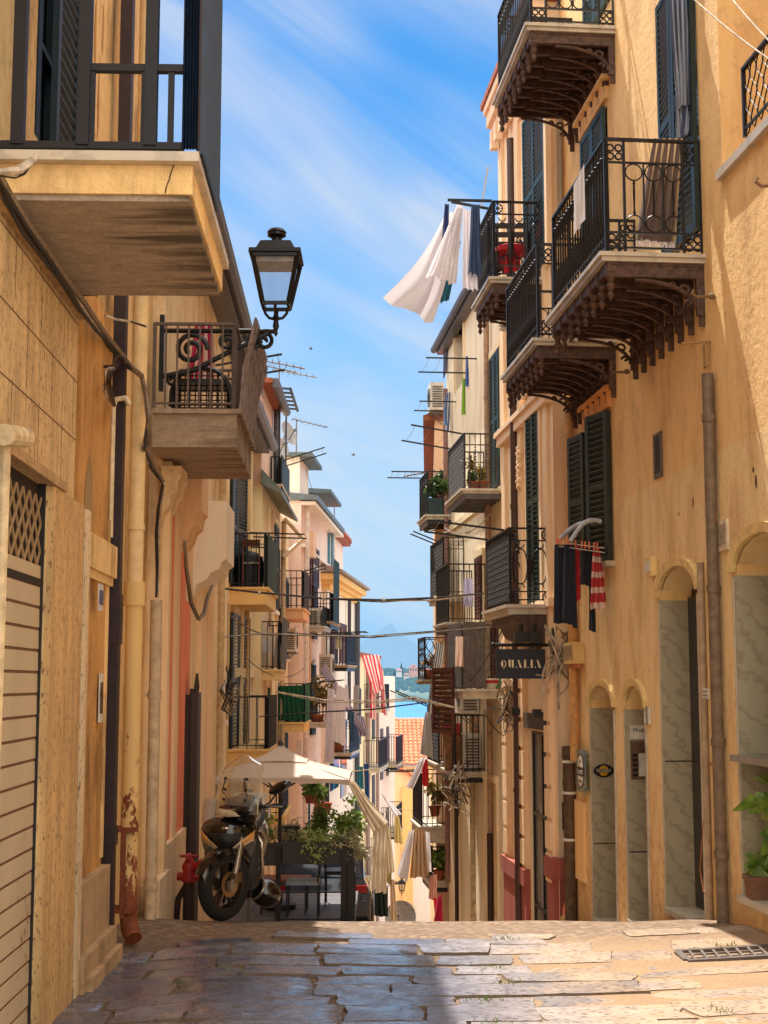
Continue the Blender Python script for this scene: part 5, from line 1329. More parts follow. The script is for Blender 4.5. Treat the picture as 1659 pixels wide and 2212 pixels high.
# iron gate leaf standing open
t = thing('iron_gate', 'dark iron gate leaf with spikes standing open against the sand wall', 'gate', WL1.P(WL1.px(408, 1990)[0], .0, -2.6)); s = WL1.px(394, 1700)[0]; m = WL1.mb(); dO = WL1.out(419, 1700, s)[0]; zt = WL1.out(410, 1500, s)[1]
for k in range(5): d = .03+(dO-.03)*k/4; m.bar((s, d, -3.4), (s, d, zt+.06*(k > 1)), .03, .03, (1,0,0))
for z in (zt-.08, zt-.4, zt-.8, -2.0): m.bar((s, .03, z), (s, dO, z), .03, .03)
m.box(s-.04, s+.3, dO-.04, dO+.03, -3.4, zt+.02)
for k in range(5): m.lathe((s+.04+.05*k, dO, zt+.02), [(.012,0),(.02,.06),(.002,.2)], 5)
obj('leaf', m, flat((62,48,42), .6, .2), t)
# ---------------- L2 yellow house
L2 = thing('yellow_house', 'yellow and cream house behind the scooter with three railed balconies', 'house', WL2.P(24, 0, -4))
hL2h = [hp(WL2, 525, 497, 1330, 1330, 1615, .1, False), hp(WL2, 518, 497, 1020, 1020, 1268, .1, False)]
hL2h = [(min(h[0],h[1]), max(h[0],h[1])) + h[2:] for h in hL2h]
facade(L2, WL2, 20.02, 28.2, -10, 4.75, LYEL, hL2h, 6.)
for h in hL2h:
    hole_back(L2, WL2, h, PANE, 'window')
    for q in (0, 1): u0 = h[0]+(h[1]-h[0])*.5*q; obj('shutter', shutter_mb(WL2, (u0, .02), (u0+(h[1]-h[0])*.4, .03+.1*(q)), h[2], h[3]), GREEN_DK, L2)
m = WL2.mb(); m.box(24.6, 28.22, .0, .05, -9.5, 4.7); obj('cream_bay', m, LCREAM, L2)
m = WL2.mb()
for s in (25.6, 26.9): m.box(s-.12, s+.12, .0505, .11, -9, 4.6)
m.box(24.6, 28.25, .051, .12, .1, .26); obj('pilaster', m, plaster((226,206,170), (190,160,120), .4), L2)
m = WL2.mb(); m.prism([(20.1,.36,4.75),(20.1,.36,4.87),(20.1,-2.6,5.9),(20.1,-6.2,4.75)], (8.2,0,0)); obj('roof', m, TERRA, L2)
m = WL2.mb(); m.tube([(20.1,.44,4.8),(28.35,.44,4.8)], .1, 8); m.box(20.2, 28.3, 0, .36, 4.66, 4.745); obj('gutter', m, flat((118,116,124), .45, .4), L2)
m = WL2.mb(); s = WL2.px(531, 900, .1)[0]; m.tube([(20.25,.42,4.75),(20.3,.3,4.5),(20.4,.12,4.35),(20.4,.1,-9)], .06, 8); m.tube([(26.2,.12,4.6),(26.2,.12,-9)], .05, 8); obj('drainpipe', m, flat((214,178,124), .6), L2)
ba, sa_, za_, pa_, ha_ = bal_px(L2, WL2, 497, 1268, 575, 1150, 2.6, end='sparse', front='sparse', slab='plain', t=.3, mat=LYEL, sp=.14)
bf, sf_, zf_, pf_, hf_ = bal_px(L2, WL2, 493, 1618, 577, 1506, 2.4, end='bars', front='bars', slab='plain', t=.3, mat=LYEL, sp=.14)
be, se_, ze_, pe_, he_ = bal_px(L2, WL2, 540, 1446, 604, 1342, 2.0, end='bars', front='bars', slab='plain', t=.22, mat=plaster((214,184,134), (170,136,92), .4), sp=.12)
# ---------------- L3
L3 = thing('rose_house', 'faded rose house with a roof terrace and zinc eaves at left', 'house', WL3.P(31, 0, -5))
facade(L3, WL3, 28.25, 36, -12, 4.0, LCREAM, [], 6.)
m = WL3.mb(); m.box(28.25, 31.2, -5, -.03, 4.001, 6.1); obj('upper_storey', m, plaster((186,156,138), (140,112,98), .8, .4, seed=17), L3)
m = WL3.mb(); m.box(28.1, 31.3, -5, .2, 6.101, 6.2); obj('roof', m, TERRA, L3)
m = WL3.mb(); m.tube([(28.2,.25,6.12),(31.4,.25,6.12)], .1, 8); m.tube([(31.0,.06,6.1),(31.0,.06,4.1)], .07, 8); obj('gutter', m, flat((96,94,100), .5, .4), L3)
m = WL3.mb(); m.prism([(28.0,-.0,4.3),(28.0,.42,3.86),(28.0,.42,3.78),(28.0,.0,4.0)], (5.0,0,0)); obj('zinc_eave', m, flat((112,124,120), .5, .3), L3)
m = WL3.mb(); m.tube([(33.2,.1,3.9),(33.1,.55,3.4),(32.6,.1,2.9)], .06, 8); m.tube([(32.9,.1,3.8),(32.9,.1,-10)], .06, 8); obj('drainpipe', m, flat((206,176,140), .6), L3)
for s in (29.3, 30.6, 32.0, 33.6): m = WL3.mb(); m.box(s-.1, s+.1, 0, .05, -11, 3.75); obj('pilaster', m, plaster((222,196,170), (180,150,124), .5), L3)
for s in (30.0, 32.6):
    for z in (1.2, -2.0): m = WL3.mb(); m.box(s-.4, s+.4, .0, .03, z, z+1.9); obj('window', m, PANE, L3)
bb, sb_, zb__, pb_, hb_ = bal_px(L3, WL3, 603, 1313, 655, 1232, 2.4, end='sparse', front='sparse', slab='plain', t=.25, mat=plaster((206,160,120), (170,124,88), .5), sp=.14)
bg_, sg_, zg_, pg_, hg_ = bal_px(L3, WL3, 600, 1560, 657, 1477, 2.2, end='bars', front='bars', slab='plain', t=.24, mat=LYEL, sp=.14)
# roof terrace with railing, screen and pergola
bt, st_, zt_, pt_, ht_ = bal_px(L3, WL3, 585, 1046, 606, 985, 2.6, end='bars', front='bars', slab='plain', t=.25, mat=plaster((190,166,140), (140,116,94), .6))
m = WL3.mb(); m.box(st_+.1, st_+2.4, pt_+.0, pt_+.03, zt_-.35, zt_+ht_+.05); obj('green_screen', m, flat((22,52,56), .6), bt)
m = WL3.mb()
for d in (-.4, pt_-.05):
    for s in (st_+.2, st_+2.2): m.bar((s, d, zt_), (s, d, zt_+2.15), .04, .04, (1,0,0))
for k in range(6): s = st_+.0+k*.46; m.bar((s, -.7, zt_+2.2), (s, pt_+.22, zt_+2.12-.0), .05, .04)
m.bar((st_-.05, pt_+.2, zt_+2.12), (st_+2.5, pt_+.2, zt_+2.12), .05, .05); obj('pergola', m, flat((40,44,52), .5), L3)
# ---------------- L4
L4 = thing('white_house', 'tall white and pink house where the street bends right', 'house', WL4.P(40, 0, -6))
hl4 = [hp(WL4, 685, 672, 1185, 1185, 1268, .12, False), hp(WL4, 667, 659, 1203, 1203, 1290, .12, False)]
hl4 = [(min(h[0],h[1]), max(h[0],h[1])) + h[2:] for h in hl4]
facade(L4, WL4, 36.2, 48.4, -14, 4.7, LPINK, hl4, 7.)
for h in hl4:
    hole_back(L4, WL4, h, PANE, 'window')
    for q in (0, 1): u0 = h[0]+(h[1]-h[0])*.5*q; obj('shutter', shutter_mb(WL4, (u0, .02), (u0+(h[1]-h[0])*.45, .04), h[2], h[3]), MAROON, L4)
m = WL4.mb(); m.box(36.21, 38.2, -6, -.05, 4.701, 5.9); m.box(41.0, 43.6, -5, -.1, 4.9, 5.55); obj('attic', m, LWHITE, L4)
m = WL4.mb(); m.prism([(36.0,.3,5.95),(36.0,.3,5.85),(36.0,-6,5.9),(36.0,-6,6.1)], (2.5,0,0)); m.prism([(40.5,.35,5.5),(40.5,.35,5.6),(40.5,-5,5.95),(40.5,-5,5.55)], (3.4,0,0)); obj('attic_roof', m, flat((92,104,106), .5, .3), L4)
m = WL4.mb(); m.prism([(36.1,.42,4.72),(36.1,.42,4.84),(36.1,-4,5.3),(36.1,-6.9,4.72)], (8.2,0,0)); obj('roof', m, flat((104,116,122), .5, .3), L4)
m = WL4.mb(); m.box(36.2, 44.4, .0, .1, 3.5, 3.58); m.box(36.2, 44.5, 0, .36, 4.6, 4.695); obj('cornice', m, LWHITE, L4)
m = WL4.mb(); m.box(44.5, 48.6, -5, .25, 4.705, 4.86)
for k in range(14): m.tube([(44.6+k*.29, -3, 5.0), (44.6+k*.29, .3, 4.86)], .09, 6)
obj('tiled_roof', m, TERRA, L4)
m = WL4.mb(); m.box(43.0, 43.9, .12, .16, 3.62, 4.58); obj('glass_panel', m, clear_glass((120,205,225), .1), L4)
m = WL4.mb(); m.box(36.9, 37.5, .0, .25, 3.3, 4.0); m.box(38.2, 38.35, 0, .04, 0, 3.2); obj('chimney_breast', m, plaster((206,178,150), (160,130,104), .5), L4)
m = WL4.mb(); m.tube([(36.5,.12,4.6),(36.5,.12,-12)], .07, 8); m.tube([(43.6,.12,4.6),(43.6,.12,0)], .07, 8); obj('drainpipe', m, flat((222,206,196), .6), L4)
bc, sc_, zc_, pc_, hc_ = bal_px(L4, WL4, 664, 1342, 715, 1280, 2.6, end='twist', front='twist', slab='beams', t=.08, sp=.09)
bc2, sc2_, zc2_, pc2_, hc2_ = bal_px(L4, WL4, 655, 1352, 700, 1310, 1.8, end='bars', front='bars', slab='plain', t=.12, mat=MARBLE_W)
bd2, sd2_, zd2_, pd2_, hd2_ = bal_px(L4, WL4, 660, 1560, 708, 1510, 2.6, end='bars', front='bars', slab='plain', t=.15, mat=MARBLE_W)
# ---------------- L5
L5 = thing('corniced_house', 'narrow pale house with a yellow cornice and dark lattice balcony', 'house', WL5.P(45, 0, -6))
hl5 = [hp(WL5, 726, 713, 1348, 1348, 1432, .1, False), hp(WL5, 745, 733, 1348, 1348, 1432, .1, False)]
hl5 = [(min(h[0],h[1]), max(h[0],h[1])) + h[2:] for h in hl5]
facade(L5, WL5, 41.6, 49.2, -15, 3.1, LWHITE, hl5, 4.)
for h in hl5:
    hole_back(L5, WL5, h, PANE, 'window'); obj('shutter', shutter_mb(WL5, (h[0], .02), (h[1], .03), h[2], h[3]), MAROON, L5)
m = WL5.mb()
for q, a, b in ((.1, 2.75, 2.9), (.22, 2.901, 3.02), (.38, 3.021, 3.2)): m.box(41.55-q, 49.3+q*.3, -.35, q, a, b)
obj('cornice', m, LYEL, L5)
m = WL5.mb(); m.prism([(41.1,.5,3.22),(41.1,.5,3.3),(41.1,-1.6,3.9),(41.1,-3.6,3.22)], (8.4,0,0)); obj('roof', m, flat((150,132,120), .8, 0, .3, .4, 8), L5)
m = WL5.mb(); m.tube([(48.9,.12,2.8),(48.9,.12,-13)], .09, 8); m.tube([(46.4,.12,2.7),(46.4,.12,-1.2)], .06, 8); obj('drainpipe', m, flat((58,62,72), .5, .2), L5)
bd, sd_, zd_, pd_, hd_ = bal_px(L5, WL5, 705, 1436, 750, 1366, 2.4, end='rings', front='lattice', slab='beams', t=.08, sp=.1)
bh, sh_, zh_, ph_, hh_ = bal_px(L5, WL5, 706, 1626, 758, 1560, 2.4, end='rings', front='lattice', slab='beams', t=.1, mat=MARBLE_W, sp=.1)
for q in ((42.4, 44.4, -3.2, -1.0), (45, 46.6, -3.6, -1.2), (42.6, 44, -7.2, -5.0), (45.2, 46.6, -7.6, -5.2)): m = WL5.mb(); m.box(q[0], q[1], .002, .03, q[2], q[3]); obj('window', m, PANE, L5)
# ---------------- L6, end house, roofs at the bottom of the street
L6 = thing('awning_house', 'cream house at the bend with a red and white striped awning', 'house', WL6.P(54, 0, -8))
facade(L6, WL6, 50., 57.4, -17, .95, LCREAM, [], 8.)
m = WL6.mb(); m.box(49.9, 57.5, -7, .2, .951, 1.08); obj('roof', m, TERRA, L6)
m = WL6.mb(); m.box(57.3, 57.7, -4, .1, -12, .3); m.tube([(53.2,.12,.9),(53.2,.12,-16)], .08, 8); obj('drainpipe', m, flat((150,124,120), .6), L6)
for s in (51.2, 53.9, 56.2):
    for z in (-2.2, -5.6, -9.0): m = WL6.mb(); m.box(s-.45, s+.45, .002, .04, z, z+2.0); obj('window', m, flat((52,40,40), .5), L6)
bi, si_, zi_, pi_, hi_ = bal_px(L6, WL6, 787, 1530, 826, 1478, 3.0, end='bars', front='bars', slab='plain', t=.16, mat=MARBLE_W)
bj, sj_, zj_, pj_, hj_ = bal_px(L6, WL6, 785, 1660, 820, 1600, 3.0, end='bars', front='bars', slab='plain', t=.16, mat=MARBLE_W)
bk, sk_, zk_, pk_, hk_ = bal_px(L6, WL6, 783, 1893, 818, 1830, 3.0, end='bars', front='bars', slab='plain', t=.16, mat=MARBLE_W)
L7 = thing('terrace_house', 'low pale house with a parapet terrace below the striped awning', 'house', WL6.P(61, 0, -9))
facade(L7, WL6, 57.8, 66, -18, -.45, LPINK, [], 8.)
m = WL6.mb(); m.box(57.8, 66, -.12, -.0005, -.449, .3); obj('parapet', m, LWHITE, L7)
for s in (59.5, 62.2):
    for z in (-4., -7.5): m = WL6.mb(); m.box(s-.5, s+.5, .002, .04, z, z+2.1); obj('window', m, flat((60,46,44), .5), L7)
bl, sl_, zl_, pl_, hl_ = bal_px(L7, WL6, 826, 1652, 858, 1592, 3.2, end='bars', front='bars', slab='beams', t=.12)
bm_, sm_, zm_, pm_, hm_ = bal_px(L7, WL6, 823, 1802, 856, 1745, 3.2, end='bars', front='bars', slab='beams', t=.12)
# end house with the red tiled roof
E = thing('tiled_house', 'house with a red tiled roof closing the bottom of the street', 'house', (1.5, 74, -13))
YE = 72.; pE = lambda x, y, Y=YE: at(x, y, Y)
m = MB(); a = pE(838, 1655); b = pE(1010, 1650)
m.poly([(a.x-1, YE+.3, -19), (b.x, YE+.3, -19), (b.x, YE+.3, a.z), (a.x-1, YE+.3, a.z)]); m.poly([(a.x-1, YE+.3, -19), (a.x-1, YE+9, -19), (a.x-1, YE+9, a.z), (a.x-1, YE+.3, a.z)]); m.poly([(b.x, YE+.3, -19), (b.x, YE+9, -19), (b.x, YE+9, a.z), (b.x, YE+.3, a.z)])
obj('wall', m, plaster((212,184,140), (176,144,100), .5, .3, seed=18), E)
ridge = at(880, 1553, YE+7).z
def roof_tiles(x0, x1, y0, y1, z0, z1, px_=.24, rows=15):
    m = MB(); n = int((x1-x0)/px_)
    for r in range(rows):
        f0, f1 = r/rows, (r+1.12)/rows
        for k in range(n):
            xa = x0+k*px_; c = xa+px_/2
            za0, za1 = z0+(z1-z0)*f0, z0+(z1-z0)*min(f1, 1); ya, yb = y0+(y1-y0)*f0, y0+(y1-y0)*min(f1, 1); jj = R.uniform(-.012, .012)
            pr = [(-.12,.0),(-.08,.07),(0,.1),(.08,.07),(.12,0)]
            A = [m.v((c+p[0], ya, za0+p[1]+.035+jj)) for p in pr]; B = [m.v((c+p[0]*.92, yb, za1+p[1]*.9+jj)) for p in pr]
            for q in range(4): m.f(A[q], A[q+1], B[q+1], B[q])
            m.f(*A)
    m.poly([(x0,y0,z0),(x1,y0,z0),(x1,y1,z1),(x0,y1,z1)]); return m
def tile_mat():
    m, nt, b = new_mat('roof_tile'); N = NT(nt)
    c = N.mix(N.ramp(N.noise(N.pos(), 3.5, 5, .7), .35, .65), c4((186,92,62)), c4((214,126,88)))
    c = N.mix(N.math('MULTIPLY', N.ramp(N.noise(N.pos(), 1.1, 6, .7), .55, .75), .6), c, c4((120,72,54)))
    nt.links.new(c, b.inputs['Base Color']); b.inputs['Roughness'].default_value = .85; return m
TILE = tile_mat()
obj('roof', roof_tiles(a.x-1.3, b.x+.3, YE-.2, YE+7, a.z+.05, ridge), TILE, E)
m = MB(); p = at(866, 1652, YE-.4); m.box(p.x-.12, p.x+.12, YE-.35, YE-.1, a.z-.1, a.z+.45); obj('chimney', m, flat((120,84,66), .8), E)
# low gabled front below it
G = thing('ochre_house', 'ochre house with white gable end at the foot of the street', 'house', (.8, 68, -13)); YG = 67.
m = MB(); p0, p1, p2, p3 = at(846, 1650, YG), at(878, 1668, YG), at(905, 1690, YG), at(960, 1690, YG)
m.poly([(p0.x-.6, YG, -19), (p3.x, YG, -19), (p3.x, YG, p3.z), (p2.x, YG, p2.z), (p1.x, YG, p1.z), (p0.x, YG, p0.z), (p0.x-.6, YG, p0.z)]); obj('wall', m, plaster((216,192,150), (180,150,108), .5, .3, seed=19), G)
m = MB(); m.bar((p0.x-.6, YG-.05, p0.z+.05), (p1.x, YG-.05, p1.z+.05), .3, .12); m.bar((p1.x, YG-.05, p1.z+.05), (p2.x, YG-.05, p2.z+.05), .3, .12); obj('verge', m, TILE, G)
m = MB(); q0, q1 = at(868, 1700, YG-.1), at(880, 1990, YG-.1); m.box(q0.x, q1.x+.25, YG-.2, YG-.001, -19, q0.z); obj('pilaster', m, plaster((208,172,112), (176,136,80), .5, .3), G)
m = MB(); q0, q1 = at(884, 1690, YG-.1), at(930, 1990, YG-.1); m.box(q0.x, q1.x, YG-.12, YG-.001, -19, at(900,1700,YG).z); obj('white_wall', m, LWHITE, G)
# ================================================================== things in the street
CHROME = flat((190,180,166), .2, .9, .1)
SILVER = flat((150,140,126), .3, .7, .15)
# ---- scooter
fw = Vector((-.07, -1, 0)).normalized(); rt = Vector((fw.y, -fw.x, 0)); UP = Vector((0,0,1))
pc = at(483, 1993, 12.2); gx = Vector((pc.x, 12.2, gz(12.2, pc.x)-.004))
st = 28*PI/180; fs = (fw*math.cos(st)+rt*math.sin(st)).normalized(); rs = Vector((fs.y, -fs.x, 0))
def sq(c): return c if c < .3 else .3+(c-.3)*.85
def sc(a, b, c): c = sq(c); return gx+fw*a+rt*b+UP*c
def sf2(a, b, c): c = sq(c); return gx+fs*a+rs*b+UP*c
T = thing('parked_scooter', 'black scooter with a tall clear windscreen parked at the crest by the left wall', 'scooter', gx)
BLK = flat((14,13,15), .16, 0, .2, coat=.6); BLKM = flat((26,25,26), .55, 0, .2)
def wheel(fr, c0, r, nm):
    P = lambda q: fr(*q)
    m = MB(lambda p: P((c0[0]+p.x, p.y, c0[2]+p.z)))
    n = 36; prof = [(r-.085,-.045),(r-.05,-.056),(r-.015,-.045),(r,-.02),(r+.002,0),(r,.02),(r-.015,.045),(r-.05,.056),(r-.085,.045)]
    rings = []
    for k in range(n):
        a = 2*PI*k/n; rings.append([(q[0]*math.cos(a), q[1], q[0]*math.sin(a)) for q in prof])
    I = [[m.v(p) for p in rg] for rg in rings]
    for k in range(n):
        for j in range(len(prof)): m.f(I[k][j], I[(k+1) % n][j], I[(k+1) % n][(j+1) % len(prof)], I[k][(j+1) % len(prof)])
    w_ = obj('wheel', m, flat((24,22,20), .85, 0, .3, .3, 20), T, smooth=True)
    m = MB(lambda p: P((c0[0]+p.x, p.y, c0[2]+p.z))); ri = r-.088
    for rr, hw in ((ri, .04),):
        I = []
        for k in range(n):
            a = 2*PI*k/n; I.append([m.v((q[0]*math.cos(a), q[1], q[0]*math.sin(a))) for q in ((rr+.004,-.042),(rr-.02,-.036),(rr-.022,.036),(rr+.004,.042))])
        for k in range(n):
            for j in range(4): m.f(I[k][j], I[(k+1) % n][j], I[(k+1) % n][(j+1) % 4], I[k][(j+1) % 4])
    for k in range(5):
        a = 2*PI*k/5+.3
        for da in (-.16, .16): m.bar((.03*math.cos(a), 0, .03*math.sin(a)), ((ri-.01)*math.cos(a+da), 0, (ri-.01)*math.sin(a+da)), .03, .026, (0,1,0))
    m.lathe((0,-.05,0), [(.03,0),(.05,.01),(.05,.09),(.03,.1)], 12, (0,1,0)); obj('rim', m, flat((62,54,48), .4, .6, .25), w_)
    m = MB(lambda p: P((c0[0]+p.x, p.y, c0[2]+p.z)))
    for sgn in (-1,):
        I = []
        for k in range(28):
            a = 2*PI*k/28; I.append([m.v((q[0]*math.cos(a), q[1], q[0]*math.sin(a))) for q in ((.07,-.066),(.115,-.066),(.115,-.061),(.07,-.061))])
        for k in range(28):
            for j in range(4): m.f(I[k][j], I[(k+1) % 28][j], I[(k+1) % 28][(j+1) % 4], I[k][(j+1) % 4])
    obj('brake_disc', m, flat((150,118,80), .35, .8, .2), w_)
RW = .312
wheel(sf2, (0,0,RW), RW, 'front'); wheel(sc, (-1.30,0,RW-.01), RW-.01, 'rear')
m = MB(lambda p: sf2(p.x, p.y, p.z))     # front mudguard
rows = []
for k in range(13):
    a = math.radians(18+k*11); r0 = RW+.03; wv = .075*(.75+.25*math.sin(PI*k/12))
    rows.append([(math.cos(a)*r0*1.02+.0, y, RW+math.sin(a)*r0+dz) for y, dz in ((-wv,-.06),(-wv*.8,.0),(-wv*.3,.018),(wv*.3,.018),(wv*.8,0),(wv,-.06))])
I = [[m.v(p) for p in rr] for rr in rows]
for k in range(12):
    for j in range(5): m.f(I[k][j], I[k+1][j], I[k+1][j+1], I[k][j+1])
obj('mudguard', m, BLK, T, smooth=True)
for s_ in (-1, 1):
    m = MB(lambda p: sf2(p.x, p.y, p.z)); m.tube([(0, s_*.085, RW-.03), (-.06, s_*.085, RW+.16), (-.12, s_*.08, RW+.36)], [.026,.028,.024], 10); m.tube([(-.10, s_*.08, RW+.3), (-.17, s_*.07, RW+.55)], .017, 8)
    m.box(-.03, .05, s_*.085-.02, s_*.085+.02, RW-.06, RW+.03)
    obj('fork_leg', m, SILVER, T, smooth=True)
m = MB(lambda p: sf2(p.x, p.y, p.z)); m.box(-.10, .0, -.11, -.07, RW+.0, RW+.1); m.tube([(-.02,-.09,RW+.05),(-.12,-.1,RW+.3),(-.16,-.08,RW+.5)], .007, 5); obj('brake_caliper', m, flat((110,90,64), .4, .7), T)
def sect(a, c, hw, dp, bow, n=14):
    """horizontal section of the front apron: bowed outwards to the front"""
    out = []
    for k in range(n+1):
        t_ = -1+2*k/n; out.append((a+bow*(1-t_*t_)-0, t_*hw, c))
    for k in range(n+1):
        t_ = 1-2*k/n; out.append((a-dp+bow*.55*(1-t_*t_), t_*hw*.93, c))
    return out
m = MB(lambda p: sc(p.x, p.y, p.z))
m.loft([sect(-.30,.26,.16,.06,.03), sect(-.27,.42,.17,.07,.06), sect(-.245,.52,.185,.08,.10), sect(-.21,.62,.225,.1,.15), sect(-.195,.72,.24,.11,.18), sect(-.19,.82,.245,.12,.18), sect(-.205,.89,.225,.12,.15), sect(-.24,.93,.15,.1,.1)])
shield = obj('front_shield', m, BLK, T, smooth=True)
# V-shaped grille with chrome surround and lamps on its arms
def fr_pt(t_, c):   # point on the apron front
    tab = [(.42,-.27,.135,.06),(.52,-.245,.165,.10),(.62,-.21,.225,.15),(.72,-.195,.24,.18),(.82,-.19,.245,.18),(.89,-.205,.225,.15),(.93,-.24,.15,.1)]
    c = max(.42, min(.93, c))
    for k in range(len(tab)-1):
        if tab[k][0] <= c <= tab[k+1][0]:
            f_ = (c-tab[k][0])/(tab[k+1][0]-tab[k][0]); A = [tab[k][j]*(1-f_)+tab[k+1][j]*f_ for j in range(4)]
            return Vector((A[1]+A[3]*(1-t_*t_)+.006, t_*A[2], c))
def patch(poly, mat, name, par, lift=.006, sub=6):
    m = MB(lambda p: sc(p.x, p.y, p.z)); (A, B, C, D) = poly
    def fn(u, v):
        t0 = (A[0]*(1-u)+B[0]*u)*(1-v)+(D[0]*(1-u)+C[0]*u)*v; c0 = (A[1]*(1-u)+B[1]*u)*(1-v)+(D[1]*(1-u)+C[1]*u)*v
        p = fr_pt(t0, c0); p.x += lift*(1+math.sin(PI*v)*math.sin(PI*u)); return p
    m.grid(fn, sub, sub); m.UV = {}; return obj(name, m, mat, par, smooth=True)
for sg in (-1, 1):
    patch([(sg*.04,.57),(sg*.93,.71),(sg*.97,.82),(sg*.12,.62)], flat((206,190,164), .15, .5, .1), 'chrome_trim', shield, .008)
    patch([(sg*.56,.675),(sg*.92,.725),(sg*.96,.81),(sg*.62,.73)], flat((216,150,70), .15, 0, .15), 'turn_signal', shield, .018)
patch([(-.05,.61),(.05,.61),(.66,.80),(-.66,.80)], BLKM, 'grille', shield, .012, 8)
m = MB(lambda p: sc(p.x, p.y, p.z))
for k in range(6):
    c = .64+k*.028; hw = .08+.095*k
    m.tube([fr_pt(-hw+2*hw*j/8, c+.012*abs(-1+j/4))+Vector((.018,0,0)) for j in range(9)], .004, 4)
obj('grille_bar', m, flat((70,70,72), .3, .5), shield)
m = MB(lambda p: sc(p.x, p.y, p.z)); m.ball(fr_pt(0,.845)+Vector((.01,0,0)), .022, 10, 6, (.4,1.5,.8)); obj('badge', m, CHROME, shield, smooth=True)
# handlebar cowl with headlamp
def oval(a, b, c, ra, rb, rc, rot=0, n=16): return [(a+ra*math.cos(2*PI*k/n), b+rb*math.sin(2*PI*k/n), c+rc*math.cos(2*PI*k/n)) for k in range(n)]
m = MB(lambda p: sf2(p.x, p.y, p.z))
m.loft([oval(-.24,0,.88,.08,.13,.0), oval(-.21,0,.95,.13,.19,.015), oval(-.20,0,1.01,.14,.22,.01), oval(-.22,0,1.07,.12,.22,-.01), oval(-.25,0,1.12,.09,.17,-.02), oval(-.28,0,1.14,.04,.1,-.02)])
cowl = obj('handlebar_cowl', m, BLK, T, smooth=True)
m = MB(lambda p: sf2(p.x, p.y, p.z)); m.grid(lambda u, v: (-.20+.142*math.sqrt(max(0,1-((u-.5)*1.4)**2))-.004+.01*math.sin(PI*u)*math.sin(PI*v), (u-.5)*.26+.03, .955+.07*v+.02*abs(u-.5)), 10, 6); m.UV = {}
obj('headlamp', m, flat((226,214,190), .08, .3, .15), cowl, smooth=True)
for sg in (-1, 1):
    m = MB(lambda p: sf2(p.x, p.y, p.z)); m.tube([(-.26, sg*.16, 1.04), (-.30, sg*.26, 1.06), (-.34, sg*.38, 1.05)], [.02,.017,.017], 8); obj('handlebar', m, BLKM, T, smooth=True)
    m = MB(lambda p: sf2(p.x, p.y, p.z)); m.tube([(-.31, sg*.27, 1.06), (-.35, sg*.39, 1.05)], .021, 8); obj('grip', m, flat((20,20,20), .8), T, smooth=True)
    m = MB(lambda p: sf2(p.x, p.y, p.z)); m.tube([(-.22, sg*.27, 1.07), (-.24, sg*.36, 1.06), (-.27, sg*.41, 1.06)], .007, 5); obj('brake_lever', m, SILVER, T)
    if sg > 0: continue
    m = MB(lambda p: sf2(p.x, p.y, p.z)); e = (-.27, sg*.36, 1.22)
    m.tube([(-.29, sg*.20, 1.06), (-.27, sg*.28, 1.1), e], .008, 6); mir = obj('mirror', m, BLKM, T)
    m = MB(lambda p: sf2(p.x, p.y, p.z)); m.loft([[(e[0]+q, e[1]+sg*.02+rr*.105*math.cos(2*PI*k/14)+sg*.03*math.sin(2*PI*k/14), e[2]+.03+rr*.068*math.sin(2*PI*k/14)+.03*math.cos(2*PI*k/14)*sg) for k in range(14)] for q, rr in ((-.02,1),(.0,1.04),(.035,.86),(.05,.45))]); obj('mirror_shell', m, BLK, mir, smooth=True)
m = MB(lambda p: sf2(p.x, p.y, p.z)); m.grid(lambda u, v: (-.16+.05*math.sin(PI*u)-.02*v, .24+.15*u, .90+.22*v-.05*(u-.4)**2*4), 7, 5); m.UV = {}; obj('hand_deflector', m, clear_glass((190,180,170), .3), T, smooth=True, recalc=False)
m = MB(lambda p: sf2(p.x, p.y, p.z))
def scr(u, v):
    t_ = 2*u-1; hw = .235*(1-.10*v)*(1 if v < .78 else max(.3, 1-((v-.78)/.22)**2.6*.7))
    return (-.10-.02*v-.22*v*v*.6-.05*t_*t_, t_*hw, .98+.58*v-(.05*abs(t_)**4*v**6))
m.grid(scr, 14, 16); m.UV = {}; obj('windscreen', m, clear_glass((232,226,214), .16), T, smooth=True, recalc=False)
m = MB(lambda p: sf2(p.x, p.y, p.z))
pts = [scr(0, k/16) for k in range(17)]+[scr(k/14, 1) for k in range(15)]+[scr(1, 1-k/16) for k in range(17)]
m.tube(pts, .005, 5); obj('screen_edge', m, flat((200,184,160), .3), T)
for sg in (-1, 1):
    m = MB(lambda p: sf2(p.x, p.y, p.z)); m.tube([(-.2, sg*.1, 1.08), (-.12, sg*.13, 1.2), (-.13, sg*.1, 1.34)], .006, 5); brk9 = obj('screen_bracket', m, BLKM, T)
    for z in (1.12, 1.22, 1.33): m = MB(lambda p: sf2(p.x, p.y, p.z)); m.ball((-.125-.01*(z-1.1)*10, sg*.115, z), .016, 8, 5); obj('bolt', m, BLKM, brk9)
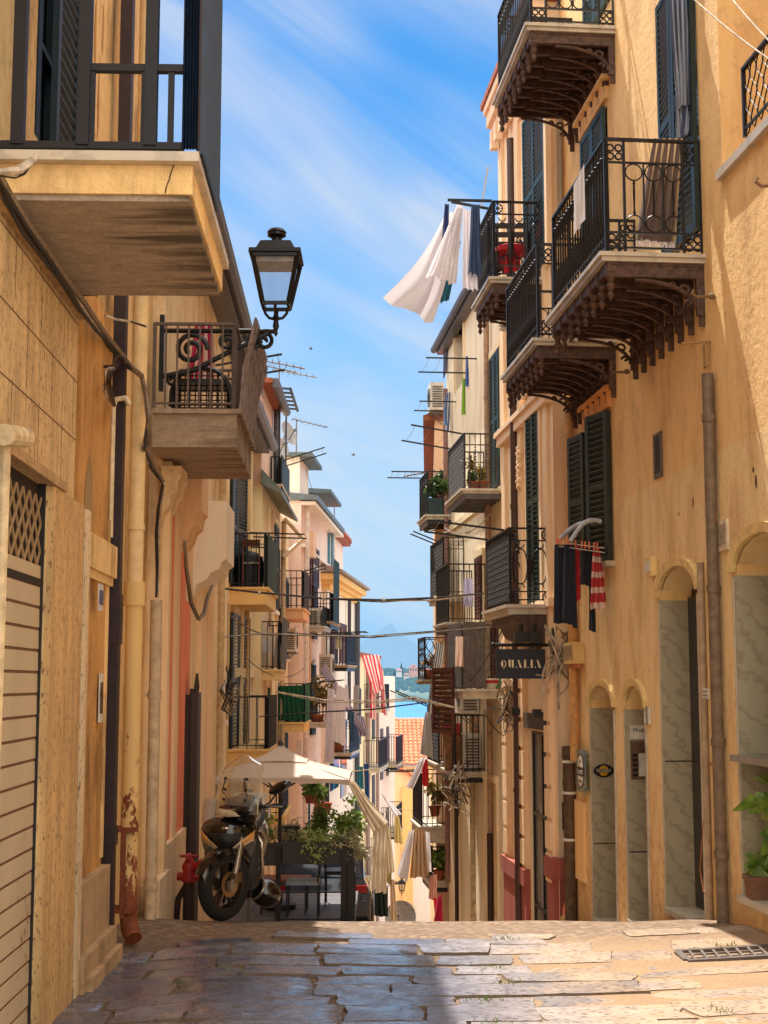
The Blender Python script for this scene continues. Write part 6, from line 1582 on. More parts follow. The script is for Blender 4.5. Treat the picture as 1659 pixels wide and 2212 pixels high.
# leg well, floor, body, seat, tail
m = MB(lambda p: sc(p.x, p.y, p.z))
m.loft([oval(-.36,0,.20,.06,.19,.0), oval(-.36,0,.34,.06,.235,0), oval(-.36,0,.6,.06,.245,0), oval(-.37,0,.84,.05,.22,0), oval(-.33,0,.92,.03,.12,0)])
m.box(-.82, -.30, -.2, .2, .21, .31); obj('floorboard', m, BLKM, T, smooth=True)
def bodysec(a, hw, c0, c1, n=16):
    return [(a, hw*math.copysign(abs(math.cos(2*PI*k/n))**.7, math.cos(2*PI*k/n)), (c0+c1)/2+(c1-c0)/2*math.copysign(abs(math.sin(2*PI*k/n))**.8, math.sin(2*PI*k/n))) for k in range(n)]
m = MB(lambda p: sc(p.x, p.y, p.z)); m.loft([bodysec(-.74,.15,.28,.68), bodysec(-.84,.19,.30,.74), bodysec(-1.1,.2,.36,.76), bodysec(-1.4,.17,.48,.78), bodysec(-1.62,.11,.58,.8), bodysec(-1.72,.06,.66,.78)]); obj('body', m, BLK, T, smooth=True)
m = MB(lambda p: sc(p.x, p.y, p.z)); m.loft([bodysec(-.72,.1,.70,.77), bodysec(-.82,.14,.70,.82), bodysec(-1.05,.16,.73,.82), bodysec(-1.2,.16,.75,.88), bodysec(-1.5,.13,.78,.9), bodysec(-1.62,.07,.79,.87)]); obj('seat', m, flat((36,34,34), .7), T, smooth=True)
m = MB(lambda p: sc(p.x, p.y, p.z)); m.tube([(-1.0,.2,.26),(-1.2,.22,.28),(-1.55,.2,.34)], [.03,.06,.06], 10); m.box(-1.3, -.85, -.14, .14, .18, .36); obj('engine', m, SILVER, T, smooth=True)
m = MB(lambda p: sc(p.x, p.y, p.z)); m.tube([(-1.5,-.15,.78),(-1.7,-.13,.86),(-1.74,0,.88),(-1.7,.13,.86),(-1.5,.15,.78)], .013, 6); obj('grab_rail', m, SILVER, T, smooth=True)
m = MB(lambda p: sc(p.x, p.y, p.z)); m.tube([(-.9,-.12,.22),(-.93,-.24,.02)], .014, 6); m.tube([(-.9,.12,.22),(-.95,.18,.0)], .014, 6); obj('stand', m, BLKM, T)
# pale plastic crash bar / side panel catching the sun
m = MB(lambda p: sc(p.x, p.y, p.z)); m.tube([(-.42,-.22,.72),(-.40,-.26,.66),(-.42,-.25,.52),(-.50,-.24,.36),(-.55,-.22,.28)], .018, 8); m.tube([(-.42,-.22,.72),(-.46,-.19,.70),(-.50,-.20,.52)], .014, 8); obj('crash_bar', m, CHROME, T, smooth=True)
# helmet hanging on the scooter's side
hc = at(574, 1930, 12.95); hc = Vector((hc.x, 12.95, hc.z)); t = thing('helmet', 'glossy black open-face helmet hanging low beside the scooter', 'helmet', hc); r = .135
ax = Vector((-.75, -.45, .48)).normalized(); hx = ax.cross(UP).normalized(); hy = hx.cross(ax)
m = MB(); rings = []
for k in range(12):
    a = -PI/2+PI*k/11*.76; rings.append([hc+hx*(r*math.cos(a)*math.cos(b))+hy*(r*.92*math.cos(a)*math.sin(b))+ax*(r*1.05*math.sin(a)) for b in [2*PI*j/22 for j in range(22)]])
m.loft(rings, cap=False); sh = obj('shell', m, BLK, t, smooth=True)
m = MB(); ia = [[hc+hx*(r*.9*math.cos(a)*math.cos(b))+hy*(r*.83*math.cos(a)*math.sin(b))+ax*(r*.95*math.sin(a)) for b in [2*PI*j/22 for j in range(22)]] for a in [-PI/2+PI*k/11*.74 for k in range(12)]]
m.loft(ia, cap=False); obj('lining', m, flat((40,34,30), .9), t, smooth=True, recalc=False)
m = MB(); m.tube([hc+hx*(r*.75*math.cos(b))+hy*(r*.7*math.sin(b))+ax*(r*.68) for b in [2*PI*j/22 for j in range(23)]], .012, 6); obj('edge_trim', m, SILVER, t, smooth=True)
m = MB(); m.tube([hc+ax*r*.6+hx*r*.7, hc+Vector((-.05,-.02,.22)), at(552,1840,12.95)], .006, 5); obj('strap', m, BLKM, t)
# ---- hydrant
h0 = at(407, 1990, 13.6); h0.z = gz(13.6, h0.x)-.02; t = thing('fire_hydrant', 'red fire hydrant on a dark pipe behind the scooter wheel', 'hydrant', h0)
m = MB(); zt = at(407, 1905, 13.6).z-h0.z; m.tube([h0, h0+Vector((0,0,zt))], .055, 12); m.tube([h0+Vector((-.12,.02,0)), h0+Vector((-.1,0,zt*.6)), h0+Vector((-.03,0,zt*.9))], .03, 8); obj('standpipe', m, flat((58,40,32), .6, .2), t, smooth=True)
m = MB(); c = h0+Vector((0,0,zt)); m.lathe(c, [(.07,0),(.08,.05),(.06,.09),(.075,.14),(.05,.19),(.02,.24)], 12); m.tube([c+Vector((-.11,0,.05)), c+Vector((.14,-.02,.05))], .04, 10); m.tube([c+Vector((.02,-.02,.12)), c+Vector((.14,-.06,.2))], .03, 8); m.tube([c+Vector((-.02,-.02,.22)), c+Vector((.02,-.02,.22))], .05, 8); m.tube([c+Vector((-.09,0,.24)), c+Vector((.09,0,.24))], .015, 6); obj('valve_head', m, RED_P, t, smooth=True)
# ---- no parking sign
ps = at(540, 1740, 15.6); t = thing('parking_sign', 'white no-parking sign panel reading 0-24 behind the windscreen', 'sign', (ps.x, 15.6, gz(15.6)))
m = MB(); m.tube([(ps.x, 15.63, gz(15.6)-.1), (ps.x, 15.63, at(540,1705,15.6).z)], .025, 8); obj('post', m, ZINC, t)
a = at(506, 1712, 15.6); b = at(573, 1795, 15.6); m = MB(); m.box(a.x, b.x, 15.58, 15.6, b.z, a.z); obj('panel', m, WHITE_P, t)
for x, y in ((523, 1724), (527, 1742)):
    c = at(x, y, 15.57)
    m = MB(); m.lathe(c, [(.052,0),(.052,.003)], 22, (0,-1,0)); obj('red_ring', m, RED_P, t)
    m = MB(); m.lathe(c-Vector((0,.0045,0)), [(.041,0),(.041,.002)], 22, (0,-1,0)); obj('blue_disc', m, flat((44,60,140), .5), t)
    m = MB(); q = c-Vector((0,.009,0)); m.bar(q+Vector((-.03,0,.03)), q+Vector((.03,0,-.03)), .01, .002, (0,1,0)); obj('red_bar', m, RED_P, t)
FM = lambda p: frame_M(p, (1,0,0), (0,0,1))
text_mesh('lettering', '0-24', .075, BLACK_G, t, FM(at(553,1728,15.577)), .0005)
text_mesh('lettering', 'posto residenti', .026, BLACK_G, t, FM(at(550,1746,15.577)), .0005); text_mesh('lettering', 'Open Pass', .026, BLACK_G, t, FM(at(550,1756,15.577)), .0005)
# ---- outdoor seating deck
ANTH = flat((52,48,46), .6, 0, .15); YD = 17.55
zd = at(680, 1990, YD).z
t = thing('timber_deck', 'grey tiled seating deck levelled over the slope behind the scooter', 'deck', (-1.3, YD, zd))
m = MB(); m.box(-2.12, -.36, YD-.05, YD+2.5, zd-.1, zd); obj('floor', m, flat((96,92,96), .5, 0, .1), t)
m = MB()
for k in range(5): m.box(-2.12+.44*k-.004, -2.12+.44*k+.004, YD-.04, YD+2.49, zd+.0005, zd+.002)
for k in range(6): m.box(-2.12, -.36, YD+.42*k-.004, YD+.42*k+.004, zd+.0022, zd+.003)
obj('tile_joint', m, flat((40,36,36), .8), t)
m = MB()
for x in (-2.0, -.5):
    for y in (YD, YD+2.3): m.box(x-.05, x+.05, y-.05, y+.05, gz(y)-.2, zd-.101)
obj('support', m, ANTH, t)
t = thing('deck_railing', 'black metal rail with two horizontal tubes along the deck edge', 'railing', (-.95, YD, zd)); m = MB()
for y in (1927, 1985): a = at(600, y, YD); b = at(760, y, YD); m.tube([(a.x, YD, a.z), (b.x, YD, b.z)], .012, 6)
for x in (600, 741, 757): a = at(x, 1990, YD); b = at(x, 1868, YD); m.box(a.x-.03, a.x+.03, YD-.03, YD+.03, a.z-.3, b.z+.2)
a = at(741,1990,YD); m.box(a.x-.02, a.x+.14, YD+.01, YD+.06, a.z-.3, a.z+.75)
obj('tubes', m, flat((34,32,34), .5, .2), t)
def planter(lb, x0, x1, y0, y1, Y, dp=.3):
    a, b = at(x0, y1, Y), at(x1, y0, Y); t = thing('planter_box', lb, 'planter', ((a.x+b.x)/2, Y, a.z), 'anthracite planter boxes around the deck'); m = MB()
    e = .02
    m.box(a.x, b.x, Y, Y+e, a.z, b.z); m.box(a.x, b.x, Y+dp-e, Y+dp, a.z, b.z); m.box(a.x, a.x+e, Y+e, Y+dp-e, a.z, b.z-.0005); m.box(b.x-e, b.x, Y+e, Y+dp-e, a.z, b.z-.0005); m.box(a.x-.012, b.x+.012, Y-.012, Y+.03, b.z+.0005, b.z+.015)
    obj('box', m, ANTH, t); m = MB(); m.box(a.x+e, b.x-e, Y+e, Y+dp-e, b.z-.1, b.z-.04); obj('soil', m, flat((60,44,32), .95, 0, .3, .5), t); return a, b
planter('long anthracite planter box at the right front of the deck', 611, 762, 1822, 1867, YD)
planter('anthracite planter box behind the scooter at the left front', 536, 607, 1826, 1870, YD)
planter('black rear planter box left of the parasol pole', 533, 577, 1787, 1822, 19.2)
planter('black rear planter box right of the parasol pole', 612, 645, 1787, 1822, 19.2)
LF1 = leaf_mat((84,120,44), (150,172,78)); LF2 = leaf_mat((64,100,46), (120,146,66), 2); LF3 = leaf_mat((150,152,118), (186,180,142), 3); LF4 = leaf_mat((110,142,60), (196,204,130), 5)
def bush(lb, x0, x1, y0, y1, Y, n, size, lm, seed, name='shrub'):
    a, b = at(x0, y1, Y), at(x1, y0, Y); c = (a+b)/2; t = thing(name, lb, 'shrub', (c.x, Y, a.z)); rnd = random.Random(seed); rad = ((b.x-a.x)*.55, (b.x-a.x)*.4, (b.z-a.z)*.55)
    m = MB()
    for k in range(9):
        e = c+Vector((rnd.gauss(0,.4)*rad[0], rnd.gauss(0,.4)*rad[1], rnd.gauss(0,.4)*rad[2]))
        m.tube([(c.x+rnd.gauss(0,.02), Y, a.z-.05), (c.x*.5+e.x*.5, Y, a.z*.6+e.z*.4), e], [.008,.006,.003], 4)
    obj('stem', m, flat((90,70,46), .8), t); c.y = Y
    obj('foliage', leaves_mb(c, rad, n, size, rnd), lm, t, recalc=False); return t
bush('rounded light green bush above the scooter seat', 533, 592, 1755, 1818, YD+.2, 1425, 0.043, LF1, 1)
bush('silvery herb bush just right of the parasol pole', 592, 662, 1778, 1820, YD+1.7, 1178, 0.036, LF3, 2)
bush('tall loose dark green shrub at the middle of the rear planters', 668, 722, 1745, 1820, YD+1.6, 1178, 0.040, LF2, 3)
bush('glossy bright green shrub at the right end of the planters', 722, 784, 1752, 1822, YD+.4, 1216, 0.050, LF1, 4)
bush('flowering pale green bush spilling over the front planter', 656, 726, 1796, 1856, YD+.12, 1520, 0.036, LF4, 5)
bush('dry greyish grass clump at the right end of the front planter', 722, 788, 1806, 1856, YD+.12, 1064, 0.050, LF3, 6)
bush('tiny round succulent on the front planter edge', 640, 658, 1808, 1826, YD+.1, 247, 0.022, LF2, 7)
# parasol
YU = 18.55; ap = at(606, 1607, YU); t = thing('parasol', 'large square cream parasol over the deck, half in shadow', 'parasol', (ap.x, YU, zd))
ez = at(600, 1684, YU-.9).z; CAN = cloth_mat((218,200,184), trans=.25, weave=.12)
def canopy(m, hz_, top, half, scal, n=8):
    cor = [(-half,-half),(half,-half),(half,half),(-half,half)]
    for k in range(4):
        A, B = cor[k], cor[(k+1) % 4]
        def fn(u, v):
            x = A[0]*(1-u)+B[0]*u; y = A[1]*(1-u)+B[1]*u; sagv = scal*math.sin(PI*u)*v
            return (ap.x+x*v, YU+y*v, top+(hz_-top)*v**1.12-.03*math.sin(PI*v)+sagv*.4)
        m.grid(fn, 12, 8)
m = MB(); canopy(m, ez, ap.z-.10, .92, .06); m.UV = {}; cn = obj('canopy', m, CAN, t, smooth=True, recalc=False)
m = MB(); canopy(m, ap.z-.22, ap.z-.005, .36, .05); m.UV = {}; obj('vent_cap', m, CAN, cn, smooth=True, recalc=False)
m = MB()
for k in range(4):
    A = [(-.92,-.92),(.92,-.92),(.92,.92),(-.92,.92)]; a, b = A[k], A[(k+1) % 4]
    m.grid(lambda u, v: (ap.x+a[0]*(1-u)+b[0]*u, YU+a[1]*(1-u)+b[1]*u, ez+.024*math.sin(PI*u)-.06*v-.01*math.sin(u*20)*v), 16, 2)
m.UV = {}; obj('valance', m, CAN, cn, recalc=False)
m = MB(); m.tube([(ap.x, YU, zd), (ap.x, YU, ap.z)], .024, 10); m.lathe((ap.x, YU, zd), [(.22,0),(.22,.06),(.05,.08),(.04,.2)], 16); m.lathe((ap.x,YU,ap.z-.01), [(.05,0),(.035,.03),(.01,.06)], 10); obj('pole', m, flat((38,32,30), .5, .1), t, smooth=True)
m = MB()
for x, y in ((-.9,-.9),(.9,-.9),(.9,.9),(-.9,.9)):
    m.bar((ap.x, YU, ap.z-.16), (ap.x+x, YU+y, ez+.0), .018, .018); m.bar((ap.x, YU, ap.z-.62), (ap.x+x*.5, YU+y*.5, ap.z-.34), .014, .014)
obj('rib', m, flat((60,50,44), .5), t)
# table and chairs
p = at(615, 1895, YD+.75); t = thing('cafe_table', 'small table with a reddish wooden top behind the front rail', 'table', (p.x, YD+.75, zd)); m = MB(); m.box(p.x-.33, p.x+.33, YD+.5, YD+1.0, p.z-.03, p.z); obj('tabletop', m, flat((150,84,54), .4, 0, .2), t)
for sx in (-.28, .28):
    for sy in (.55, .95): m = MB(); m.bar((p.x+sx, YD+sy, zd), (p.x+sx, YD+sy, p.z-.03), .025, .025, (1,0,0)); obj('leg', m, flat((30,28,30), .5), t)
for i, (x, Y, lb) in enumerate(((655, YD+.35, 'dark metal cafe chair with a pale seat pad near the front rail'), (735, YD+1.3, 'dark metal cafe chair at the right rear of the deck'))):
    p = at(x, 1940, Y); t = thing('cafe_chair', lb, 'chair', (p.x, Y, zd), 'chairs on the deck'); zs_ = zd+.42
    m = MB(); m.box(p.x-.2, p.x+.2, Y-.2, Y+.2, zs_-.015, zs_+.03); obj('seat', m, flat((150,160,170), .6) if i == 0 else BLACK_G, t)
    for sx in (-.19, .19):
        for sy in (-.19, .19): m = MB(); m.bar((p.x+sx, Y+sy, zd), (p.x+sx, Y+sy, zs_-.016 if sy > 0 else zs_-.016), .02, .02, (1,0,0)); obj('leg', m, IRON, t)
    m = MB(); bx_ = .19 if i == 0 else -.19
    for sy in (-.19, .19): m.bar((p.x+bx_, Y+sy, zs_), (p.x+bx_*1.15, Y+sy, zs_+.42), .02, .02, (1,0,0))
    for q in (.15, .28, .41): m.bar((p.x+bx_*1.06, Y-.19, zs_+q), (p.x+bx_*1.06, Y+.19, zs_+q), .03, .015)
    obj('backrest', m, IRON, t)
# parked cars further down
def car(lb, X, Y, col, L=3.7, W_=1.6, H=1.45, dirn=1):
    z = gz(Y)+.02; sl = -.19; t = thing('parked_car', lb, 'car', (X, Y, z), 'cars parked down the street')
    g = lambda x, y, h: Vector((X+x, Y+y, z+sl*y+h))
    PAINT = flat(col, .2, .1, .1, coat=.7)
    def sec(y, hw, h0, h1, n=4): return [g(-hw, y, h0), g(-hw*1.0, y, h0+(h1-h0)*.6), g(-hw*.88, y, h1), g(hw*.88, y, h1), g(hw, y, h0+(h1-h0)*.6), g(hw, y, h0)]
    m = MB(); hw = W_/2
    m.loft([sec(-L/2, hw*.86, .3, .62), sec(-L/2+.12, hw*.96, .22, .84), sec(-L*.25, hw, .2, .9), sec(L*.2, hw, .2, .92), sec(L*.36, hw*.98, .2, .78), sec(L/2-.08, hw*.92, .22, .7), sec(L/2, hw*.8, .3, .55)])
    b = obj('body', m, PAINT, t, smooth=True)
    m = MB(); m.loft([sec(-L*.47, hw*.84, .84, .86), sec(-L*.40, hw*.82, .84, H*.97), sec(-L*.15, hw*.8, .88, H), sec(L*.12, hw*.78, .9, H*.97), sec(L*.27, hw*.84, .88, .92)]); obj('cabin', m, PAINT, t, smooth=True)
    m = MB(); m.poly([g(-hw*.66, -L*.455, .93), g(hw*.66, -L*.455, .93), g(hw*.58, -L*.41, H*.9), g(-hw*.58, -L*.41, H*.9)]); obj('rear_window', m, flat((60,110,120), .1), t)
    for sx in (-1, 1):
        m = MB(); m.poly([g(sx*hw*.86, -L*.36, .95), g(sx*hw*.86, L*.16, .97), g(sx*hw*.76, L*.08, H*.9), g(sx*hw*.76, -L*.34, H*.9)]); obj('side_window', m, PANE, t)
        m = MB(); m.box(X+sx*hw*.78-.1, X+sx*hw*.78+.1, Y-L/2-.015, Y-L/2+.1, z-sl*L/2*1+.62, z-sl*L/2+.72); obj('tail_lamp', m, flat((150,16,18), .25), t)
        for yy in (-L*.31, L*.31):
            c = g(sx*hw*.9, yy, .29); m = MB(); m.lathe(c-Vector((.09,0,0)), [(.17,0),(.29,.01),(.3,.05),(.3,.13),(.29,.17),(.17,.18)], 20, (1,0,0)); w_ = obj('wheel', m, flat((22,22,22), .8), t, smooth=True)
            m = MB(); m.lathe(c-Vector((.095,0,0)), [(.03,0),(.16,.004),(.17,.02),(.17,.17),(.16,.186),(.03,.19)], 16, (1,0,0)); obj('rim', m, SILVER, w_, smooth=True)
    m = MB(); m.box(X-hw*.9, X+hw*.9, Y-L/2-.06, Y-L/2+.06, z-sl*L/2+.28, z-sl*L/2+.48); obj('bumper', m, flat((60,60,66), .5), t)
    m = MB(); m.box(X-.26, X+.26, Y-L/2-.075, Y-L/2-.061, z-sl*L/2+.34, z-sl*L/2+.44); obj('number_plate', m, WHITE_P, t)
car('dark blue parked car seen between the deck rails under the planters', -.98, 23.6, (40,62,92))
car('small white and red car far down the street right of the deck', -1.15, 36.5, (206,204,208), 3.4, 1.5, 1.25)
# ---- street lamp on the left wall
YL = 13.0
def lantern(lb, W, s, x, ytop, ybot, yarm, scale, far=False):
    d, z1 = W.out(x, ytop, s); z0 = W.out(x, ybot, s)[1]; H = z1-z0; b = W.P(s, d, z0)
    t = thing('street_lamp', lb, 'street lamp', b); c = W.P(s, d, 0); c.z = 0
    LM = flat((22,24,28), .4, .2, .2)
    def q4(hw, z): return [Vector((c.x-hw, c.y-hw, z)), Vector((c.x+hw, c.y-hw, z)), Vector((c.x+hw, c.y+hw, z)), Vector((c.x-hw, c.y+hw, z))]
    zr = z0+H*.72; zb = z0+H*.28; wt, wb = H*.205, H*.115
    m = MB(); m.loft([q4(wt*1.14, zr), q4(wt*1.12, zr+H*.035), q4(wt*1.02, zr+H*.04), q4(wt*.86, zr+H*.045), q4(wt*.66, zr+H*.13), q4(wt*.6, zr+H*.135)])
    m.lathe((c.x,c.y,zr+H*.135), [(H*.075,0),(H*.05,H*.02),(H*.045,H*.055),(H*.085,H*.075),(H*.08,H*.1),(H*.09,H*.108),(H*.07,H*.135),(H*.02,H*.145)], 16); obj('hood', m, LM, t, smooth=False)
    m = MB()
    for a, b_ in zip(q4(wt, zr), q4(wb, zb)): m.bar(a, b_, H*.028, H*.028)
    Q = q4(wb, zb); 
    for k in range(4): m.bar(Q[k], Q[(k+1) % 4], H*.03, H*.03)
    Q = q4(wt*.98, zr-.02*H)
    for k in range(4): m.bar(Q[k], Q[(k+1) % 4], H*.03, H*.03)
    obj('frame', m, LM, t)
    m = MB(); A, B = q4(wt*.95, zr-.02*H), q4(wb*.95, zb)
    for k in range(4): m.poly([A[k], A[(k+1) % 4], B[(k+1) % 4], B[k]])
    obj('glass', m, clear_glass((238,242,246), .07), t, recalc=False)
    m = MB(); m.box(c.x-wt*.82, c.x+wt*.82, c.y-wt*.82, c.y+wt*.82, zr-H*.075, zr-H*.03); obj('reflector', m, flat((186,176,176), .5), t)
    m = MB(); za = W.out(x, yarm, s)[1]
    m.lathe((c.x,c.y,z0-H*.0), [(.004,0),(H*.02,H*.03),(H*.012,H*.06),(H*.03,H*.09),(H*.02,H*.15),(H*.035,H*.17),(H*.02,H*.2)], 10)
    for k in range(2):
        for sg in (-1, 1):
            m.tube([(c.x+(sg*u if k == 0 else 0), c.y+(sg*u if k else 0), zz) for u, zz in ((H*.01, z0+H*.16), (H*.06, z0+H*.17), (H*.095, z0+H*.21), (wb, zb))], H*.014, 6)
    m.tube([W.P(s, 0, za), W.P(s, d-H*.01, za), W.P(s, d, za+H*.02), W.P(s, d, z0+H*.16)], H*.022, 8); obj('arm', m, LM, t, smooth=True)
    m = W.mb(); m.box(s-.03, s+.03, 0, .04, za-H*.55, za+H*.14)
    def spir(cx, cz, r0, turns, dirn, a0, n=26):
        return [(s, cx+r0*(1-.8*k/n)*math.cos(a0+dirn*turns*2*PI*k/n), cz+r0*(1-.8*k/n)*math.sin(a0+dirn*turns*2*PI*k/n)) for k in range(n+1)]
    m.tube([(s, .03, za-H*.42), (s, d*.3, za-H*.36), (s, d*.62, za-H*.18), (s, d*.93, za-H*.02)], H*.024, 7)
    m.tube(spir(d*.27, za-H*.17, H*.15, 1.7, 1, 0), H*.024, 7); m.tube(spir(d*.58, za-H*.1, H*.085, 1.5, 1, 0), H*.018, 6); m.tube(spir(d*.80, za-H*.085, H*.075, 1.5, -1, 0), H*.018, 6); m.tube(spir(d*.12, za-H*.45, H*.06, 1.4, 1, 1), H*.018, 6)
    m.tube(spir(d*.9, za-H*.09, H*.08, 1.3, -1, PI/2), H*.02, 6)
    obj('scroll_bracket', m, LM, t, smooth=True); return t
lantern('black four-sided street lantern on a scrolled bracket against the sky', WL1, WL1.px(345, 740)[0], 598, 494, 727, 716, 1.)
lantern('small distant black street lantern low at the foot of the street', WL6, 56.5, 868, 1896, 1935, 1905, 1., True)
# ================================================================== laundry, cables, aerials and small things on the balconies
def sheet(label, cat, tl, tr, bl, br, Yt, Yb, mat, folds=4, amp=.04, seed=0, nu=36, nv=22, name=None, group=None, Yr=None, belly=0., top=.35):
    """cloth hanging between four surveyed corners; Yt/Yb = depth of top and bottom edge, Yr = depth shift of the right side"""
    Yr = Yr or 0
    A, B, C, D = at(*tl, Yt), at(*tr, Yt+Yr), at(*bl, Yb), at(*br, Yb+Yr); m = MB()
    nrm = (B-A).cross(C-A).normalized(); ud = (B-A).normalized()
    def fn(u, v):
        p = (A*(1-u)+B*u)*(1-v)+(C*(1-u)+D*u)*v
        ph = noise.noise((u*2.5+seed, v*1.5, seed*2.3))
        a = amp*(top+(1-top)*v)
        return p+nrm*(a*math.sin(2*PI*folds*u+2.6*ph+seed)+belly*math.sin(PI*v))+ud*(amp*.5*math.cos(2*PI*folds*u+1.7*ph+seed)*v*(.2+.8*math.sin(PI*u)))+Vector((0,0,amp*.7*noise.noise((u*5, seed, 7))*v))
    m.grid(fn, nu, nv); c = (A+B)/2
    return single(name or cat.replace(' ', '_'), m, mat, label, cat, c, group, smooth=True, recalc=False)
CW = cloth_mat((240,234,236), trans=.5, weave=.06); CWARM = cloth_mat((234,220,196), trans=.45, weave=.12)
NAVY = cloth_mat((24,28,48), trans=.08); TEAL = cloth_mat((40,112,130), trans=.2); PINK = cloth_mat((206,60,110), trans=.25)
# right house balcony: curtain and towel
CURT = cloth_mat((138,142,156), (66,74,98), 6, .55, .2); TOW = cloth_mat((222,192,150), (104,84,76), 5, .55, .2)
Yb2 = WR1.P(sB2, 0, 0).y
sheet('long grey and blue striped curtain gathered and knotted at the big balcony', 'curtain', (1442,-40), (1508,-40), (1462,236), (1500,225), 11.62, 11.66, CURT, 5, .035, 1)
sheet('grey and blue striped curtain', 'curtain', (1456,205), (1504,205), (1462,300), (1490,288), 11.66, 11.7, CURT, 4, .04, 2).__setitem__('label', 'knotted lower end of the striped curtain just above the big balcony rail')
o = sheet('brown and cream striped towel with white fringe hung inside the big balcony rail', 'towel', (1412,299), (1476,299), (1374,520), (1458,526), Yb2+.06, Yb2+.15, TOW, 5, .06, 3, 60, 26, top=.12)
m = MB(); rnd = random.Random(2)
a, b = at(1376,520,Yb2+.12), at(1458,526,Yb2+.12)
for k in range(60): p = a.lerp(b, k/59); m.tube([p+Vector((0,rnd.gauss(0,.012),.01)), p+Vector((rnd.gauss(0,.006),rnd.gauss(0,.012),-.045))], .003, 3)
f_ = obj('fringe', m, CW, o)
sW, zW = WR1.px(1262, 362, pB2); 
P0 = WR1.P(WR1.px(1240,400,pB2+.03)[0], pB2+.03, 0); P1 = WR1.P(WR1.px(1262,400,pB2+.03)[0], pB2+.03, 0)
sheet('white cloth hanging over the long front rail of the big balcony', 'cloth', (1262,352), (1239,402), (1262,474), (1240,510), P1.y, P1.y, CW, 2, .01, 4, Yr=P0.y-P1.y)
# upper balcony with washing blowing out
Ya = WR2.P(sA2, 0, 0).y
t = thing('drying_rack', 'drying arm with washing reaching out from the upper balcony at centre right', 'drying rack', at(1060,434,Ya), 'clothes drying arms'); m = MB(); m.bar(at(1062,434,Ya+.1), at(967,432,Ya+.1), .03, .03); obj('arm', m, IRON, t); m = MB(); m.bar(at(1062,452,Ya+.7), at(975,436,Ya+.7), .03, .03); obj('arm', m, IRON, t)
sheet('large pinkish white sheet blowing out to the left against the sky', 'sheet', (958,472), (990,446), (828,646), (938,702), Ya+.1, Ya-.3, CW, 2, .045, 5, belly=.1)
sheet('second white sheet folded over the drying arm in front of the sky', 'sheet', (988,442), (1000,446), (920,596), (984,616), Ya+.0, Ya-.35, CW, 3, .05, 6)
sheet('navy blue shirt hanging between the two white sheets', 'shirt', (961,440), (970,442), (952,545), (968,545), Ya+.05, Ya, cloth_mat((34,50,104), trans=.2), 2, .03, 7)
sheet('white pillowcase hanging nearest the iron railing', 'pillowcase', (1000,450), (1024,458), (1000,625), (1034,628), Ya+.3, Ya+.25, CW, 3, .05, 8)
sheet('blue denim trousers hanging beside the railing of the upper balcony', 'trousers', (1018,442), (1036,442), (1012,590), (1042,600), Ya+.25, Ya+.2, cloth_mat((62,84,120), trans=.15), 3, .04, 9)
sheet('teal and pink cloth showing under the white sheets', 'cloth', (984,520), (996,520), (944,656), (970,650), Ya+.35, Ya+.3, TEAL, 2, .04, 10)
o = single('parasol_pole', (lambda m: (m.bar(at(1040,445,Ya+.5), at(1054,362,Ya+.5), .05, .02), m)[1])(MB()), WHITE_P, 'thin pale pole leaning above the upper balcony', 'pole', at(1040,445,Ya+.5))
# red chair cushions on that balcony
p = WR2.P(sA2+.45, .35, zA2); t = thing('balcony_chair', 'dark wooden folding chair with bright red cushion on the upper balcony', 'chair', p); m = MB()
for dx_ in (-.2, .2):
    for dy in (-.18, .18): m.bar(p+Vector((dx_,dy,0)), p+Vector((dx_,dy*.8,.44)), .03, .03, (1,0,0))
for dx_ in (-.2, .2): m.bar(p+Vector((dx_,.18,.4)), p+Vector((dx_,.24,.95)), .03, .03, (1,0,0))
for q in (.65,.78,.9): m.bar(p+Vector((-.2,.22,q)), p+Vector((.2,.22,q)), .02, .07)
obj('frame', m, flat((60,46,42), .6), t); m = MB(); m.loft([[p+Vector((.22*math.cos(a)*r, .2*math.sin(a)*r, h)) for a in [2*PI*k/16 for k in range(16)]] for r, h in ((.8,.42),(1,.46),(.95,.53),(.6,.56))]); obj('cushion', m, cloth_mat((190,30,36), trans=0), t, smooth=True)
sheet('bright red blanket heaped on the floor of the upper balcony', 'blanket', (1066,545), (1122,540), (1068,592), (1125,590), Ya+.35, Ya+.3, cloth_mat((196,32,40), (120,16,24), 6, .5, .1), 4, .05, 11)
# ---- window drying rack on the orange house
sW0, zW0 = WR1.px(1300, 1130, .1); Yw = WR1.P(sW0, 0, 0).y
t = thing('drying_rack', 'white curved arms holding a clothes line below the shuttered window', 'drying rack', WR1.P(RWN[0], 0, zW0), 'clothes drying arms')
for x0, y0, x1, y1, dy in ((1298,1127,1232,1170,-.12), (1298,1136,1208,1166,.45)):
    m = MB(); A, B = at(x0,y0,Yw+dy*.5), at(x1,y1,Yw+dy); m.tube([A+(B-A)*(k/10)+Vector((0,0,.10*math.sin(PI*k/10))) for k in range(11)], .025, 8); obj('arm', m, flat((176,178,184), .4), t, smooth=True)
m = MB(); LA, LB = at(1200,1170,Yw+.42), at(1305,1184,Yw-.2)
for dz in (0, -.05): m.tube([LA+Vector((0,.06*dz*10,dz)), LB+Vector((0,.06*dz*10,dz))], .006, 5)
obj('line', m, CABLE_W, t); m = MB()
PEG = flat((214,110,50), .5)
for k in (0.03,.07,.12,.2,.27,.33,.42,.55,.62,.7,.8,.86): m = MB(); pegs_mb(m, [LA.lerp(LB, k)]); obj('peg', m, PEG, t)
sheet('long navy dress hanging at the left of the window line', 'dress', (1198,1176), (1222,1176), (1194,1345), (1228,1348), Yw+.36, Yw+.36, NAVY, 3, .05, 12)
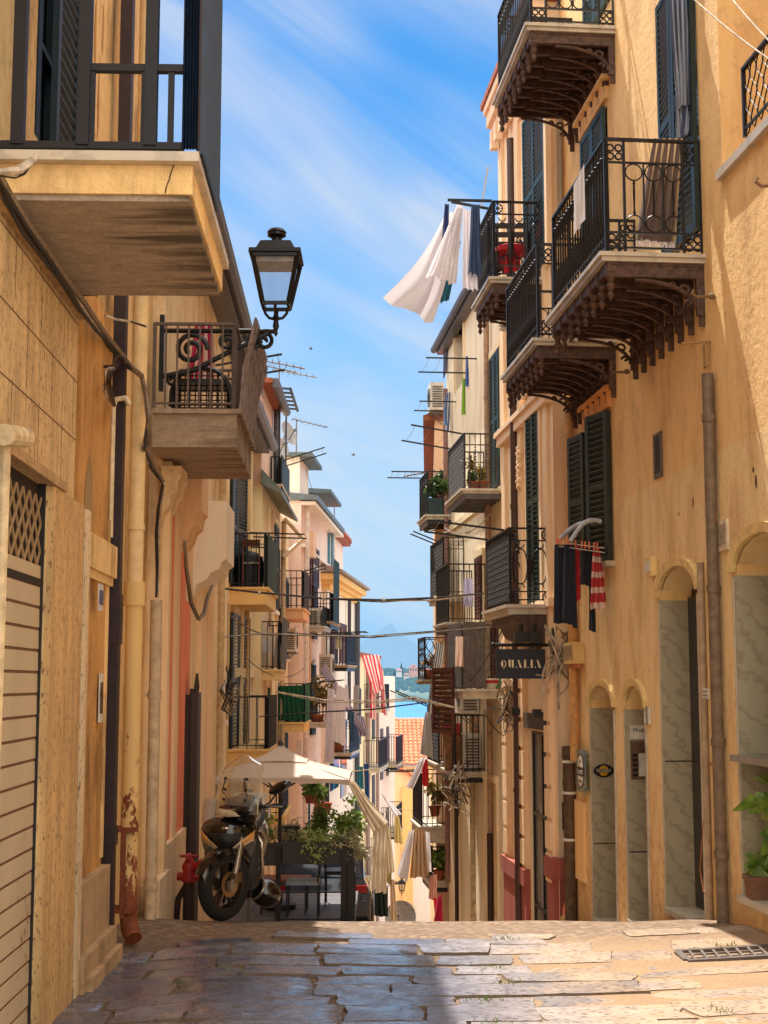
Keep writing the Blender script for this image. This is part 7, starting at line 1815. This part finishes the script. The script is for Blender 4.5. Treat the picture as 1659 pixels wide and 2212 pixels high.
sheet('navy shirt with a small pale badge in the middle of the window line', 'shirt', (1218,1176), (1243,1178), (1214,1338), (1246,1358), Yw+.2, Yw+.2, cloth_mat((20,24,42), trans=.06), 3, .045, 13)
sheet('red garment half hidden behind the navy washing', 'garment', (1234,1178), (1252,1180), (1232,1305), (1256,1292), Yw+.26, Yw+.26, cloth_mat((200,30,34), trans=.2), 2, .04, 14)
sheet('short black top hanging right of the red garment', 'shirt', (1256,1180), (1284,1184), (1254,1262), (1282,1268), Yw+.1, Yw+.1, cloth_mat((18,20,32), trans=.05), 2, .03, 15)
sheet('white towel with red bars at the right end of the window line', 'towel', (1281,1180), (1296,1184), (1274,1318), (1312,1312), Yw-.05, Yw-.05, cloth_mat((228,200,186), (196,40,44), 4, .62, .25, axis=1), 3, .05, 16)
sheet('thin black straps of underwear dangling lowest from the window line', 'underwear', (1272,1260), (1282,1262), (1272,1362), (1288,1366), Yw+.08, Yw+.08, NAVY, 1, .03, 17, 8, 12)
# ---- R3 / R4 small things
Y3 = 26.5
sheet('long blue and white striped blind hanging from the roof edge of the cream house', 'blind', (1012,655), (1026,640), (1010,800), (1022,795), 26.8, 26.6, cloth_mat((214,214,220), (70,110,170), 4, .6, .3), 2, .04, 20)
sheet('blue and white cloth knotted on the upper drying bar', 'cloth', (1006,770), (1032,768), (1006,832), (1026,838), 26.4, 26.4, cloth_mat((220,222,226), (60,110,180), 4, .6, .3), 4, .08, 21)
sheet('lime green strip of cloth hanging on the cream facade', 'cloth', (1000,790), (1006,786), (997,896), (1012,898), 26.8, 26.8, cloth_mat((120,170,40), trans=.3), 1, .03, 22, 10, 14)
sheet('blue and white cloth knotted at the lower left drying bar', 'cloth', (962,850), (974,846), (958,905), (970,940), 28.6, 28.6, cloth_mat((220,222,226), (80,120,170), 3, .6, .3), 3, .08, 23)
sheet('white and brown blind strip at the corner of the cream house roof', 'blind', (958,730), (972,700), (957,820), (968,800), 29.2, 29.2, cloth_mat((200,190,180), (90,100,150), 3, .55, .3), 2, .04, 24)
rack('upper drying rack under the cream house eaves with a cloth knotted on it', WR3, WR3.px(1030, 775)[0], .0, WR3.px(1030,775)[1], .95, 1.2, tilt=0)
rack('drying rack at the far corner of the cream house', WR3, WR3.px(985, 868)[0], .0, WR3.px(985,868)[1], .75, 1.0, tilt=0)
rack('two dark arms slanting up from the lattice balcony toward the sky', WR3, s3a+.05, p3a, z3a+h3a, .85, 1.5, tilt=.16, lines=3)
rack('thin arms with looped lines beside the potted balcony', WR3, s3h+.1, p3h, z3h+h3h, .72, .9, lines=5, tilt=0)
rack('pair of dark arms over the lattice balcony at mid height', WR3, s3e+.1, p3e, z3e+h3e-.1, .55, .5, lines=0, tilt=.4)
rack('dark arms with washing lines above the ornate balcony', WR2, sC2+.25, pC2, zC2+hC2, .85, 1.2, lines=4, tilt=.12)
rack('dark arms slanting up from the lower lattice balcony at right', WR3, s3f+.1, p3f, z3f+h3f, .8, 1.1, lines=2, tilt=.42)
rack('horizontal drying bars over the lowest right balcony', WR3, s3g+.05, p3g-.1, z3g+h3g+.05, .8, .5, lines=2, tilt=0)
ac_unit('air conditioner at the far top corner of the cream house', WR3, WR3.px(962,885)[0], .02, WR3.px(962,885)[1], .5, .3, .6)
ac_unit('air conditioner standing behind the bars below the maroon shutters', WR3, s3d+.3, .02, z3d+.05, .8, .32, .6)
ac_unit('upper air conditioner on the wall between two right hand balconies', WR3, s3d+.5, .02, z3d+1.0, .8, .32, .6)
m = WR3.mb(); n = 26
for k in range(n):
    a, b = s3c+.02+1.45*k/n, s3c+.02+1.45*(k+1)/n; m.box(a, b-.004, p3c+.01+.012*(k % 2), p3c+.03+.012*(k % 2), z3c+.02, z3c+h3c+.05)
for k in range(9): d = p3c*(.45+.55*k/9); m.box(s3c-.02-.01*(k % 2), s3c+.0-.01*(k % 2), d, d+p3c*.055, z3c+.02, z3c+h3c+.05)
single('reed_screen', m, flat((96,88,84), .8, 0, .25), 'grey slatted privacy screen around the balcony under the QUALIA level', 'screen', WR3.P(s3c, p3c, z3c))
m = shutter_mb(WR3, (s3c+.6, p3c+.05), (s3c+1.5, p3c+.28), z3c-.75, z3c+.35, .09); t = thing('loose_shutter', 'brown louvred shutter panel hanging outside the screened balcony', 'shutter', WR3.P(s3c+.6, p3c, z3c)); obj('panel', m, MAROON, t)
sheet('long grey and white striped awning cloth slanting down left of the brown shutter', 'awning', (942,1388), (960,1394), (922,1535), (936,1545), 24.4, 24.6, cloth_mat((206,200,190), (110,104,104), 4, .6, .25), 2, .03, 26)
sheet('grey cloth hanging from the arms of the lower lattice balcony', 'cloth', (918,1540), (930,1535), (906,1628), (936,1640), 27, 26.8, cloth_mat((190,180,172), trans=.35), 3, .06, 27)
sheet('white curtain trailing down toward the lowest right balcony', 'curtain', (905,1640), (922,1632), (876,1702), (892,1706), 27.5, 27.3, CW, 2, .05, 28)
sheet('small red cloth pegged below the grey cloth', 'cloth', (912,1640), (924,1640), (912,1695), (926,1700), 27.6, 27.6, cloth_mat((190,36,40), trans=.25), 2, .04, 29)
sheet('bright white cloth blowing left under the lowest right balcony', 'sheet', (884,1795), (896,1792), (857,1888), (880,1908), 26.8, 26.4, CW, 2, .04, 30)
sheet('orange and white striped towel under the lowest right balcony', 'towel', (895,1790), (918,1792), (884,1898), (926,1892), 26.9, 26.7, cloth_mat((214,188,150), (186,128,64), 4, .5, .3), 4, .05, 31)
sheet('white cloth right of the orange striped towel', 'cloth', (918,1796), (928,1798), (914,1880), (932,1884), 27.3, 27.3, CW, 2, .05, 32)
sheet('pale pink cloth hanging at the foot of the right hand wall', 'cloth', (928,1892), (944,1888), (926,1940), (944,1942), 27.2, 27.2, cloth_mat((222,170,150), trans=.35), 3, .05, 33)
sheet('bright magenta dress hanging lowest on the right near the paving edge', 'dress', (946,1935), (955,1932), (932,2020), (958,2012), 25.5, 25.5, cloth_mat((196,22,70), trans=.25), 3, .06, 34)
sheet('narrow red scarf beside the magenta dress', 'scarf', (936,1940), (944,1940), (940,1985), (952,1990), 25.6, 25.6, cloth_mat((200,40,60), trans=.25), 1, .02, 35, 8, 10)
# boxes and pots on right balconies
def crate(label, p, sx, sy, sz, mat, name='cardboard_box', cat='box', group=None):
    p = Vector(p); t = thing(name, label, cat, p, group); m = MB(); m.box(p.x-sx/2, p.x+sx/2, p.y-sy/2, p.y+sy/2, p.z, p.z+sz); obj('body', m, mat, t)
    m = MB(); m.box(p.x-.02, p.x+.02, p.y-sy/2-.003, p.y+sy/2+.003, p.z+.001, p.z+sz+.003); obj('tape', m, flat((180,150,110), .5), t); return t
crate('large brown cardboard box behind the bars of the lower right balcony', WR3.P(s3d+.55, .46, z3d+.005), .35, .3, .62, WOOD)
crate('smaller cardboard box at the back of the lower right balcony', WR3.P(s3d+1.2, .4, z3d+.005), .3, .3, .45, flat((150,104,60), .8))
crate('red plastic crate on top of the balcony boxes', WR3.P(s3d+.62, .5, z3d+.63), .34, .28, .2, RED_P, 'plastic_crate', 'crate')
LF5 = leaf_mat((54,84,40), (96,118,60), 6); LF6 = leaf_mat((150,110,50), (110,120,60), 7)
plant('potted_plant', 'leafy plant in a dark square pot on the far upper balcony', WR3.P(s3h+.15, p3h*.6, z3h), (.16,.34), (.2,.2,.3), 260, .11, LF5, 1, flat((24,52,56), .6), box=(.16,.16))
plant('potted_plant', 'spiky plant in a plum coloured pot on the far upper balcony', WR3.P(s3h+.2, p3h*.28, z3h), (.15,.42), (.2,.2,.28), 220, .13, LF5, 2, flat((104,48,48), .7))
plant('potted_plant', 'dry flowering plant behind the twisted bars of the lattice balcony', WR3.P(s3a+.3, .3, z3a), (.12,.16), (.2,.15,.28), 200, .07, LF6, 3)
plant('potted_plant', 'small cactus in the corner of the lattice balcony', WR3.P(s3a+.2, p3a-.2, z3a), (.1,.14), (.1,.1,.16), 110, .07, LF5, 4)
plant('potted_plant', 'reddish plant in a long terracotta trough on the small far balcony', WR3.P(s3i+.2, p3i*.5, z3i), (.2,.2), (.28,.2,.16), 240, .08, leaf_mat((150,90,70), (110,110,70), 8), 5, TERRA, box=(.24,.14))
plant('potted_plant', 'trailing yellow green vine on the rail of the lowest right balcony', WR3.P(s3g+.2, .25, z3g+.2), (.12,.2), (.3,.25,.3), 300, .09, LF6, 6, up=.12)
plant('potted_plant', 'leafy green plant on the small balcony under the orange slab', WR3.P(s3j+.1, p3j*.5, z3j), (.12,.2), (.24,.2,.24), 260, .1, LF1, 7)
plant('potted_plant', 'thin dry plant in a red pot on the screened balcony', WR3.P(s3c+.2, .38, z3c), (.07,.12), (.14,.12,.38), 90, .06, LF6, 8, RED_P)
t = thing('wicker_basket', 'white basket with a red band on the screened balcony floor', 'basket', WR3.P(s3c+.3, .2, z3c)); p = WR3.P(s3c+.12, .2, z3c); m = MB(); m.lathe(p, [(.1,0),(.15,.12),(.16,.17),(.14,.17),(.1,.03)], 16); obj('bowl', m, WHITE_P, t, smooth=True); m = MB(); m.lathe(p, [(.147,.09),(.158,.14)], 16, cap=False); obj('band', m, RED_P, t); m = MB(); m.tube([p+Vector((.15*math.cos(a),0,.16+.15*math.sin(a))) for a in [PI*k/10 for k in range(11)]], .008, 5); obj('handle', m, BLACK_G, t)
t = thing('watering_can', 'small green watering can beside the basket', 'watering can', WR3.P(s3c+.1, .06, z3c)); p = WR3.P(s3c+.1, .07, z3c); m = MB(); m.lathe(p, [(.08,0),(.09,.02),(.08,.17),(.05,.19)], 14); obj('body', m, flat((30,120,70), .4), t, smooth=True); m = MB(); m.tube([p+Vector((-.07,0,.06)), p+Vector((-.16,0,.17)), p+Vector((-.18,0,.2))], [.018,.012,.02], 8); obj('spout', m, flat((30,120,70), .4), t, smooth=True); m = MB(); m.tube([p+Vector((.06,0,.04)), p+Vector((.15,0,.1)), p+Vector((.07,0,.18))], .01, 6); obj('handle', m, flat((30,120,70), .4), t)
# insulators on the brown pipe
for y, lb in ((665, 'upper white porcelain insulator at the head of the dark pipe'), (705, 'lower white porcelain insulator at the head of the dark pipe')):
    s, z = WR2.px(1088, y-5, .25); t = thing('insulator', lb, 'insulator', WR2.P(s, .25, z), 'porcelain insulators'); m = WR2.mb(); m.lathe((s,.25,z-.1), [(.03,0),(.07,.03),(.04,.05),(.075,.08),(.045,.1),(.075,.13),(.04,.16),(.05,.19),(.02,.2)], 14); obj('porcelain', m, WHITE_P, t, smooth=True); m = WR2.mb(); m.tube([(s,.0,z-.05),(s,.24,z-.05),(s,.25,z-.09)], .014, 6); obj('pin', m, IRON, t)
# ---- left laundry and screens
sheet('pink and white striped beach towel hanging behind the second left balcony', 'towel', (420,705), (462,700), (404,828), (466,832), 14.4, 14.3, cloth_mat((226,190,180), (196,30,90), 3, .62, .25), 4, .05, 40)
sheet('lilac dotted shirt hanging beyond the street lamp bracket', 'shirt', (540,752), (558,760), (536,818), (562,826), 17.6, 17.5, cloth_mat((196,180,214), (150,130,190), 9, .7, .3), 3, .05, 41)
t = thing('wicker_chair', 'black wicker chair back showing behind the bars of the second left balcony', 'chair', WL1.P(sL2+.5, .4, zL2)); m = WL1.mb(); s = sL2+.5
for k in range(17): a = PI*k/16; m.tube([(s, .36+.26*math.cos(a)*1, zL2+.1), (s+.02, .36+.26*math.cos(a), zL2+.12+.34*math.sin(a)**.6)], .006, 4)
for q in range(7): z = zL2+.14+q*.045; m.tube([(s+.01, .36+.25*math.cos(PI*k/12), z) for k in range(0,13)], .006, 4)
obj('woven_back', m, BLACK_G, t); m = WL1.mb(); m.tube([(s, .36+.27*math.cos(PI*k/14), zL2+.12+.36*math.sin(PI*k/14)**.6) for k in range(15)], .02, 6); m.tube([(s,.1,zL2+.1),(s,.62,zL2+.1)], .02, 6); obj('frame', m, BLACK_G, t)
m = WL1.mb()
for dd in (.12,.6):
    for e in (0,.4): m.tube([(s+e,dd,zL2),(s+e,dd,zL2+.36)], .015, 5)
m.box(s, s+.4, .12, .6, zL2+.34, zL2+.38); obj('seat', m, BLACK_G, t)
rack('arms with clothes hangers beyond the street lamp', WL1, 17.6, .0, WL1.out(560, 790, 17.6)[1], .85, .9, lines=4, tilt=.18)
ac_unit('air conditioner with a dark side grille under the left eaves', WL1, 17.7, .03, WL1.out(530, 985, 17.7)[1], .7, .32, .46)
ac_unit('air conditioner between the two middle left balconies', WL3, 33.9, .02, zb__-1.0, .8, .32, .55)
ac_unit('air conditioner on brackets below the striped towel balcony of the white house', WL4, 38.4, .25, WL4.px(690,1462)[1], .7, .35, .6)
ac_unit('air conditioner beside the railing of the white house', WL4, 37.2, .05, WL4.px(690,1365)[1], .7, .33, .5)
def front_screen(label, W, s, p, z, h, L, mat, over=.05, lean=0., name='balcony_screen', cat='screen'):
    m = W.mb(); n = 18
    m.grid(lambda u, v: (s+L*u, p+.02+.012*math.sin(u*50)+lean*v, z-.02+(h+over+.02)*v), 40, 4); m.UV = {}
    return single(name, m, mat, label, cat, W.P(s, p, z), recalc=False)
front_screen('dark green screen covering the front of the upper yellow house balcony', WL2, sa_, pa_, za_, ha_, 2.5, flat((22,58,60), .6), .02)
front_screen('dark screen covering the lower yellow house balcony', WL2, sf_, pf_, zf_, hf_, 2.3, flat((38,34,34), .7, 0, .2), .03)
front_screen('grey fabric panel bellying over the middle yellow house balcony', WL2, se_, pe_, ze_, he_, 1.9, cloth_mat((92,86,86), trans=.1), .1, .03)
front_screen('green mesh on the front of the small balcony above the parasol', WL3, sg_, pg_, zg_, hg_, 2.0, cloth_mat((30,104,70), trans=.35), .0)
front_screen('dark screen on the front of the second rose house balcony', WL3, sb_, pb_, zb__, hb_, 2.2, flat((46,44,54), .7), .03)
front_screen('tall dark green awning panel on the white house balcony', WL4, sc_+.2, pc_+.02, zc_, hc_, 1.8, flat((22,58,62), .6), .95)
o = sheet('green mesh drape on the end of the small balcony above the parasol', 'netting', (600,1482), (655,1480), (600,1556), (656,1556), WL3.P(sg_,0,0).y-.03, WL3.P(sg_,0,0).y-.03, cloth_mat((28,96,66), trans=.35), 5, .03, 42)
crate('dark green storage bin on the mesh covered balcony', WL3.P(sg_+.5, .3, zg_), .4, .4, .5, flat((22,70,76), .5), 'storage_bin', 'bin')
p = WL2.P(sa_+.5, .28, za_); t = thing('covered_barbecue', 'round barbecue under a black cover on the upper left balcony', 'barbecue', p); m = MB(); m.lathe(p, [(.24,0),(.26,.2),(.27,.4),(.24,.55),(.14,.64),(.02,.67)], 18); obj('cover', m, flat((20,26,40), .6), t, smooth=True); m = MB(); m.lathe(p-Vector((0,0,0)), [(.265,.0),(.27,.03)], 18, cap=False); obj('hem', m, BLACK_G, t)
p = WL2.P(sa_+.15, .36, za_); t = thing('folding_chair', 'brown folding chair in front of the covered barbecue', 'chair', p); m = WL2.mb(); s = sa_+.2
for dd in (.2, .48):
    for A9, B9 in (((s, dd, za_), (s, dd, za_+.85)), ((s+.3, dd, za_), (s+.1, dd, za_+.45))): m = WL2.mb(); m.bar(A9, B9, .025, .025, (1,0,0)); obj('leg', m, flat((110,64,44), .6), t); m = WL2.mb(); m.box(s, s+.3, .2, .48, za_+.42, za_+.45); obj('seat', m, WHITE_P, t); m = WL2.mb(); m.box(s-.01, s+.02, .2, .48, za_+.72, za_+.84); obj('backrest', m, flat((150,84,56), .6), t)
sheet('white table cloth on the middle yellow house balcony', 'tablecloth', (548,1380), (585,1380), (548,1408), (588,1408), WL2.P(se_+.4,0,0).y, WL2.P(se_+.4,0,0).y, CW, 3, .02, 43)
sheet('white curtain bulging on the middle yellow house balcony', 'curtain', (594,1374), (604,1376), (590,1440), (612,1440), WL2.P(se_+.6,0,0).y, WL2.P(se_+.6,0,0).y, CW, 2, .05, 44)
# striped awnings and long sheets down the street
sheet('long lilac and white striped awning slanting down over the street', 'awning', (692,1448), (703,1432), (782,1590), (797,1588), 37.8, 38.6, cloth_mat((220,214,222), (130,130,170), 4, .6, .35), 1, .03, 45)
sheet('hanging end of the striped awning with lilac stripes', 'awning', (768,1545), (786,1548), (774,1592), (797,1588), 38.5, 38.6, cloth_mat((224,214,214), (120,120,160), 5, .6, .35), 2, .05, 46)
sheet('long pale grey sheet hanging at the left of the striped awning', 'sheet', (708,1486), (724,1490), (700,1646), (722,1650), 36.6, 36.4, cloth_mat((232,226,230), trans=.45), 3, .07, 47)
sheet('white sheet hanging in front of the striped awning', 'sheet', (728,1478), (744,1486), (716,1598), (748,1612), 36.2, 36.0, CW, 3, .07, 48)
sheet('small white shirt pegged right of the white sheet', 'shirt', (745,1480), (752,1480), (742,1525), (754,1530), 37, 37, CW, 2, .05, 49)
sheet('blue jeans hanging under the striped awning', 'trousers', (752,1535), (765,1538), (756,1604), (765,1602), 38, 38, cloth_mat((60,96,124), trans=.2), 2, .05, 50)
sheet('pale grey drape right of the striped awning', 'curtain', (764,1482), (776,1480), (762,1545), (774,1540), 40, 40, cloth_mat((190,180,176), trans=.35), 2, .06, 51)
RW_ = cloth_mat((226,196,190), (196,24,44), 5, .5, .35)
sheet('red and white striped awning sloping down at the bend of the street', 'awning', (781,1416), (819,1414), (806,1500), (832,1488), 50, 49, RW_, 2, .05, 52)
sheet('left hanging strip of the red and white awning', 'awning', (800,1470), (812,1486), (800,1552), (812,1555), 49.2, 49, cloth_mat((226,196,190), (196,24,44), 2, .5, .35), 1, .05, 53, 10, 14)
sheet('right hanging strip of the red and white awning', 'awning', (818,1420), (828,1450), (826,1540), (836,1548), 49.2, 49, cloth_mat((226,196,190), (196,24,44), 2, .5, .35), 1, .05, 54, 10, 14)
sheet('long cream drape running from the parasol corner down to the right', 'drape', (744,1676), (768,1690), (806,1802), (838,1778), 21.6, 21.4, CWARM, 3, .05, 55)
sheet('lower part of the long cream drape hanging straight over the street', 'drape', (806,1796), (838,1776), (800,1922), (834,1930), 21.4, 21.3, CWARM, 4, .06, 56)
sheet('cream cloth end hanging right of the long drape', 'drape', (826,1780), (842,1786), (836,1888), (852,1882), 22, 22, cloth_mat((214,194,160), trans=.4), 2, .05, 57)
sheet('white hammock-like cloth stretched further down the street', 'cloth', (822,1712), (832,1722), (852,1764), (868,1758), 40, 40, CW, 2, .06, 58)
sheet('yellowish cloth hanging behind the cream drape', 'cloth', (852,1762), (862,1762), (852,1820), (872,1824), 41, 41, cloth_mat((206,184,120), trans=.4), 3, .06, 59)
sheet('olive and cream striped cloth low behind the cream drape', 'cloth', (830,1875), (846,1870), (832,1905), (846,1912), 30, 30, cloth_mat((190,170,110), (150,130,60), 3, .5, .3), 2, .05, 60)
sheet('narrow beige cloth hanging lowest in the middle of the street', 'cloth', (842,1900), (852,1900), (844,1985), (858,1992), 30, 30, cloth_mat((206,176,140), trans=.35), 2, .05, 61)
sheet('teal towel hanging at the bend below the balconies', 'towel', (772,1656), (784,1656), (772,1704), (786,1704), 47, 47, TEAL, 2, .06, 62)
sheet('dark blue garment right of the teal towel', 'garment', (786,1650), (796,1650), (788,1738), (798,1738), 47, 47, cloth_mat((30,70,120), trans=.2), 2, .06, 63)
sheet('dark green tarpaulin box screen on the lowest left balcony', 'tarpaulin', (809,1918), (838,1916), (809,1978), (838,1980), 28, 28, flat((26,50,40), .6), 3, .04, 64)
# plants on far left balconies
plant('potted_plant', 'green plant trailing on the lattice balcony above the parasol', WL5.P(sh_+.3, .3, zh_), (.2,.25), (.35,.3,.4), 300, .13, LF1, 11)
plant('potted_plant', 'dark red climbing plant on the balcony beside the striped sheets', WL4.P(sd2_+.2, .3, zd2_), (.18,.2), (.3,.3,.55), 260, .12, LF6, 12)
plant('potted_plant', 'orange trough with green plants above the planters', at(698,1738,24.0)+Vector((0,0,-.1)), (.12,.13), (.2,.16,.14), 200, .07, LF1, 13, flat((190,84,50), .7), box=(.14,.1))
plant('potted_plant', 'bushy hanging plant left of the orange trough', at(672,1735,24.0), (.12,.14), (.2,.16,.2), 240, .08, LF2, 14)
plant('potted_plant', 'large leafy potted plant on the window counter at the right edge', WR1.P(D4[1]-.55, -.16, D4[2]+.1), (.1,.2), (.14,.12,.34), 90, .2, LF1, 15, flat((150,150,156), .5), up=.3)
plant('potted_plant', 'small bright green plant in a brown trough on the right window sill', WR1.P(D4[1]-.22, -.1, D4[2]+.007), (.12,.17), (.10,.1,.1), 60, .12, LF1, 16, flat((120,80,56), .7), box=(.16,.09))
# balcony over the planters for the trough (yellow house lower floor)
bn, sn_, zn_, pn_, hn_ = bal_px(L2, WL2, 545, 1762, 612, 1700, 2.2, end='bars', front='bars', slab='plain', t=.2, mat=LYEL, sp=.12)
bq, sq_, zq_, pq_, hq_ = bal_px(L3, WL3, 640, 1752, 706, 1690, 2.4, end='bars', front='bars', slab='plain', t=.2, mat=STONE_SILL, sp=.12)
# ---- cables across the street
wire('street_cable', 'thick bundled cable sagging across the street at balcony height', [at(455,1268,18.6), at(560,1280,19.2), at(700,1293,19.8), at(829,1296,20.3), at(940,1291,20.7), at(1045,1282,21.0)], .015, CABLE_K, 2, 21, clips=1)
wire('street_cable', 'second cable bundle crossing the street below the first', [at(482,1376,19.4), at(560,1368,19.7), at(680,1370,20.2), at(800,1374,20.6), at(900,1366,21), at(1060,1354,21.4)], .009, CABLE_K, 3, 22)
wire('street_cable', 'pale cable crossing from the small balcony above the parasol', [at(596,1494,22), at(700,1512,22.2), at(829,1514,22.4), at(892,1506,22.6), at(990,1530,22.8)], .012, CABLE_W, 2, 23)
wire('street_cable', 'thin cable dipping lowest across the street below the pale one', [at(560,1548,22), at(680,1538,22.3), at(800,1532,22.6), at(960,1512,23)], .009, CABLE_K, 1, 24)
wire('street_cable', 'washing line running from the parasol corner to the lowest right balcony', [at(750,1668,21), at(850,1656,24), at(905,1648,26)], .008, CABLE_W, 0, 25)
wire('street_cable', 'line over the white hammock cloth in the distance', [at(830,1752,40), at(868,1748,40.5), at(905,1752,41)], .012, CABLE_W, 0, 26)
wall_cable('corrugated grey conduit looping down from the plaster corbels', WL1, [(398,1168,.4), (404,1230,.4), (414,1300,.4), (430,1338,.4), (442,1326,.4), (450,1290,.4), (458,1266,.4)], .013, CABLE_T, extra=1, group='cable bundles on the left wall')
wall_cable('tangle of wires on the wall below the crossing cables', WL1, [(486,1470,.1),(478,1490,.2),(490,1510,.25),(482,1530,.2),(500,1545,.25)], .012, CABLE_T, extra=4, seed=31, group='cable bundles on the left wall')
def tangle(label, x, y, Y, r, n, seed, cols):
    rnd = random.Random(seed); c = at(x, y, Y); t = thing('cable_tangle', label, 'cable tangle', c, 'tangles of cable on the right wall')
    for k in range(n):
        pts = [c+Vector((rnd.gauss(0,r*.5), rnd.gauss(0,r*.2), rnd.gauss(0,r))) for _ in range(6)]
        sm = []
        for j in range(len(pts)-1):
            for q in range(4):
                f = q/4; p0 = pts[max(0,j-1)]; p3 = pts[min(len(pts)-1, j+2)]; p1, p2 = pts[j], pts[j+1]
                sm.append(.5*((2*p1)+(-p0+p2)*f+(2*p0-5*p1+4*p2-p3)*f*f+(-p0+3*p1-3*p2+p3)*f**3))
        m = MB(); m.tube(sm, rnd.uniform(.006,.014), 5); obj('strand', m, cols[k % len(cols)], t)
    return t
tangle('nest of grey and white wires above the QUALIA sign', 1150, 1388, 17.5, .16, 12, 1, [CABLE_W, CABLE_T, CABLE_W])
tangle('long tuft of frayed wires hanging right of the QUALIA sign', 1212, 1440, 16.9, .22, 10, 2, [CABLE_W, CABLE_T])
tangle('bundle of wires under the balcony left of the shop door', 1102, 1530, 19.6, .2, 12, 3, [CABLE_W, CABLE_K, CABLE_T])
tangle('coil of dark cables low under the right hand balconies', 985, 1705, 24.4, .22, 12, 4, [CABLE_K, CABLE_W, CABLE_T])
tangle('coil of cables hanging beside the iron gate of the left wall', 488, 1500, 19.8, .16, 8, 5, [CABLE_T, CABLE_K])
# ---- rooftop aerials, dishes
antenna('aerial on the nearest left roof behind the hangers', at(566,860,27), .78, .85, .1)
antenna('aerial above the pergola terrace', at(602,905,34), 1.25, .95, .0)
antenna('low aerial beside the drying arms in front of the far right sky', at(905,1060,31)+Vector((.55,0,0)), .5, .9, PI)
dish('small grey dish on the rose house terrace', at(600,968,33.5), .28, (.6,-.6,.3))
dish('pale dish with visible feed arm on the rose house roof', at(618,938,34), .32, (.8,-.4,.3))
dish('dark satellite dish low at the foot of the street', at(868,1982,44), .5, (-.3,-.9,.25))
rack('long drying arms sticking out from the roof terrace over the street', WL3, st_+.3, pt_, zt_+ht_-.05, .95, .8, tilt=.32, lines=4)
rack('drying bars above the upper yellow house balcony', WL2, sa_+.1, pa_-.3, za_+ha_+.02, .95, .7, tilt=-.03, lines=2)
rack('drying arms of the second rose house balcony', WL3, sb_+.2, pb_, zb__+hb_, .5, .8, tilt=.3, lines=2)
rack('dark drying arms in front of the green mesh balcony', WL3, sg_+.4, pg_, zg_+hg_, .9, .8, tilt=.1, lines=3)
rack('slanting arms in front of the red striped awning', WL6, 50.6, .1, WL6.out(800, 1520, 50.6)[1], 1.0, .5, tilt=.35, lines=1)
rack('thin poles beside the first street cable on the white house', WL4, 37.6, .4, WL4.out(700, 1368, 37.6)[1], 1.2, .8, tilt=.04, lines=2)
antenna('tall aerial at the left edge of the rose house roof', at(575,856,30.2), .7, .7, .2)
antenna('aerial on the white house attic roof', at(640,990,38), 1.1, .9, .3)
antenna('aerial on the tiled roof at the end of the white house', at(722,1165,46), 1.2, 1.0, PI*.9)
for W_, B_, ws in ((WL2, L2, ((21.2,-3.4),(22.6,-.6))), (WL3, L3, ((34.8,.6),(34.8,-2.6),(31.4,1.6))), (WL4, L4, ((38.9,-1.4),(40.2,-4.2),(37.6,-5.0),(39.2,1.2)))):
    for (s, z) in ws:
        m = W_.mb(); m.box(s-.42, s+.42, .0, .02, z, z+1.9); w9 = obj('window', m, PANE, B_)
        for q in (-.43, .01): obj('shutter', shutter_mb(W_, (s+q, .03), (s+q+.42, .04), z, z+1.9), (GREEN_SH, MAROON, SHUT_GREY)[int(abs(s*7)) % 3], w9)
        m = W_.mb(); m.box(s-.55, s+.55, 0, .07, z+1.95, z+2.06); m.box(s-.5, s+.5, 0, .1, z-.08, z-.005); obj('surround', m, LWHITE, w9)
rnd = random.Random(77)
for k, (x0, y0, x1, y1, Y0, Y1, sg_, lb) in enumerate([(498,1330,640,1352,21,33,.25,'thin wire looping from the yellow house to the rose house'), (530,1420,660,1440,24,36,.3,'thin wire sagging between the left houses above the green mesh'), (1060,1110,960,1140,20.5,27,.2,'thin wire between the two lattice balconies on the right'), (1100,1330,985,1500,20,24,.15,'thin wire running down the right wall past the screened balcony'), (660,1010,740,1170,37,46,.5,'slack wire along the white house roof edge')]):
    wire('wall_wire', lb, curve_pts(at(x0,y0,Y0), at(x1,y1,Y1), sg_), .008, CABLE_K if k % 2 else CABLE_T, 1, 60+k, 'thin wires along the houses')
for x0, x1, y0, y1, Y, mt, lb in ((640,652,1598,1640,34.2,CW,'small white towel over the rail left of the pale sheets'), (668,682,1320,1345,42,cloth_mat((120,160,150), trans=.3),'green cloth pegged on the white house railing'), (725,738,1375,1402,41.3,cloth_mat((210,200,170), trans=.3),'cream cloth over the lattice balcony end'), (984,1000,1375,1440,22.6,cloth_mat((226,196,180), trans=.3),'pale cloth hanging inside the screened balcony'), (1002,1022,1250,1310,24.3,cloth_mat((196,190,220), trans=.35),'lilac sheet hung inside the plain barred balcony at right')):
    sheet(lb, 'cloth', (x0,y0), (x1,y0), (x0-1,y1), (x1+1,y1), Y, Y, mt, 2, .03, int(x0))
# ---- birds far up in the sky
for x, y, lb in ((763, 983, 'tiny dark bird in the sky right of the aerials'), (671, 754, 'tinier dark bird in the sky near the street lamp')):
    p = at(x, y, 60); t = thing('bird', lb, 'bird', p, 'birds in flight'); m = MB(lambda q: p+q)
    m.loft([[(.005*r, 0, 0)]*0 or [(a, r*math.cos(b), r*math.sin(b)) for b in [2*PI*k/8 for k in range(8)]] for a, r in ((-.1,.004),(-.05,.018),(.02,.026),(.07,.02),(.1,.006))])
    b_ = obj('body', m, BLACK_G, t, smooth=True)
    for sg in (-1, 1): m = MB(lambda q: p+q); m.poly([(.05, sg*.01, .01), (.04, sg*.13, .06), (-.02, sg*.24, .03), (-.0, sg*.12, .045), (-.04, sg*.01, .01)]); obj('wing', m, BLACK_G, t)
